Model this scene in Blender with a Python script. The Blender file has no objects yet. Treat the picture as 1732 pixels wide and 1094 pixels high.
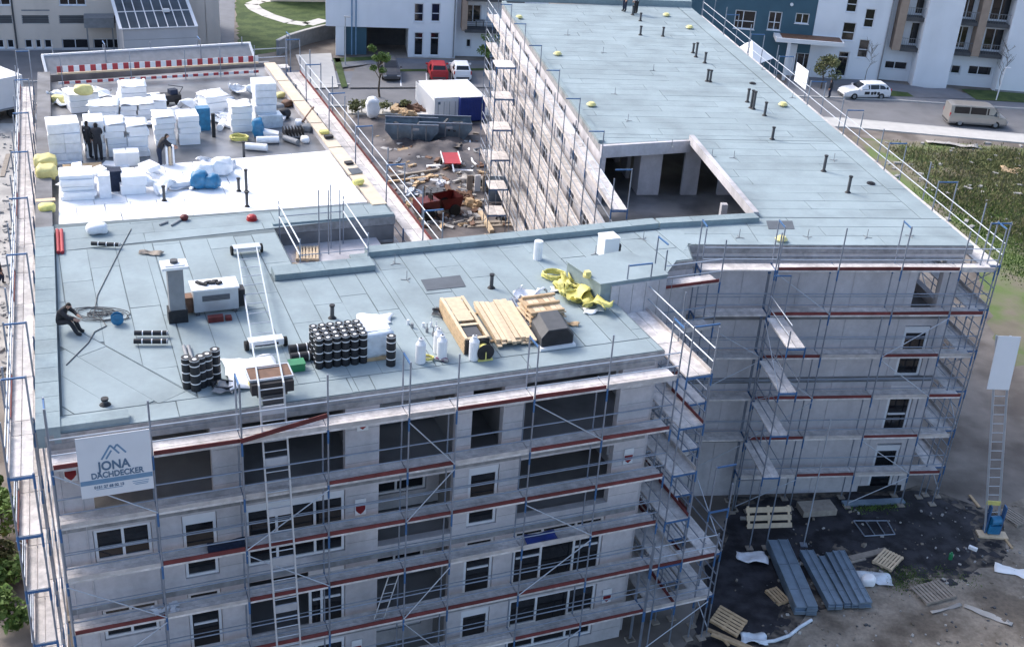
import bpy, bmesh, math, random
from math import sin, cos, radians, pi, atan2, hypot
from mathutils import Matrix, Vector
random.seed(7)
scene = bpy.context.scene
# ------------------------------------------------------------------ camera
PXW, PXH, FOC, CAMZ = 1732.0, 1094.0, 2039.0, 31.4
_p, _r = radians(27.345), radians(-4.083)
_fw = Vector((0, cos(_p), -sin(_p))); _rt = Vector((1, 0, 0)); _dn = _fw.cross(_rt)
CR = _rt * cos(_r) + _dn * sin(_r); CD = _dn * cos(_r) - _rt * sin(_r)
cam_d = bpy.data.cameras.new('camera'); cam = bpy.data.objects.new('camera', cam_d)
scene.collection.objects.link(cam)
cam_d.sensor_width = 36.0; cam_d.lens = FOC / PXW * 36.0; cam_d.clip_end = 3000; cam_d.clip_start = 0.5
_m = Matrix((CR, -CD, -_fw)).transposed().to_4x4(); _m.translation = (0, 0, CAMZ)
cam.matrix_world = _m
scene.camera = cam
# ------------------------------------------------------------------ sky, sun, exposure
SUN_EL, SUN_AZ = radians(42), radians(-58)          # azimuth from +Y, clockwise positive
world = bpy.data.worlds.new('World'); scene.world = world; world.use_nodes = True
nt = world.node_tree; nt.nodes.clear()
sky = nt.nodes.new('ShaderNodeTexSky'); sky.sky_type = 'NISHITA'; sky.sun_disc = False
sky.sun_elevation = SUN_EL; sky.sun_rotation = SUN_AZ; sky.dust_density = 3.5; sky.air_density = 1.0; sky.ozone_density = 1.6
bg = nt.nodes.new('ShaderNodeBackground'); bg.inputs[1].default_value = 0.15
wo = nt.nodes.new('ShaderNodeOutputWorld')
nt.links.new(sky.outputs[0], bg.inputs[0]); nt.links.new(bg.outputs[0], wo.inputs[0])
sd = bpy.data.lights.new('sun', 'SUN'); so = bpy.data.objects.new('sun', sd); scene.collection.objects.link(so)
sd.energy = 1.1; sd.angle = radians(18); sd.color = (1.0, 0.97, 0.93)
_sv = Vector((sin(SUN_AZ) * cos(SUN_EL), cos(SUN_AZ) * cos(SUN_EL), sin(SUN_EL)))
so.rotation_euler = _sv.to_track_quat('Z', 'Y').to_euler(); so.location = (0, 0, 60)
scene.view_settings.view_transform = 'Standard'; scene.view_settings.look = 'None'
scene.view_settings.exposure = 1.08; scene.view_settings.gamma = 1.0
# ------------------------------------------------------------------ helpers
COL = scene.collection
WM = {}
def ray(px, py):
    return CR * ((px - PXW / 2) / FOC) + CD * ((py - PXH / 2) / FOC) + _fw
def G(px, py, z=0.0):
    d = ray(px, py); k = (z - CAMZ) / d.z
    return Vector((d.x * k, d.y * k, z))
class Frame:
    """plan frame on a wall line: s along the wall, t inwards (left of s)"""
    def __init__(s, o, deg):
        s.o = Vector((o[0], o[1], 0)); a = radians(deg); s.a = a
        s.u = Vector((cos(a), sin(a), 0)); s.n = Vector((-sin(a), cos(a), 0))
    def P(s, a, t, z=0.0): return s.o + s.u * a + s.n * t + Vector((0, 0, z))
    def on(s, px, py, t=0.0):
        d = ray(px, py); k = (s.o.dot(s.n) + t) / d.dot(s.n)
        p = Vector((d.x * k, d.y * k, d.z * k + CAMZ)); return (p - s.o).dot(s.u), p.z
    def loc(s, px, py, z): p = G(px, py, z) - s.o; return p.dot(s.u), p.dot(s.n)
def put(name, me, M, parent=None):
    ob = bpy.data.objects.new(name, me); COL.objects.link(ob)
    if parent is not None:
        ob.parent = parent; ob.matrix_parent_inverse = WM[parent.name].inverted()
    ob.matrix_basis = M; WM[ob.name] = M.copy()
    return ob
def tag(o, label, cat=None, group=None, kind=None):
    if label: o['label'] = label
    if cat: o['category'] = cat
    if group: o['group'] = group
    if kind: o['kind'] = kind
    return o
def thing(name, label, cat, loc, group=None):
    return tag(put(name, None, Matrix.Translation(Vector(loc))), label, cat, group)
# ------------------------------------------------------------------ materials
MATS = {}
def mat(name, col, rough=0.7, var=0.12, scale=1.5, bump=0.0, bscale=40, metal=0.0, rnd=0.0, col2=None, stain=0.0, spec=0.4, trans=0.0, detail=4.0, lo=0.4, hi=0.6, mottle=0.0):
    m = bpy.data.materials.new(name); m.use_nodes = True; n = m.node_tree; b = n.nodes['Principled BSDF']
    geo = n.nodes.new('ShaderNodeNewGeometry')
    nz = n.nodes.new('ShaderNodeTexNoise'); nz.inputs['Scale'].default_value = scale; nz.inputs['Detail'].default_value = detail
    n.links.new(geo.outputs['Position'], nz.inputs['Vector'])
    mx = n.nodes.new('ShaderNodeMix'); mx.data_type = 'RGBA'
    c1 = [max(0, c * (1 - var)) for c in col]; c2 = [min(1, c * (1 + var)) for c in col]
    if col2: c1, c2 = col, col2
    mx.inputs[6].default_value = (*c1, 1); mx.inputs[7].default_value = (*c2, 1)
    mr = n.nodes.new('ShaderNodeMapRange'); mr.inputs[1].default_value = lo if col2 else .25; mr.inputs[2].default_value = hi if col2 else .75
    n.links.new(nz.outputs[0], mr.inputs[0]); n.links.new(mr.outputs[0], mx.inputs[0])
    out = mx.outputs[2]
    if rnd:
        oi = n.nodes.new('ShaderNodeObjectInfo'); mr2 = n.nodes.new('ShaderNodeMapRange')
        mr2.inputs[3].default_value = 1 - rnd; mr2.inputs[4].default_value = 1 + rnd
        n.links.new(oi.outputs['Random'], mr2.inputs[0])
        mu = n.nodes.new('ShaderNodeVectorMath'); mu.operation = 'SCALE'
        n.links.new(out, mu.inputs[0]); n.links.new(mr2.outputs[0], mu.inputs['Scale']); out = mu.outputs[0]
    if stain:
        n2 = n.nodes.new('ShaderNodeTexNoise'); n2.inputs['Scale'].default_value = .35; n2.inputs['Detail'].default_value = 6
        mp = n.nodes.new('ShaderNodeMapping'); mp.inputs['Scale'].default_value = (1.6, 1.6, .35)
        n.links.new(geo.outputs['Position'], mp.inputs[0]); n.links.new(mp.outputs[0], n2.inputs['Vector'])
        r2 = n.nodes.new('ShaderNodeMapRange'); r2.inputs[1].default_value = .48; r2.inputs[2].default_value = .72
        r2.inputs[3].default_value = 1.0; r2.inputs[4].default_value = 1 - stain
        n.links.new(n2.outputs[0], r2.inputs[0])
        mu = n.nodes.new('ShaderNodeVectorMath'); mu.operation = 'SCALE'
        n.links.new(out, mu.inputs[0]); n.links.new(r2.outputs[0], mu.inputs['Scale']); out = mu.outputs[0]
    if mottle:
        n3 = n.nodes.new('ShaderNodeTexNoise'); n3.inputs['Scale'].default_value = 5.5; n3.inputs['Detail'].default_value = 8; n3.inputs['Roughness'].default_value = .7
        n.links.new(geo.outputs['Position'], n3.inputs['Vector']); r3 = n.nodes.new('ShaderNodeMapRange'); r3.inputs[1].default_value = .35; r3.inputs[2].default_value = .65
        r3.inputs[3].default_value = 1 - mottle; r3.inputs[4].default_value = 1 + mottle; n.links.new(n3.outputs[0], r3.inputs[0])
        mu = n.nodes.new('ShaderNodeVectorMath'); mu.operation = 'SCALE'
        n.links.new(out, mu.inputs[0]); n.links.new(r3.outputs[0], mu.inputs['Scale']); out = mu.outputs[0]
    n.links.new(out, b.inputs['Base Color'])
    b.inputs['Roughness'].default_value = rough; b.inputs['Metallic'].default_value = metal
    b.inputs['Specular IOR Level'].default_value = spec
    if trans: b.inputs['Transmission Weight'].default_value = trans
    if bump:
        nb = n.nodes.new('ShaderNodeTexNoise'); nb.inputs['Scale'].default_value = bscale; nb.inputs['Detail'].default_value = 3
        n.links.new(geo.outputs['Position'], nb.inputs['Vector'])
        bp = n.nodes.new('ShaderNodeBump'); bp.inputs['Strength'].default_value = bump; bp.inputs['Distance'].default_value = .02
        n.links.new(nb.outputs[0], bp.inputs['Height']); n.links.new(bp.outputs[0], b.inputs['Normal'])
    MATS[name] = m; return m
mat('concrete', (.545, .53, .555), .85, .1, 1.2, .25, 25, stain=.36, mottle=.08)
mat('concrete_block', (.585, .565, .59), .85, .08, 2, .2, 30, stain=.3, rnd=.04, mottle=.06)
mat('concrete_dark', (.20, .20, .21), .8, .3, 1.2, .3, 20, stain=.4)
mat('slab_edge', (.30, .30, .31), .85, .3, 4, .4, 15, stain=.3)
mat('wet_slab', (.11, .115, .125), .35, 0, .45, .15, 12, col2=(.25, .25, .26), stain=.3, spec=.6)
mat('inside', (.30, .29, .29), .9, .15, .8, 0, stain=.3)
mat('membrane', (.28, .345, .37), .8, .10, .6, .25, 120, rnd=.06, stain=.2, mottle=.035)
mat('membrane_base', (.13, .165, .18), .85, .2, 1.5, .2, 60)  # dark base layer that shows as seam lines between the sheets
mat('membrane_cap', (.25, .315, .34), .8, .08, 1.2, .25, 100, rnd=.06, stain=.16, mottle=.08)
mat('membrane_patch', (.10, .115, .135), .8, .15, 2, .2, 80)
mat('bitumen', (.018, .02, .025), .6, .3, 6, .1, 60)
mat('foam', (.88, .89, .91), .75, .05, 3, .1, 60, rnd=.03)
mat('foam_wrap', (.80, .82, .86), .35, .10, 5, .5, 8, rnd=.06, spec=.6)
mat('film', (.62, .68, .74), .2, .2, 4, .8, 6, spec=.7)
mat('steel', (.29, .33, .40), .45, .15, 3, 0, metal=.55, rnd=.08)
mat('steel_pale', (.50, .54, .60), .4, .1, 3, 0, metal=.4, rnd=.08)
mat('alu', (.54, .57, .61), .38, .08, 4, 0, metal=.5)
mat('blue_steel', (.06, .15, .32), .5, .2, 5, 0, metal=.2, rnd=.1)
mat('deck', (.66, .62, .60), .8, .22, 2.5, .2, 30, rnd=.14, stain=.3, mottle=.15)
mat('toe_red', (.15, .034, .034), .7, .25, 3, .1, 40, rnd=.2)
mat('toe_grey', (.50, .46, .44), .75, .25, 3, .1, 40, rnd=.15)
mat('timber', (.50, .36, .22), .8, .18, 5, .2, 40, rnd=.12)
mat('timber_pale', (.66, .52, .36), .8, .12, 6, .2, 40, rnd=.10)
mat('timber_grey', (.30, .26, .22), .85, .2, 5, .2, 40, rnd=.15)
mat('plywood', (.66, .55, .42), .7, .1, 3, .1, 30, rnd=.06)
mat('white_pvc', (.74, .76, .80), .4, .03, 3)
mat('white_paint', (.78, .79, .81), .6, .04, 1)
mat('white_render', (.80, .83, .88), .85, .05, .4, .15, 40, stain=.08)
mat('teal_render', (.06, .125, .17), .8, .12, .6, .15, 40)
mat('beige_render', (.72, .635, .56), .85, .05, .5, .15, 40, stain=.12)
mat('grey_render', (.50, .50, .52), .85, .08, .5, .15, 40, stain=.15)
mat('brown_cladding', (.36, .275, .22), .8, .12, 2, .1, 30)
mat('louvre', (.17, .18, .20), .6, .1, 2)
mat('glass', (.012, .014, .018), .06, .2, .3, spec=.7)
mat('glass_pale', (.12, .16, .21), .08, .3, .5, spec=.8)
mat('dark', (.022, .022, .026), .6, .3, 3)
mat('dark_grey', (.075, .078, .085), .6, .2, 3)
mat('mid_grey', (.24, .25, .265), .6, .15, 3)
mat('rubber', (.02, .02, .02), .85, .1, 5)
mat('yellow', (.68, .62, .20), .55, .2, 6, .4, 12, rnd=.08)
mat('yellow_pale', (.68, .61, .26), .55, .12, 6, .4, 12)
mat('green', (.03, .22, .09), .4, .15, 4)
mat('blue_bag', (.02, .17, .34), .4, .3, 6, .6, 10, spec=.6)
mat('blue_box', (.03, .055, .25), .5, .1, 2)
mat('red', (.40, .03, .035), .4, .1, 4)
mat('red_stripe', (.42, .05, .06), .6, .12, 4)
mat('dark_red', (.12, .02, .02), .5, .3, 4)
mat('purple', (.13, .02, .10), .6, .2, 6)
mat('brown', (.16, .09, .06), .7, .3, 4)
mat('orange', (.55, .18, .06), .6, .2, 3)
mat('skin', (.45, .27, .20), .6, .08, 5)
mat('hair', (.02, .015, .012), .7, .2, 20)
mat('cloth_black', (.028, .028, .033), .85, .3, 12)
mat('cloth_navy', (.02, .03, .06), .85, .3, 12)
mat('cloth_white', (.62, .63, .66), .85, .1, 12)
mat('asphalt', (.18, .182, .195), .85, .12, .35, .3, 60, stain=.15)
mat('paving', (.17, .18, .205), .85, .12, .8, .25, 25)
mat('kerb', (.47, .46, .45), .85, .1, 1.5, .2, 20)
mat('sidewalk', (.52, .51, .49), .85, .08, 1.2, .2, 20)
mat('grass', (.03, .06, .014), .9, 0, .8, .6, 12, col2=(.065, .10, .028), mottle=.25)
mat('dirt', (.14, .12, .105), .95, 0, .3, .7, 5, col2=(.26, .23, .205), stain=.25, detail=9)
mat('mud', (.055, .05, .055), .5, 0, .45, .7, 4, col2=(.17, .15, .145), stain=.3, detail=8)
mat('mud_dry', (.15, .125, .10), .9, 0, .6, .9, 5, col2=(.30, .26, .215), detail=10, stain=.35, mottle=.2)
mat('scree', (.33, .315, .30), .95, 0, .5, .5, 8, col2=(.48, .46, .43), detail=8, stain=.2)
mat('black_gravel', (.010, .010, .014), .8, 0, 1.2, .9, 14, col2=(.04, .039, .048), detail=9, stain=.2)
mat('leaf', (.105, .175, .04), .7, .4, 1.5, rnd=.1)
mat('leaf_olive', (.15, .165, .07), .75, .45, .8, rnd=.1)
mat('leaf_dry', (.22, .19, .12), .8, .4, .9, rnd=.1)
mat('bark', (.10, .08, .06), .9, .3, 8, .4, 20)
mat('rubble', (.38, .37, .36), .9, .35, 2, .4, 15, rnd=.15)
mat('gravel_mix', (.022, .021, .024), .9, 0, 2.2, .9, 9, col2=(.20, .17, .14), detail=12, stain=.3, lo=.38, hi=.68)
mat('verge', (.20, .175, .13), .95, 0, .35, .7, 5, col2=(.13, .18, .06), detail=9, stain=.2)
mat('dark_silver', (.10, .10, .11), .3, .05, 2, metal=.5)
mat('silver_paint', (.36, .345, .33), .3, .03, 2, metal=.4)
mat('sign_white', (.70, .72, .76), .5, .03, 2)
mat('sign_blue', (.10, .17, .26), .5, .05, 3)
mat('sign_bar', (.16, .28, .42), .5, .1, 3)
mat('galv_sheet', (.27, .36, .46), .35, .18, 2.5, .1, 20, metal=.55, rnd=.08)
# ------------------------------------------------------------------ mesh helpers
UNIT = {}
def unit(kind, mname, n=8):
    k = (kind, mname, n)
    if k in UNIT: return UNIT[k]
    bm = bmesh.new()
    if kind == 'cube': bmesh.ops.create_cube(bm, size=1)
    elif kind == 'tube':
        bmesh.ops.create_cone(bm, cap_ends=True, segments=n, radius1=1, radius2=1, depth=1)
        bmesh.ops.translate(bm, verts=bm.verts, vec=(0, 0, .5))
    me = bpy.data.meshes.new(kind + '_' + mname); bm.to_mesh(me); bm.free(); me.materials.append(MATS[mname])
    if kind == 'tube':
        for p in me.polygons: p.use_smooth = len(p.vertices) == 4
    UNIT[k] = me; return me
def box(name, parent, mname, c, size, rz=0.0, rx=0.0, ry=0.0):
    M = Matrix.Translation(Vector(c)) @ Matrix.Rotation(rz, 4, 'Z') @ Matrix.Rotation(ry, 4, 'Y') @ Matrix.Rotation(rx, 4, 'X') @ Matrix.Diagonal((*size, 1))
    return put(name, unit('cube', mname), M, parent)
def barM(p, q, w, h):
    p = Vector(p); q = Vector(q); d = q - p; L = d.length; x = d.normalized()
    y = Vector((0, 0, 1)).cross(x)
    y = Vector((0, 1, 0)) if y.length < 1e-4 else y.normalized()
    z = x.cross(y); R = Matrix((x, y, z)).transposed().to_4x4()
    return Matrix.Translation((p + q) / 2) @ R @ Matrix.Diagonal((L, w, h, 1))
def bar(name, parent, mname, p, q, w, h): return put(name, unit('cube', mname), barM(p, q, w, h), parent)
def tubeM(p, q, r):
    p = Vector(p); d = Vector(q) - p
    return Matrix.Translation(p) @ d.to_track_quat('Z', 'Y').to_matrix().to_4x4() @ Matrix.Diagonal((r, r, d.length, 1))
def tube(name, parent, mname, p, q, r, n=8): return put(name, unit('tube', mname, n), tubeM(p, q, r), parent)
class MB:
    def __init__(s): s.bm = bmesh.new(); s.mi = 0
    def add(s, geom_M, kind='cube', n=8):
        b = s.bm
        if kind == 'cube': r = bmesh.ops.create_cube(b, size=1, matrix=geom_M)
        else:
            r = bmesh.ops.create_cone(b, cap_ends=True, segments=n, radius1=1, radius2=1, depth=1, matrix=geom_M @ Matrix.Translation((0, 0, .5)))
        if s.mi:
            for f in {f for v in r['verts'] for f in v.link_faces}: f.material_index = s.mi
        return s
    def box(s, c, size, rz=0, rx=0, ry=0):
        return s.add(Matrix.Translation(Vector(c)) @ Matrix.Rotation(rz, 4, 'Z') @ Matrix.Rotation(ry, 4, 'Y') @ Matrix.Rotation(rx, 4, 'X') @ Matrix.Diagonal((*size, 1)))
    def bar(s, p, q, w, h): return s.add(barM(p, q, w, h))
    def tube(s, p, q, r, n=8): return s.add(tubeM(p, q, r), 'tube', n)
    def cone(s, p, r1, r2, h, n=12):
        bmesh.ops.create_cone(s.bm, cap_ends=True, segments=n, radius1=r1, radius2=r2, depth=h, matrix=Matrix.Translation(Vector(p) + Vector((0, 0, h / 2)))); return s
    def ball(s, c, r, sc=(1, 1, 1), sub=2):
        bmesh.ops.create_icosphere(s.bm, subdivisions=sub, radius=r, matrix=Matrix.Translation(Vector(c)) @ Matrix.Diagonal((*sc, 1))); return s
    def poly(s, pts):
        f = s.bm.faces.new([s.bm.verts.new(Vector(p)) for p in pts]); f.material_index = s.mi; return s
    def prism(s, pts, z0, z1):
        a = 0
        for i in range(len(pts)):
            j = (i + 1) % len(pts); a += pts[i][0] * pts[j][1] - pts[j][0] * pts[i][1]
        if a < 0: pts = pts[::-1]
        lo = [s.bm.verts.new((p[0], p[1], z0)) for p in pts]; hi = [s.bm.verts.new((p[0], p[1], z1)) for p in pts]
        fs = [s.bm.faces.new(hi), s.bm.faces.new(lo[::-1])]; n = len(pts)
        for i in range(n): fs.append(s.bm.faces.new((lo[i], lo[(i + 1) % n], hi[(i + 1) % n], hi[i])))
        for f in fs: f.material_index = s.mi
        return s
    def path(s, pts, r, n=6):
        for a, b in zip(pts, pts[1:]):
            if (Vector(a) - Vector(b)).length > 1e-4: s.tube(a, b, r, n)
        return s
    def lumpy(s, amp, scale=3.0, seed=0):
        from mathutils import noise
        for v in s.bm.verts:
            d = noise.noise_vector(v.co * scale + Vector((seed * 7.1, seed * 3.3, seed))); v.co += d * amp
        return s
    def build(s, name, mnames, parent=None, smooth=False, origin=None):
        bm = s.bm
        if isinstance(mnames, str): mnames = [mnames]
        bm.normal_update()
        xs = [v.co for v in bm.verts]
        mn = Vector((min(v.x for v in xs), min(v.y for v in xs), min(v.z for v in xs))); mxv = Vector((max(v.x for v in xs), max(v.y for v in xs), 0))
        o = Vector(origin) if origin is not None else Vector(((mn.x + mxv.x) / 2, (mn.y + mxv.y) / 2, mn.z))
        bmesh.ops.translate(bm, verts=bm.verts, vec=-o)
        me = bpy.data.meshes.new(name); bm.to_mesh(me); bm.free()
        for m in mnames: me.materials.append(MATS[m])
        if smooth:
            for p in me.polygons: p.use_smooth = True
        return put(name, me, Matrix.Translation(o), parent)
def clip(poly, conv):
    """clip polygon to a convex counter-clockwise polygon (2-D)"""
    out = poly
    for i in range(len(conv)):
        a = conv[i]; b = conv[(i + 1) % len(conv)]; inp = out; out = []
        if not inp: break
        def side(p): return (b[0] - a[0]) * (p[1] - a[1]) - (b[1] - a[1]) * (p[0] - a[0])
        for j in range(len(inp)):
            p = inp[j]; q = inp[(j + 1) % len(inp)]; sp = side(p); sq = side(q)
            if sp >= 0: out.append(p)
            if (sp >= 0) != (sq >= 0):
                k = sp / (sp - sq); out.append((p[0] + (q[0] - p[0]) * k, p[1] + (q[1] - p[1]) * k))
    return out
def ccw(p):
    a = sum(p[i][0] * p[(i + 1) % len(p)][1] - p[(i + 1) % len(p)][0] * p[i][1] for i in range(len(p)))
    return p if a > 0 else p[::-1]
def area(p): return abs(sum(p[i][0] * p[(i + 1) % len(p)][1] - p[(i + 1) % len(p)][0] * p[i][1] for i in range(len(p)))) / 2
def wall(name, parent, fr, s0, s1, z0, z1, holes, mname, t=0.0, th=0.3):
    """a wall with real openings; holes = (s0, s1, z0, z1)"""
    eps = 1e-6
    S = sorted({s0, s1, *[min(max(h[i], s0), s1) for h in holes for i in (0, 1)]}); Z = sorted({z0, z1, *[min(max(h[i], z0), z1) for h in holes for i in (2, 3)]})
    def solid(i, j):
        if i < 0 or j < 0 or i >= len(S) - 1 or j >= len(Z) - 1: return False
        a = (S[i] + S[i + 1]) / 2; b = (Z[j] + Z[j + 1]) / 2
        return not any(h[0] + eps < a < h[1] - eps and h[2] + eps < b < h[3] - eps for h in holes)
    m = MB()
    for i in range(len(S) - 1):
        for j in range(len(Z) - 1):
            if not solid(i, j): continue
            a, b, c, d = S[i], S[i + 1], Z[j], Z[j + 1]
            q = lambda s, tt, z: fr.P(s, tt, z)
            m.poly((q(a, t, c), q(b, t, c), q(b, t, d), q(a, t, d)))
            m.poly((q(b, t + th, c), q(a, t + th, c), q(a, t + th, d), q(b, t + th, d)))
            if not solid(i - 1, j): m.poly((q(a, t + th, c), q(a, t, c), q(a, t, d), q(a, t + th, d)))
            if not solid(i + 1, j): m.poly((q(b, t, c), q(b, t + th, c), q(b, t + th, d), q(b, t, d)))
            if not solid(i, j - 1): m.poly((q(a, t + th, c), q(b, t + th, c), q(b, t, c), q(a, t, c)))
            if not solid(i, j + 1): m.poly((q(a, t, d), q(b, t, d), q(b, t + th, d), q(a, t + th, d)))
    bmesh.ops.remove_doubles(m.bm, verts=m.bm.verts, dist=1e-4)
    return m.build(name, mname, parent)
def window(parent, fr, s0, s1, z0, z1, t=.06, cols=(1,), transom=None, fw=.09, glass='glass', sill=False, box_h=0.0, frame='white_pvc', name='window'):
    """frame mesh is the part; panes are its sub-parts"""
    m = MB(); A = fr.a; d = .08
    def bx(a, b, c, e, tt=t, dd=d): m.box(fr.P((a + b) / 2, tt + dd / 2, (c + e) / 2), (b - a, dd, e - c), A)
    ztop = z1 - box_h
    if box_h: bx(s0, s1, ztop, z1, t - .02, .12)
    bx(s0, s1, ztop - fw, ztop); bx(s0, s1, z0, z0 + fw); bx(s0, s0 + fw, z0 + fw, ztop - fw); bx(s1 - fw, s1, z0 + fw, ztop - fw)
    if sill: bx(s0 - .06, s1 + .06, z0 - .05, z0, t - .16, .22)
    tot = sum(cols); x = s0 + fw; W_ = s1 - s0 - 2 * fw; cells = []
    for i, c in enumerate(cols):
        x2 = x + W_ * c / tot
        if i < len(cols) - 1: bx(x2 - fw * .45, x2 + fw * .45, z0 + fw, ztop - fw)
        cells.append((x, x2)); x = x2
    if transom:
        tr = transom if isinstance(transom, (list, tuple)) else [transom] * len(cols)
        for (a, b), k in zip(cells, tr):
            if k: zz = z0 + (ztop - z0) * k; bx(a + fw * .46, b - fw * .46, zz - fw * .4, zz + fw * .4)
    w = m.build(name, frame, parent)
    for a, b in cells:
        box('pane', w, glass, fr.P((a + b) / 2, t + .055, (z0 + ztop) / 2), (b - a - .01, .015, ztop - z0 - fw), A)
    return w
# ================================================================== setting: ground, street, lawns
def sheet(name, mname, pts, z, thick=0.0, rag=0.0, kind='structure'):
    """flat sheet (or slab) on the ground from world points; rag roughens its outline"""
    if rag:
        out = []
        for i in range(len(pts)):
            a = Vector(pts[i][:2]); b = Vector(pts[(i + 1) % len(pts)][:2]); n = max(2, int((b - a).length / max(.45, rag * 2.6)))
            for k in range(n):
                p = a.lerp(b, k / n); out.append((p.x + random.uniform(-rag, rag), p.y + random.uniform(-rag, rag)))
        pts = out
    m = MB()
    if thick: m.prism([(p[0], p[1]) for p in pts], z - thick, z)
    else: m.poly([(p[0], p[1], z) for p in ccw([(p[0], p[1]) for p in pts])])
    return tag(m.build(name, mname), None, kind=kind)
def gp(*a): return [G(x, y, 0) for x, y in a]
m = MB(); m.poly([(-900, -300, 0), (900, -300, 0), (900, 1600, 0), (-900, 1600, 0)])
tag(m.build('ground', 'dirt', origin=(0, 0, 0)), None, kind='structure')
far_e = [(-95, 84), (-60, 94), (-35, 100.5), (-16.4, 104.2), (0, 107.2), (16, 109.6), (33, 111.8), (47, 112), (90, 110)]
near_e = [(-95, 78), (-60, 88), (-35, 94.2), (-15.2, 98.3), (0, 101.1), (14, 103.4), (28, 104.9), (44, 103.9), (90, 100)]
sheet('street', 'asphalt', far_e + near_e[::-1], .008)
def strip(a, off0, off1, z, name, mname, th=0):
    A = [Vector(p) for p in a]; L = []; Rr = []
    for i, p in enumerate(A):
        d = (A[min(i + 1, len(A) - 1)] - A[max(i - 1, 0)]).normalized(); n = Vector((-d.y, d.x))
        L.append(p + n * off0); Rr.append(p + n * off1)
    return sheet(name, mname, [(p.x, p.y) for p in L + Rr[::-1]], z, th)
strip(far_e, .01, .22, .12, 'kerb', 'kerb', .14)
strip(far_e[2:], .22, 4.2, .10, 'pavement', 'paving', .12)
strip(near_e[:5], -.2, -.01, .12, 'kerb', 'kerb', .14)
strip(near_e[4:], -.2, -.01, .12, 'kerb', 'kerb', .14)
strip(near_e[5:], -2.6, -.2, .11, 'pavement', 'sidewalk', .12)
strip(near_e[3:6], -2.2, -.2, .10, 'pavement', 'sidewalk', .12)
# parking bays and forecourt in front of the white house
sheet('parking_area', 'asphalt', gp((590, 151), (832, 150), (832, 112), (640, 108), (600, 118)), .125)
for x in (678, 722, 765):
    a = G(x, 148, 0); b = G(x - 1, 126, 0); d = (b - a)
    m = MB(); m.box((a + b) / 2 + Vector((0, 0, .131)), (d.length, .12, .006), atan2(d.y, d.x)); tag(m.build('parking_line', 'white_paint'), None, kind='structure')
sheet('forecourt', 'paving', gp((560, 104), (640, 100), (832, 106), (832, 112), (640, 109), (570, 118)), .13)
for pts in ([(563, 101), (575, 101), (588, 149), (578, 151)], [(565, 101), (636, 98), (638, 104), (568, 108)], [(664, 120), (832, 118), (832, 122), (664, 124)]):
    sheet('lawn', 'grass', gp(*pts), .14)
sheet('driveway', 'sidewalk', gp((500, 95), (560, 92), (572, 150), (520, 152)), .115)
# right-hand houses: pavement, driveway and lawns
sheet('forecourt', 'paving', gp((1330, 132), (1480, 138), (1560, 150), (1640, 168), (1560, 166), (1500, 160), (1400, 150), (1330, 148)), .128)
sheet('lawn', 'grass', gp((1440, 148), (1535, 159), (1545, 166), (1440, 163)), .135)
sheet('driveway', 'paving', gp((1535, 152), (1610, 152), (1650, 170), (1548, 167)), .14)
sheet('lawn', 'grass', gp((1625, 153), (1732, 158), (1732, 176), (1650, 171)), .138)
sheet('lawn', 'grass', gp((396, -30), (560, -30), (560, 62), (480, 86), (405, 98)), .02, rag=.2)
sheet('footpath', 'paving', gp((362, -30), (398, -30), (396, 70), (400, 92), (345, 92)), .016)
# curved garden path on the lawn
pth = [(548, 34), (520, 42), (490, 38), (455, 27), (432, 16), (425, 8), (440, 2), (470, 0), (500, -4)]
P = [G(x, y, 0) for x, y in pth]
m = MB()
for a, b in zip(P, P[1:]): 
    d = (b - a).normalized(); n = Vector((-d.y, d.x, 0)) * .75
    m.poly([a - n + Vector((0, 0, .03)), b - n + Vector((0, 0, .03)), b + n + Vector((0, 0, .03)), a + n + Vector((0, 0, .03))])
tag(m.build('garden_path', 'sidewalk'), None, kind='structure')
# asphalt yard of the beige building, light dirt track on the left, courtyard mud, black gravel on the right
sheet('yard', 'asphalt', gp((-80, 84), (345, 84), (440, 96), (430, 140), (-80, 175)), .006)
sheet('dirt_track', 'scree', gp((-60, 205), (36, 210), (45, 300), (35, 520), (10, 620), (-60, 640)), .006, rag=.15)
sheet('courtyard_mud', 'mud', gp((600, 196), (840, 210), (905, 420), (720, 470), (560, 330)), .006, rag=.3)
sheet('puddle', 'mud', gp((740, 330), (800, 318), (810, 350), (780, 380), (735, 375)), .011, rag=.15)
sheet('gravel_fringe', 'gravel_mix', gp((1170, 1060), (1240, 840), (1560, 820), (1690, 862), (1700, 935), (1625, 985), (1500, 985), (1430, 955), (1405, 1000), (1330, 1090), (1250, 1130), (1170, 1130)), .0055, rag=.35)
sheet('gravel_bed', 'black_gravel', gp((1180, 1030), (1240, 850), (1560, 828), (1650, 870), (1655, 930), (1610, 962), (1500, 958), (1420, 925), (1395, 960), (1300, 1060), (1240, 1110), (1180, 1110)), .007, rag=.3)
rg_ = random.Random(4); m = MB()
edge = [(1395, 960), (1420, 925), (1500, 958), (1610, 962), (1655, 930), (1650, 870), (1300, 1060), (1240, 1110), (1560, 962), (1460, 942), (1350, 1010)]
for i in range(230):
    k = rg_.randrange(len(edge)); x, y = edge[k]; c = G(x + rg_.gauss(0, 26), y + rg_.gauss(0, 13), 0); r = rg_.uniform(.04, .3); n = 9
    m.poly([(c.x + r * rg_.uniform(.5, 1.3) * cos(a * 2 * pi / n), c.y + r * rg_.uniform(.4, 1.1) * sin(a * 2 * pi / n), .0065 + i * .00001) for a in range(n)])
tag(m.build('gravel_patches', 'black_gravel'), 'thin black gravel spilled over the earth at the edge of the bed', 'gravel', kind='stuff')
sheet('muddy_verge', 'mud_dry', gp((1240, 1120), (1400, 960), (1500, 965), (1640, 960), (1660, 860), (1800, 820), (1900, 1130)), .004, rag=.3)
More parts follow.
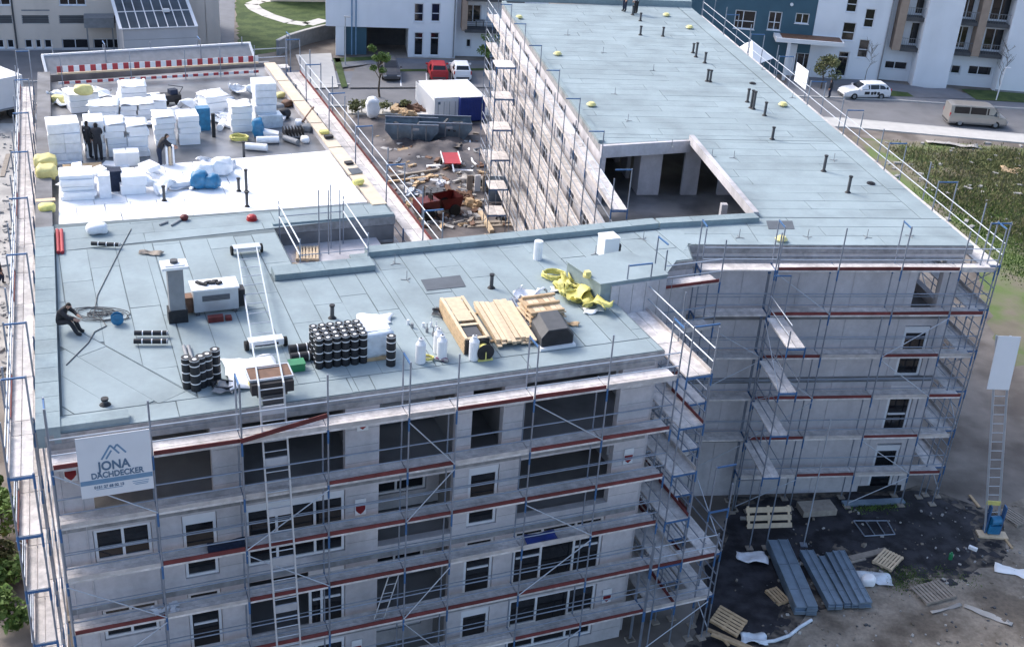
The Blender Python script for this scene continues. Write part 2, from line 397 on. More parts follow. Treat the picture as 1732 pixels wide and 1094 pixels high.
sheet('rough_verge', 'verge', gp((1440, 232), (1900, 262), (1900, 620), (1700, 620), (1640, 420), (1500, 290)), .005, rag=.4)
# ================================================================== the L-shaped shell under construction
ZR = 12.4                                   # finished roof level
FF = Frame((-12.76, 27.94), 23.1)           # front wall frame
RF = Frame((18.99, 46.75), 9.5)             # right wing frame
shell = thing('building_shell', 'long angled grey concrete apartment block under construction, wrapped in scaffolding', 'building', FF.P(9, 5, 0))
def PF(s, t): p = FF.P(s, t); return (p.x, p.y)
def PR(s, t): p = RF.P(s, t); return (p.x, p.y)
# --- floor slabs
front_pl = [PF(.05, .31), PF(19.2, .31), PF(19.2, 9.7), PF(9.0, 9.7), PF(9.0, 13.0), PF(.6, 13.0)]
wing_pl = [PF(.6, 13.01), PF(13.7, 13.01), PF(13.6, 36), PF(1.2, 35)]
join_pl = [PF(19.21, 4.4), (5.75, 41.7), (5.4, 42.5), (6.8, 43.3), PR(-12.0, .31), PR(-9, 2.3), (5.45, 46.5), PF(19.21, 9.7)]
rw_pl = [PR(-12.0, .32), PR(-.6, .32), PR(-1.2, 42), PR(-14.3, 41.5), PR(-13.2, 2.3)]
for z in (.35, 3.3, 6.3, 9.3):
    for pl in (front_pl, join_pl): m = MB(); m.prism(pl, z - .22, z); m.build('floor_slab', 'inside', shell)
    zz = z - .3
    if zz > .2: m = MB(); m.prism(rw_pl, zz - .22, zz); m.build('floor_slab', 'inside', shell)
    if z > 9: m = MB(); m.prism(wing_pl, z - .22, z); m.build('floor_slab', 'inside', shell)
m = MB(); m.prism([PF(.3, .4), PF(9, .4), PF(19, .4), PF(19, 9.6), PF(.6, 9.6)], 0, .1); m.build('base_slab', 'concrete_dark', shell)
# --- roof slabs (concrete) that carry the membrane
roof_front = [PF(0, 0), PF(19.5, 0), PF(19.42, 3.6), PF(19.1, 4.3), (5.77, 41.65), (5.35, 42.55), (6.9, 43.25), (6.86, 44.65), PR(-9.2, .35), PR(-8.7, 2.6), (5.45, 46.85), PF(12.05, 10.1), PF(11.95, 9.25), PF(9.0, 9.2), PF(9.0, 13.2), PF(14.0, 13.2), PF(14.0, 14.75), PF(.44, 15.2)]
roof_wing = [PF(.44, 15.21), PF(14.0, 14.76), PF(14.0, 36.8), PF(1.2, 35.2)]
roof_rw = [PR(-12.3, 0), PR(0, 0), PR(-.75, 42.8), PR(-14.6, 41.7), PR(-13.54, 12.0), PR(-8.56, 13.07), PR(-8.44, 2.94), PR(-8.7, 2.6), PR(-9.19, .35)]
roof = MB().prism(roof_front, ZR - .38, ZR - .02).build('roof', ['slab_edge'], shell)
roof_r = MB().prism(roof_rw, ZR - .38, ZR - .02).build('roof', ['slab_edge'], shell)
roof_w = MB().prism(roof_wing, ZR - .75, ZR - .35).build('roof', ['wet_slab'], shell)
for o in (roof, roof_r):
    o.data.materials.append(MATS['membrane_base'])
    for p in o.data.polygons:
        if p.normal.z > .9: p.material_index = 1
# --- membrane sheets
GAP = .024
def lay(parent, conv, org, ang, w, L, z, mname='membrane', th=.012, phase=0.0, name='membrane_sheet', rows=None):
    """sheets of width w and length L laid along direction ang, clipped to convex polygons"""
    u = (cos(ang), sin(ang)); v = (-u[1], u[0]); conv = ccw(conv)
    S = [((p[0] - org[0]) * u[0] + (p[1] - org[1]) * u[1], (p[0] - org[0]) * v[0] + (p[1] - org[1]) * v[1]) for p in conv]
    i0 = math.floor(min(q[1] for q in S) / w); i1 = math.ceil(max(q[1] for q in S) / w)
    for i in range(i0, i1):
        a = min(q[0] for q in S) - random.uniform(0, L) * .9 - phase
        while a < max(q[0] for q in S):
            ll = L * random.uniform(.75, 1.1); g = GAP / 2
            r = [(a + g, i * w + g), (a + ll - g, i * w + g), (a + ll - g, (i + 1) * w - g), (a + g, (i + 1) * w - g)]
            j_ = lambda: random.uniform(-.014, .014)
            r = [(x + j_(), y + j_()) for x, y in r]
            r = [(org[0] + x * u[0] + y * v[0], org[1] + x * u[1] + y * v[1]) for x, y in r]
            c = clip(r, conv)
            if len(c) > 2 and area(c) > .04:
                MB().prism(c, z - th, z + random.uniform(-.001, .003)).build(name, mname, parent)
            a += ll
uA = FF.a; vA = FF.a + pi / 2; rA = RF.a
e = .04
diag0 = G(135, 559, ZR); diag1 = G(365, 687, ZR); dA = atan2(diag1.y - diag0.y, diag1.x - diag0.x)
# diagonal field at the front-left corner: below the line K0-K1
K0 = G(100, 541, ZR); K1 = G(332, 668, ZR); k0 = ((K0 - FF.o).dot(FF.u), (K0 - FF.o).dot(FF.n)); k1 = ((K1 - FF.o).dot(FF.u), (K1 - FF.o).dot(FF.n))
lay(roof, [PF(.53, .96), PF(k1[0], .96), PF(k1[0], max(1.0, k1[1])), PF(.5 + .034 * k0[1], k0[1])], (K0.x, K0.y), dA, 1.0, 4.2, ZR)
lay(roof, [PF(.05, .03), PF(9, .03), PF(9, .93), PF(.05, .93)], PF(0, .03), uA, .9, 5.0, ZR)
lay(roof, [PF(9.02, .03), PF(19.45, .03), PF(19.42, .93), PF(9.02, .93)], PF(0, .03), uA, .9, 5.0, ZR)
lay(roof, [PF(.5 + .034 * k0[1], k0[1] + .03), PF(k1[0], max(1.0, k1[1]) + .03), PF(k1[0], 12.55), PF(.93, 12.55)], PF(0, 0), vA, 1.0, 5.5, ZR)
lay(roof, [PF(k1[0] + .03, .96), PF(8.0, .96), PF(8.0, 12.55), PF(k1[0] + .03, 12.55)], PF(k1[0] + .03, 0), vA, 1.0, 5.5, ZR)
lay(roof, [PF(8.03, .96), PF(11.75, .96), PF(11.75, 8.2), PF(8.03, 8.2)], PF(0, 0), vA, 1.0, 4.8, ZR)
lay(roof, [PF(8.03, 8.9), PF(8.95, 8.9), PF(8.95, 12.55), PF(8.03, 12.55)], PF(.02, 0), vA, 1.0, 4.8, ZR)
lay(roof, [PF(11.78, .96), PF(19.4, .96), PF(19.4, 4.2), PF(18.2, 9.4), PF(11.78, 9.4)], PF(0, 0), vA, 1.0, 5.2, ZR)
lay(roof, [PF(1.0, 12.58), PF(13.9, 13.25), PF(13.9, 14.6), PF(1.0, 14.75)], PF(0, 12.58), uA, 1.0, 5.0, ZR)
lay(roof, [PF(18.23, 8.3), PF(19.43, 4.5), (5.72, 41.75), (6.8, 44.6), PR(-12.0, .9), PR(-12.5, 1.6), PF(22.9, 9.4), PF(18.23, 9.4)], PF(0, .4), vA, 1.0, 6.0, ZR)
lay(roof, [(5.45, 42.72), (6.85, 43.33), (6.8, 44.55)], PF(0, .4), vA, 1.0, 6.0, ZR)
lay(roof, [(6.9, 44.75), PR(-9.3, .3), PR(-9.2, 2.3), (5.7, 46.3)], PR(0, .1), rA, 1.0, 6.0, ZR)
# right wing
lay(roof_r, [PR(-9.0, .02), PR(-.02, .02), PR(-.05, 2.86), PR(-8.6, 2.86), PR(-9.17, 2.3), PR(-9.27, .34)], PR(0, 0), rA, .97, 7.0, ZR)
lay(roof_r, [PR(-12.2, .02), PR(-9.03, .02), PR(-9.1, .33), PR(-12.2, .33)], PR(0, 0), rA, .97, 7.0, ZR)
lay(roof_r, [PR(-8.35, 2.92), PR(-1.05, 2.92), PR(-1.25, 13.0), PR(-8.45, 13.0)], PR(0, .01), rA, .97, 6.5, ZR)
lay(roof_r, [PR(-1.02, 2.92), PR(-.05, 2.92), PR(-.72, 42.6), PR(-1.75, 42.6)], PR(-1.0, 0), rA + pi / 2 + .0165, .98, 6.0, ZR)
lay(roof_r, [PR(-13.35, 12.08), PR(-8.6, 13.02), PR(-13.38, 13.02)], PR(0, .02), rA, .97, 7.0, ZR)
lay(roof_r, [PR(-13.4, 13.05), PR(-1.26, 13.05), PR(-1.8, 42.5), PR(-14.35, 41.7)], PR(0, .02), rA, .97, 7.0, ZR)
# --- parapets with cap sheets
def parapet(line, w, zt, seg, inner=True, m1='membrane_cap'):
    """low upstand along a polyline; cap sheets are sub-parts"""
    for a, b in zip(line, line[1:]):
        a = Vector((a[0], a[1], 0)); b = Vector((b[0], b[1], 0)); d = b - a; L = d.length; an = atan2(d.y, d.x); d.normalize(); nn = Vector((-d.y, d.x, 0))
        core = box('parapet', shell, 'membrane_cap', (a + b) / 2 + nn * (w / 2) + Vector((0, 0, (ZR - .4 + zt - .015) / 2)), (L, abs(w), zt - .015 - ZR + .4), an)
        n = max(1, round(L / seg))
        for i in range(n):
            c = a + d * (L * (i + .5) / n) + nn * (w / 2) + Vector((0, 0, zt - .006 + random.uniform(0, .004)))
            box('cap_sheet', core, m1, c, (L / n - .02, abs(w) + .03, .018), an)
ZP = 12.62
def gq(x, y, z=ZP): p = G(x, y, z); return (p.x, p.y)
parapet([gq(90, 383), gq(97, 620), gq(101, 722)][::-1], .62, ZP, .95)          # left edge (outside is to its left)
parapet([PF(24.2, 9.55), PF(11.85, 9.45)], -.55, ZP, 1.3)
parapet([PR(-8.6, 2.35), PF(24.25, 9.55)], -.5, ZP, 1.3)
parapet([PF(11.8, 8.3), PF(8.1, 8.3)], -.75, ZP, .95)
parapet([PF(11.83, 9.44), PF(11.83, 8.31)], -.7, ZP, 1.2) if False else None
box('parapet', shell, 'membrane_cap', FF.P(11.45, 9.24, (ZR - .4 + ZP) / 2), (.7, .36, ZP - ZR + .4), FF.a)
box('parapet', shell, 'membrane_cap', FF.P(1.2, .3, ZR + .09), (2.2, .42, .18), FF.a)
box('parapet', shell, 'membrane_cap', RF.P(-7.5, 42.55, ZR + .2), (13.6, .5, .45), RF.a)
box('parapet', shell, 'membrane_cap', RF.P(-13.95, 27, ZR + .05), (.3, 29.5, .16), RF.a + .036)
# bright concrete rim along the terrace cut-out and its upstand
bar('roof_rim', shell, 'concrete', RF.P(-8.55, 2.95, ZR + .02), RF.P(-8.67, 13.0, ZR + .02), .24, .42)
bar('roof_rim', shell, 'concrete', RF.P(-13.5, 11.88, ZR - .32), RF.P(-8.7, 12.94, ZR - .32), .22, .62)
# --- front facade: storeys 1-4
OPEN = [(1.1, 2.95), (2.95, 4.5), (5.4, 8.56), (9.65, 12.2), (12.72, 13.8), (14.53, 18.0)]
holes = []
for k, (za, zb) in enumerate(((.45, 2.85), (3.5, 5.9), (6.5, 8.9), (9.5, 11.88))):
    top = k == 3
    holes += [((1.1, 4.5) if top else (.95, 2.62)) + (za if top else za + .0, zb), (5.4, 8.56, za, zb), (9.65, 12.2, za - .1, zb), (12.72, 13.8, za, zb), (14.53, 18.0, za, zb)]
    if not top: holes.append((3.5, 4.54, za, zb))
# the parapet walls of the lower left windows start higher
holes = [(a, b, (c + 1.2 if (a == .95) else c), d) for a, b, c, d in holes]
wall('front_wall', shell, FF, .02, 19.2, 0, ZR - .39, holes, 'concrete_block')
# left, right and courtyard walls
LFR = Frame((FF.P(1.2, 35.2).x, FF.P(1.2, 35.2).y), 23.1 - 90 - 1.95)
wall('left_wall', shell, LFR, .1, 35.1, 0, ZR - .4, [(s, s + 1.3, z, z + 2.2) for s in (4, 9, 14, 19, 24, 29, 32.3) for z in (.6, 3.6, 6.6, 9.6)], 'concrete_block', t=.06)
FRR = Frame((FF.P(19.5, 0).x, FF.P(19.5, 0).y), 113.1)
wall('right_wall', shell, FRR, .32, 4.3, 0, ZR - .4, [(1.2, 2.6, z, z + 2.2) for z in (3.6, 6.6, 9.6)], 'concrete_block', t=.02)
q0 = Vector((3.2, 39.3)); q1 = Vector((5.77, 41.65)); BX = Frame(q0, math.degrees(atan2(*(q1 - q0).yx)))
wall('return_wall', shell, BX, -.4, (q1 - q0).length, 0, ZR - .4, [], 'concrete', t=.05)
W2 = Frame((5.35, 42.55), math.degrees(atan2(.7, 1.55))); wall('return_wall', shell, W2, .05, 1.75, 0, ZR - .4, [], 'concrete', t=.05)
W3 = Frame((6.86, 44.7), -88.5); wall('return_wall', shell, W3, .02, 1.5, 0, ZR - .4, [], 'concrete', t=-.28)
W4 = Frame((5.75, 41.62), 115); wall('return_wall', shell, W4, .05, 1.0, 0, ZR - .4, [], 'concrete', t=.05)
# stair head: membrane-clad upstand block with bare concrete front
HB = [G(1017, 480, 13.22), G(1129, 464, 13.22), G(1112, 449, 13.22), G(1060, 424, 13.22), G(960, 442, 13.22)]
sh = MB().prism([(p.x, p.y) for p in HB], ZR - .3, 13.2).build('stair_head', ['membrane_cap'], shell)
sp = ccw([(p.x, p.y) for p in HB])
MB().prism([(Vector(p) + (Vector(p) - Vector((sum(q[0] for q in sp) / 5, sum(q[1] for q in sp) / 5))) * .03)[:] for p in sp], 13.19, 13.23).build('membrane_sheet', 'membrane', sh)
a = Vector((HB[0].x, HB[0].y)); b = Vector((HB[1].x, HB[1].y)); HBF = Frame(a, math.degrees(atan2(*(b - a).yx)))
box('concrete_panel', sh, 'concrete', HBF.P((b - a).length / 2 + .2, -.02, 6.55), ((b - a).length - .45, .06, 13.05), HBF.a)
for k in range(5): box('panel_joint', sh, 'slab_edge', HBF.P(.75 + k * .55, -.052, 6.6), (.02, .008, 12.9), HBF.a)
# --- right wing walls
rh = [(-2.15, -.97, .08, 2.62), (-2.15, -.97, 3.2, 5.67), (-2.15, -.97, 6.12, 8.62), (-2.15, -1.0, 9.3, 11.7)]
wall('front_wall', shell, RF, -12.25, -.3, 0, ZR - .39, rh, 'concrete_block', t=.05)
RRW = Frame((RF.P(-.3, .36).x, RF.P(-.3, .36).y), 9.5 + 91)
wall('right_wall', shell, RRW, 0, 42.3, 0, ZR - .4, [(s, s + 2.0, z, z + 2.2) for s in (.7, 6, 11, 16, 21, 26, 31, 36) for z in (.6, 3.5, 6.5, 9.4)], 'concrete_block')
for s in [-12.2 + 2.42 * i for i in range(1, 5)]: bar('panel_joint', shell, 'concrete', RF.P(s, .045, .02), RF.P(s, .045, 12.0), .035, .012)
for z in (3.02, 6.02, 9.1):
    bar('floor_band', shell, 'concrete_dark', RF.P(-12.2, .04, z), RF.P(-.35, .04, z), .05, .26)
for z in (11.35, 11.8): bar('floor_band', shell, 'slab_edge', RF.P(-12.2, .03, z), RF.P(-.3, .03, z), .06, .12)
box('plinth', shell, 'bitumen', RF.P(-1.55, .03, .16), (2.1, .05, .32), RF.a)
RLW = Frame((RF.P(-14.6, 41.7).x, RF.P(-14.6, 41.7).y), 9.5 - 90 + 2.2)
lh = [(s, s + 1.6, z, z + 2.1) for s in [2 + 3.6 * i for i in range(10)] for z in (.5, 3.4, 6.4)] + [(s, s + 1.6, 9.4, 11.5) for s in [2 + 3.6 * i for i in range(7)]]
wall('courtyard_wall', shell, RLW, .05, 38.0, 0, 9.25, [h for h in lh if h[2] < 9], 'concrete_block')
wall('courtyard_wall', shell, RLW, .05, 29.7, 9.251, ZR - .4, [h for h in lh if h[2] > 9], 'concrete_block')
# terrace on the right wing
MB().prism([PR(-13.4, 4.2), PR(-8.3, 3), PR(-4.5, 3), PR(-4.5, 13.5), PR(-9, 20), PR(-13.8, 20)], 9.05, 9.28).build('terrace_floor', 'wet_slab', shell)
a, b = G(1077, 330, 9.3), G(1232, 330, 9.3); TW = Frame((a.x, a.y), math.degrees(atan2(b.y - a.y, b.x - a.x)))
x0 = TW.on(1117, 300)[0]; x1 = TW.on(1155, 300)[0]; x2 = TW.on(1182, 300)[0]; x3 = TW.on(1214, 320)[0]
wall('terrace_wall', shell, TW, 0, (b - a).length + 1.5, 9.3, ZR - .41, [(x0, x1, 9.3, 11.7), (x2, x3, 9.3, 11.7)], 'concrete_block', th=.2)
TL = Frame((a.x, a.y), math.degrees(TW.a) + 90)
wall('terrace_wall', shell, TL, .21, 7, 9.3, ZR - .41, [(1.2, 2.4, 9.3, 11.6), (3.6, 4.8, 9.3, 11.6)], 'concrete_block', t=-.2, th=.2)
p = G(1226, 372, 9.3); box('column', shell, 'concrete', (*RF.P(-9.15, 5.4).xy, 10.66), (.28, .28, 2.7), RF.a)
box('column', shell, 'white_paint', (*G(1043, 272, 9.3).xy, 10.6), (.3, .3, 2.6), RF.a)
wall('inner_wall', shell, Frame(PR(-4.4, 2), 99.5), 0, 12, 9.29, ZR - .41, [], 'inside', th=.15)
# --- recess (light well) between the front block and the left wing
MB().prism([PF(8.6, 8.9), PF(13.2, 9.6), PF(13.2, 13.4), PF(8.6, 13.4)], 11.28, 11.5).build('balcony_slab', 'concrete', shell)
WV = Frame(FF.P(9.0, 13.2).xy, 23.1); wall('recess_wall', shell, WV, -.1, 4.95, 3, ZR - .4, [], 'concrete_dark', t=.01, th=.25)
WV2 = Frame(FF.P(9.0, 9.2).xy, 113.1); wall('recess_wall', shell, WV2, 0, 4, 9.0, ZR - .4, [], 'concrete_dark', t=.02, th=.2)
bar('roof_rim', shell, 'membrane_cap', FF.P(9.0, 13.3, ZR + .02), FF.P(13.95, 13.3, ZR + .02), .22, .12)
for z in (11.3, 10.7, 10.1): bar('formwork_line', shell, 'slab_edge', FF.P(9.1, 13.17, z), FF.P(13.9, 13.17, z), .06, .1)
# --- left wing roof edges: concrete upstand left, timber plate right, grey upstand at the back
bar('parapet', shell, 'concrete_dark', (*gq(74, 384, 12.5), 12.3), (*gq(74, 122, 12.5), 12.3), .62, .4)
for i in range(6):
    a = Vector((*gq(643 - i * 0, 344, 12.5), 12.41)); b = Vector((*gq(455, 104, 12.5), 12.41))
    bar('timber_plate', roof_w, 'plywood', a.lerp(b, i / 6 + .003), a.lerp(b, (i + 1) / 6 - .003), .62, .07)
bar('parapet', shell, 'concrete', a.lerp(b, 0) - Vector((0, 0, .3)), b - Vector((0, 0, .3)), .5, .5)
a = Vector((*gq(82, 128, 12.2), 12.2)); b = Vector((*gq(455, 106, 12.2), 12.2))
bar('parapet', shell, 'concrete_dark', a - Vector((0, 0, .2)), b - Vector((0, 0, .2)), .3, .5)
# insulation boards laid on the left wing
ins = MB().prism([PF(1.15, 15.2), PF(13.3, 14.95), PF(13.2, 21.35), PF(1.45, 20.8)], ZR - .345, ZR - .22).build('insulation_layer', 'foam', roof_w)
lay(ins, [PF(1.15, 15.2), PF(13.3, 14.95), PF(13.2, 21.45), PF(1.45, 20.9)], PF(0, 15), uA, 1.0, 1.25, ZR - .06, 'foam', .16, name='insulation_board')
# --- windows in the front facade
for k, z in enumerate((.45, 3.5, 6.5)):
    window(shell, FF, .97, 2.6, z + 1.22, z + 2.38, cols=(1, 1), transom=.4 if k else None)
    window(shell, FF, 3.52, 4.52, z + .02, z + 2.38, cols=(1,), transom=.45, box_h=.28 if k == 2 else 0)
    window(shell, FF, 12.74, 13.78, z + .02, z + 2.38, cols=(1,), transom=.48, box_h=.22 if k != 1 else 0)
    if k == 2: window(shell, FF, 5.42, 8.54, z + .02, z + 2.38, cols=(1, 1.4, 1.0), transom=(.5, 0, .5), box_h=.2)
    else: window(shell, FF, 7.35 if k == 1 else 5.42, 8.54, z + .02, z + 2.38, cols=(.5, 1) if k == 1 else (1, 1.4, 1), transom=.5, box_h=.12)
    if k < 2: window(shell, FF, 14.55, 17.98, z + .02, z + 2.38, cols=(1, 1.3, 1), transom=(.5, 0, .5))
    # loggia: glazing set back behind the open bay
    wall('loggia_wall', shell, FF, 9.3, 12.5, z - .1, z + 2.55, [(9.9, 11.9, z + .5, z + 2.2)], 'concrete', t=1.9, th=.2)
    window(shell, FF, 9.92, 11.88, z + .52, z + 2.18, cols=(1, 1.2), t=1.95)
wall('loggia_wall', shell, FF, 9.3, 12.5, 9.4, 11.95, [(9.9, 11.5, 10.2, 11.6)], 'concrete', t=2.6, th=.2)
# rough masonry reveal left of the lower windows, partition walls inside
for z in (.35, 3.3, 6.3, 9.3):
    for s in (4.95, 9.1, 12.45, 14.1):
        box('partition_wall', shell, 'inside', FF.P(s, 3.0, z + 1.33), (.2, 5.2, 2.66), FF.a)
    box('partition_wall', shell, 'inside', FF.P(9.6, 6.2, z + 1.33), (18.6, .2, 2.66), FF.a)
for z in (.08, 3.22, 6.14): window(shell, RF, -2.13, -.99, z + .0, z + 2.42, t=.1, cols=(1,), transom=.42, box_h=.2, fw=.11)
for h in lh[::1]:
    if h[0] < 33: window(shell, RLW, h[0] + .02, h[1] - .02, h[2] + .02, h[3] - .02, cols=(1, 1), fw=.07)
# concrete courses (large sand-lime blocks) in the front piers: thin joints
for s0, s1 in ((4.55, 5.38), (8.6, 9.62), (12.24, 12.7), (13.83, 14.5), (18.03, 19.15)):
    for z in [.55 + .62 * i for i in range(19)]:
        bar('block_joint', shell, 'slab_edge', FF.P(s0, .0, z), FF.P(s1, .0, z), .008, .012) if int(z * 10) % 3 else None
for z in (3.05, 6.05, 9.1, 12.0):
    bar('floor_band', shell, 'slab_edge', FF.P(.05, -.012, z), FF.P(19.15, -.012, z), .05, .2)
for s in (.25, .8): bar('render_strip', shell, 'concrete', FF.P(s, -.01, .3), FF.P(s, -.01, 11.8), .05, .04)
# temporary boards across openings: edge protection notices on the piers
# ================================================================== scaffolding
def scaffold(label, fr, S, levels, zb=0.0, ztop=None, to=-1.03, ti=-.30, skip=None, rails=True, braces=True, toes=True, pattern=None, toprails=True, frames_top=True):
    """frame scaffold along a wall: standards, transoms, decks, toe boards, guard rails and braces"""
    skip = skip or set(); ztop = ztop or levels[0] + 2.0
    sc = thing('scaffold', label, 'scaffold', fr.P(S[0], to, zb), 'scaffolding around the building shell')
    up = Vector((0, 0, 1))
    for i, s in enumerate(S):
        for t in (to, ti):
            zt = ztop if t == to else (levels[0] + (1.95 if frames_top and i % 2 == 0 else .1))
            o = tube('standard', sc, 'steel', fr.P(s, t, zb + .1), fr.P(s, t, zt - random.uniform(0, .25) * (t == to)), .030, 6)
            box('base_plate', o, 'timber_grey', fr.P(s, t, zb + .03), (.3, .3, .06), fr.a)
            for z in levels:
                tube('collar', o, 'blue_steel', fr.P(s, t, z - .42), fr.P(s, t, z + .05), .036, 6)
        for z in levels:
            bar('transom', sc, 'blue_steel', fr.P(s, to, z - .045), fr.P(s, ti, z - .045), .05, .06)
        if frames_top and i % 2 == 0:
            bar('transom', sc, 'blue_steel', fr.P(s, to, levels[0] + 1.9), fr.P(s, ti, levels[0] + 1.9), .045, .05)
    for i in range(len(S) - 1):
        a, b = S[i], S[i + 1]
        for k, z in enumerate(levels):
            if (i, k) in skip: continue
            w = (ti - to) / 2
            for j in (0, 1):
                tt = to + w * (j + .5)
                box('deck_plank', sc, 'deck', fr.P((a + b) / 2, tt, z + random.uniform(-.004, .004)), (b - a - .03, w - .02, .07), fr.a)
            if toes:
                mm = pattern(i, k) if pattern else 'toe_red'
                if mm: bar('toe_board', sc, mm, fr.P(a + .04, to + .03, z + .1 + random.uniform(-.02, .015)), fr.P(b - .04, to + .03, z + .1 + random.uniform(-.02, .015)), .03, .15)
            if rails and (k or toprails):
                for h in (.5, 1.0):
                    tube('guard_rail', sc, 'steel_pale' if k == 0 else 'steel', fr.P(a, to + .03, z + h), fr.P(b, to + .03, z + h), .024, 6)
            if rails and k and k < len(levels):
                tube('ledger', sc, 'steel', fr.P(a, ti - .02, z + .55), fr.P(b, ti - .02, z + .55), .018, 6)
        if braces and i % 2 == (0 if braces is True else 1):
            L = [levels[-1] - (levels[-2] - levels[-1] if len(levels) > 1 else 2)] + levels[::-1]
            for k in range(len(L) - 1):
                if (i + k) % 3 == 1: continue
                z0, z1 = (L[k], L[k + 1])
                if z0 < zb: z0 = zb + .15
                p, q = (a, b) if k % 2 == 0 else (b, a)
                tube('brace', sc, 'steel_pale', fr.P(p, to - .04, z0 + .1), fr.P(q, to - .04, z1 - .1), .021, 6)
    return sc
LV = [11.85, 9.87, 7.95, 5.97, 3.97, 1.95]
rndtoe = random.Random(3)
def ptn(i, k): return rndtoe.choice(['toe_red', 'toe_red', 'toe_grey', 'toe_red', 'toe_grey'])
FS = [.1, 2.76, 5.25, 7.78, 10.28, 11.81, 14.39, 16.94, 19.5]
fs = scaffold('scaffold across the front facade carrying the roofer sign', FF, FS, LV, pattern=ptn, ztop=13.95, braces=True)
# sloping toe board that slipped off the top level
bar('toe_board', fs, 'toe_red', FF.P(5.2, -1.08, 11.98), FF.P(7.75, -1.06, 12.42), .03, .15)
# ladder inside the scaffold, bottom middle
for dx in (0, .35): tube('ladder_rail', fs, 'alu', FF.P(9.25 + dx, -.9, 3.97), FF.P(10.05 + dx, -.45, 5.97), .022, 6)
for i in range(7):
    k = (i + .5) / 7; a = FF.P(9.25, -.9, 3.97).lerp(FF.P(10.05, -.45, 5.97), k); tube('ladder_rung', fs, 'alu', a, a + FF.u * .35, .016, 6)
# left side
LS = [i * 2.57 for i in range(14)] + [34.2, 36.3]
def ptl(i, k): return 'toe_grey' if (i * 7 + k) % 3 else 'toe_red'
scaffold('long scaffold along the left wall beside the dirt track', LFR, LS, LV, pattern=ptl, to=-.98, ti=-.34, ztop=13.85)
# right side of the front block (towards the inner corner), three bays, and a lower tower in front of it
FR2 = [-1.03, 1.3, 3.8]
scaffold('short scaffold round the right end of the front block', FRR, FR2, LV, pattern=ptn, to=-1.3, ti=-.35, ztop=13.9, braces=1)
lowS = [-.9, 1.67, 4.24, 6.8]
scaffold('low scaffold tower with long grey gangway in the inner corner', FRR, lowS, [5.95, 3.95, 1.95], pattern=lambda i, k: 'toe_red' if i else None, to=-3.0, ti=-2.2, ztop=7.2, toes=True, skip={(0, 0)})
W2S = Frame((5.35, 42.55), 24.3)
scaffold('short scaffold landing in the notch between stair head and right wing', W2S, [-.25, 2.3], LV[:5], pattern=ptn, to=-1.15, ti=-.4, ztop=13.7, braces=False)
st_ = scaffold('stair scaffold with pale flights in the inner corner', FRR, [.3, 2.0, 4.57], [9.87, 7.95, 5.97, 3.97, 1.95], pattern=lambda i, k: None, to=-2.12, ti=-1.4, ztop=11.3, toes=False, skip={(1, k) for k in range(5)}, frames_top=False)
for k in range(5):
    z1 = [9.87, 7.95, 5.97, 3.97, 1.95][k]; z0 = z1 - 1.95
    fl = bar('stair_flight', st_, 'deck', FRR.P(2.0, -1.75, z1), FRR.P(4.4, -1.75, max(.1, z0)), .6, .06)
    for s_ in (-2.05, -1.45): bar('stringer', fl, 'steel_pale', FRR.P(2.0, s_, z1 + .03), FRR.P(4.4, s_, max(.13, z0 + .03)), .05, .16)
    for s_ in (-2.08,): tube('hand_rail', fl, 'steel_pale', FRR.P(2.0, s_, z1 + .95), FRR.P(4.4, s_, max(.9, z0 + .95)), .022, 6)
fx = scaffold('two extra scaffold bays at the foot of the front corner', FF, [19.55, 22.2], [3.9, 1.95], pattern=ptn, ztop=5.2)
# right wing front, and its return towards the camera
RS = [-8.83, -6.26, -3.55, -.98, .55]
RLV = [11.73, 9.7, 7.7, 5.69, 3.65, 1.68]
def ptr(i, k): return 'toe_red' if (k == 0 and i < 3) or (k == 1 and i != 1) or (k == 2 and i == 0) or (k == 3 and i < 2) else ('toe_grey' if (i + k) % 2 else 'toe_red')
scaffold('scaffold across the windowless end wall of the right wing', RF, RS, RLV, pattern=ptr, to=-1.1, ti=-.38, ztop=13.75)
scaffold('grey scaffold bays in the shaded inner corner beside the end wall', RF, [-12.0, -8.9], RLV[:5], pattern=lambda i, k: None, to=-1.05, ti=-.4, ztop=13.6, toes=False)
RET = Frame(RF.P(-8.95, -1.15).xy, -80.5)
scaffold('return scaffold with sloping-looking gangways facing the gravel', RET, [.1, 2.67], RLV[1:5], pattern=lambda i, k: None, to=-.05, ti=.68, ztop=10.5, toes=False)
# right wing, far side and courtyard side
RX = [-.9] + [1.2 + 2.57 * i for i in range(17)]
scaffold('long scaffold along the right wing beside the overgrown plot', RRW, RX, RLV, pattern=lambda i, k: 'toe_grey' if k else None, to=-1.35, ti=-.45, ztop=13.75)
CX = [.2 + 2.57 * i for i in range(15)]
scaffold('long pale scaffold along the courtyard wall of the right wing', RLW, CX, [11.6, 9.6, 7.6, 5.6, 3.6, 1.6], pattern=lambda i, k: 'toe_grey', to=-1.05, ti=-.3, ztop=13.2, braces=False, frames_top=True)
scaffold('scaffold landing tower halfway along the courtyard wall', RLW, [10.6, 12.2], [11.2, 9.2, 7.2, 5.2, 3.2, 1.4], pattern=lambda i, k: None, to=-2.3, ti=-1.1, ztop=11.3, toes=False, frames_top=False, toprails=False)
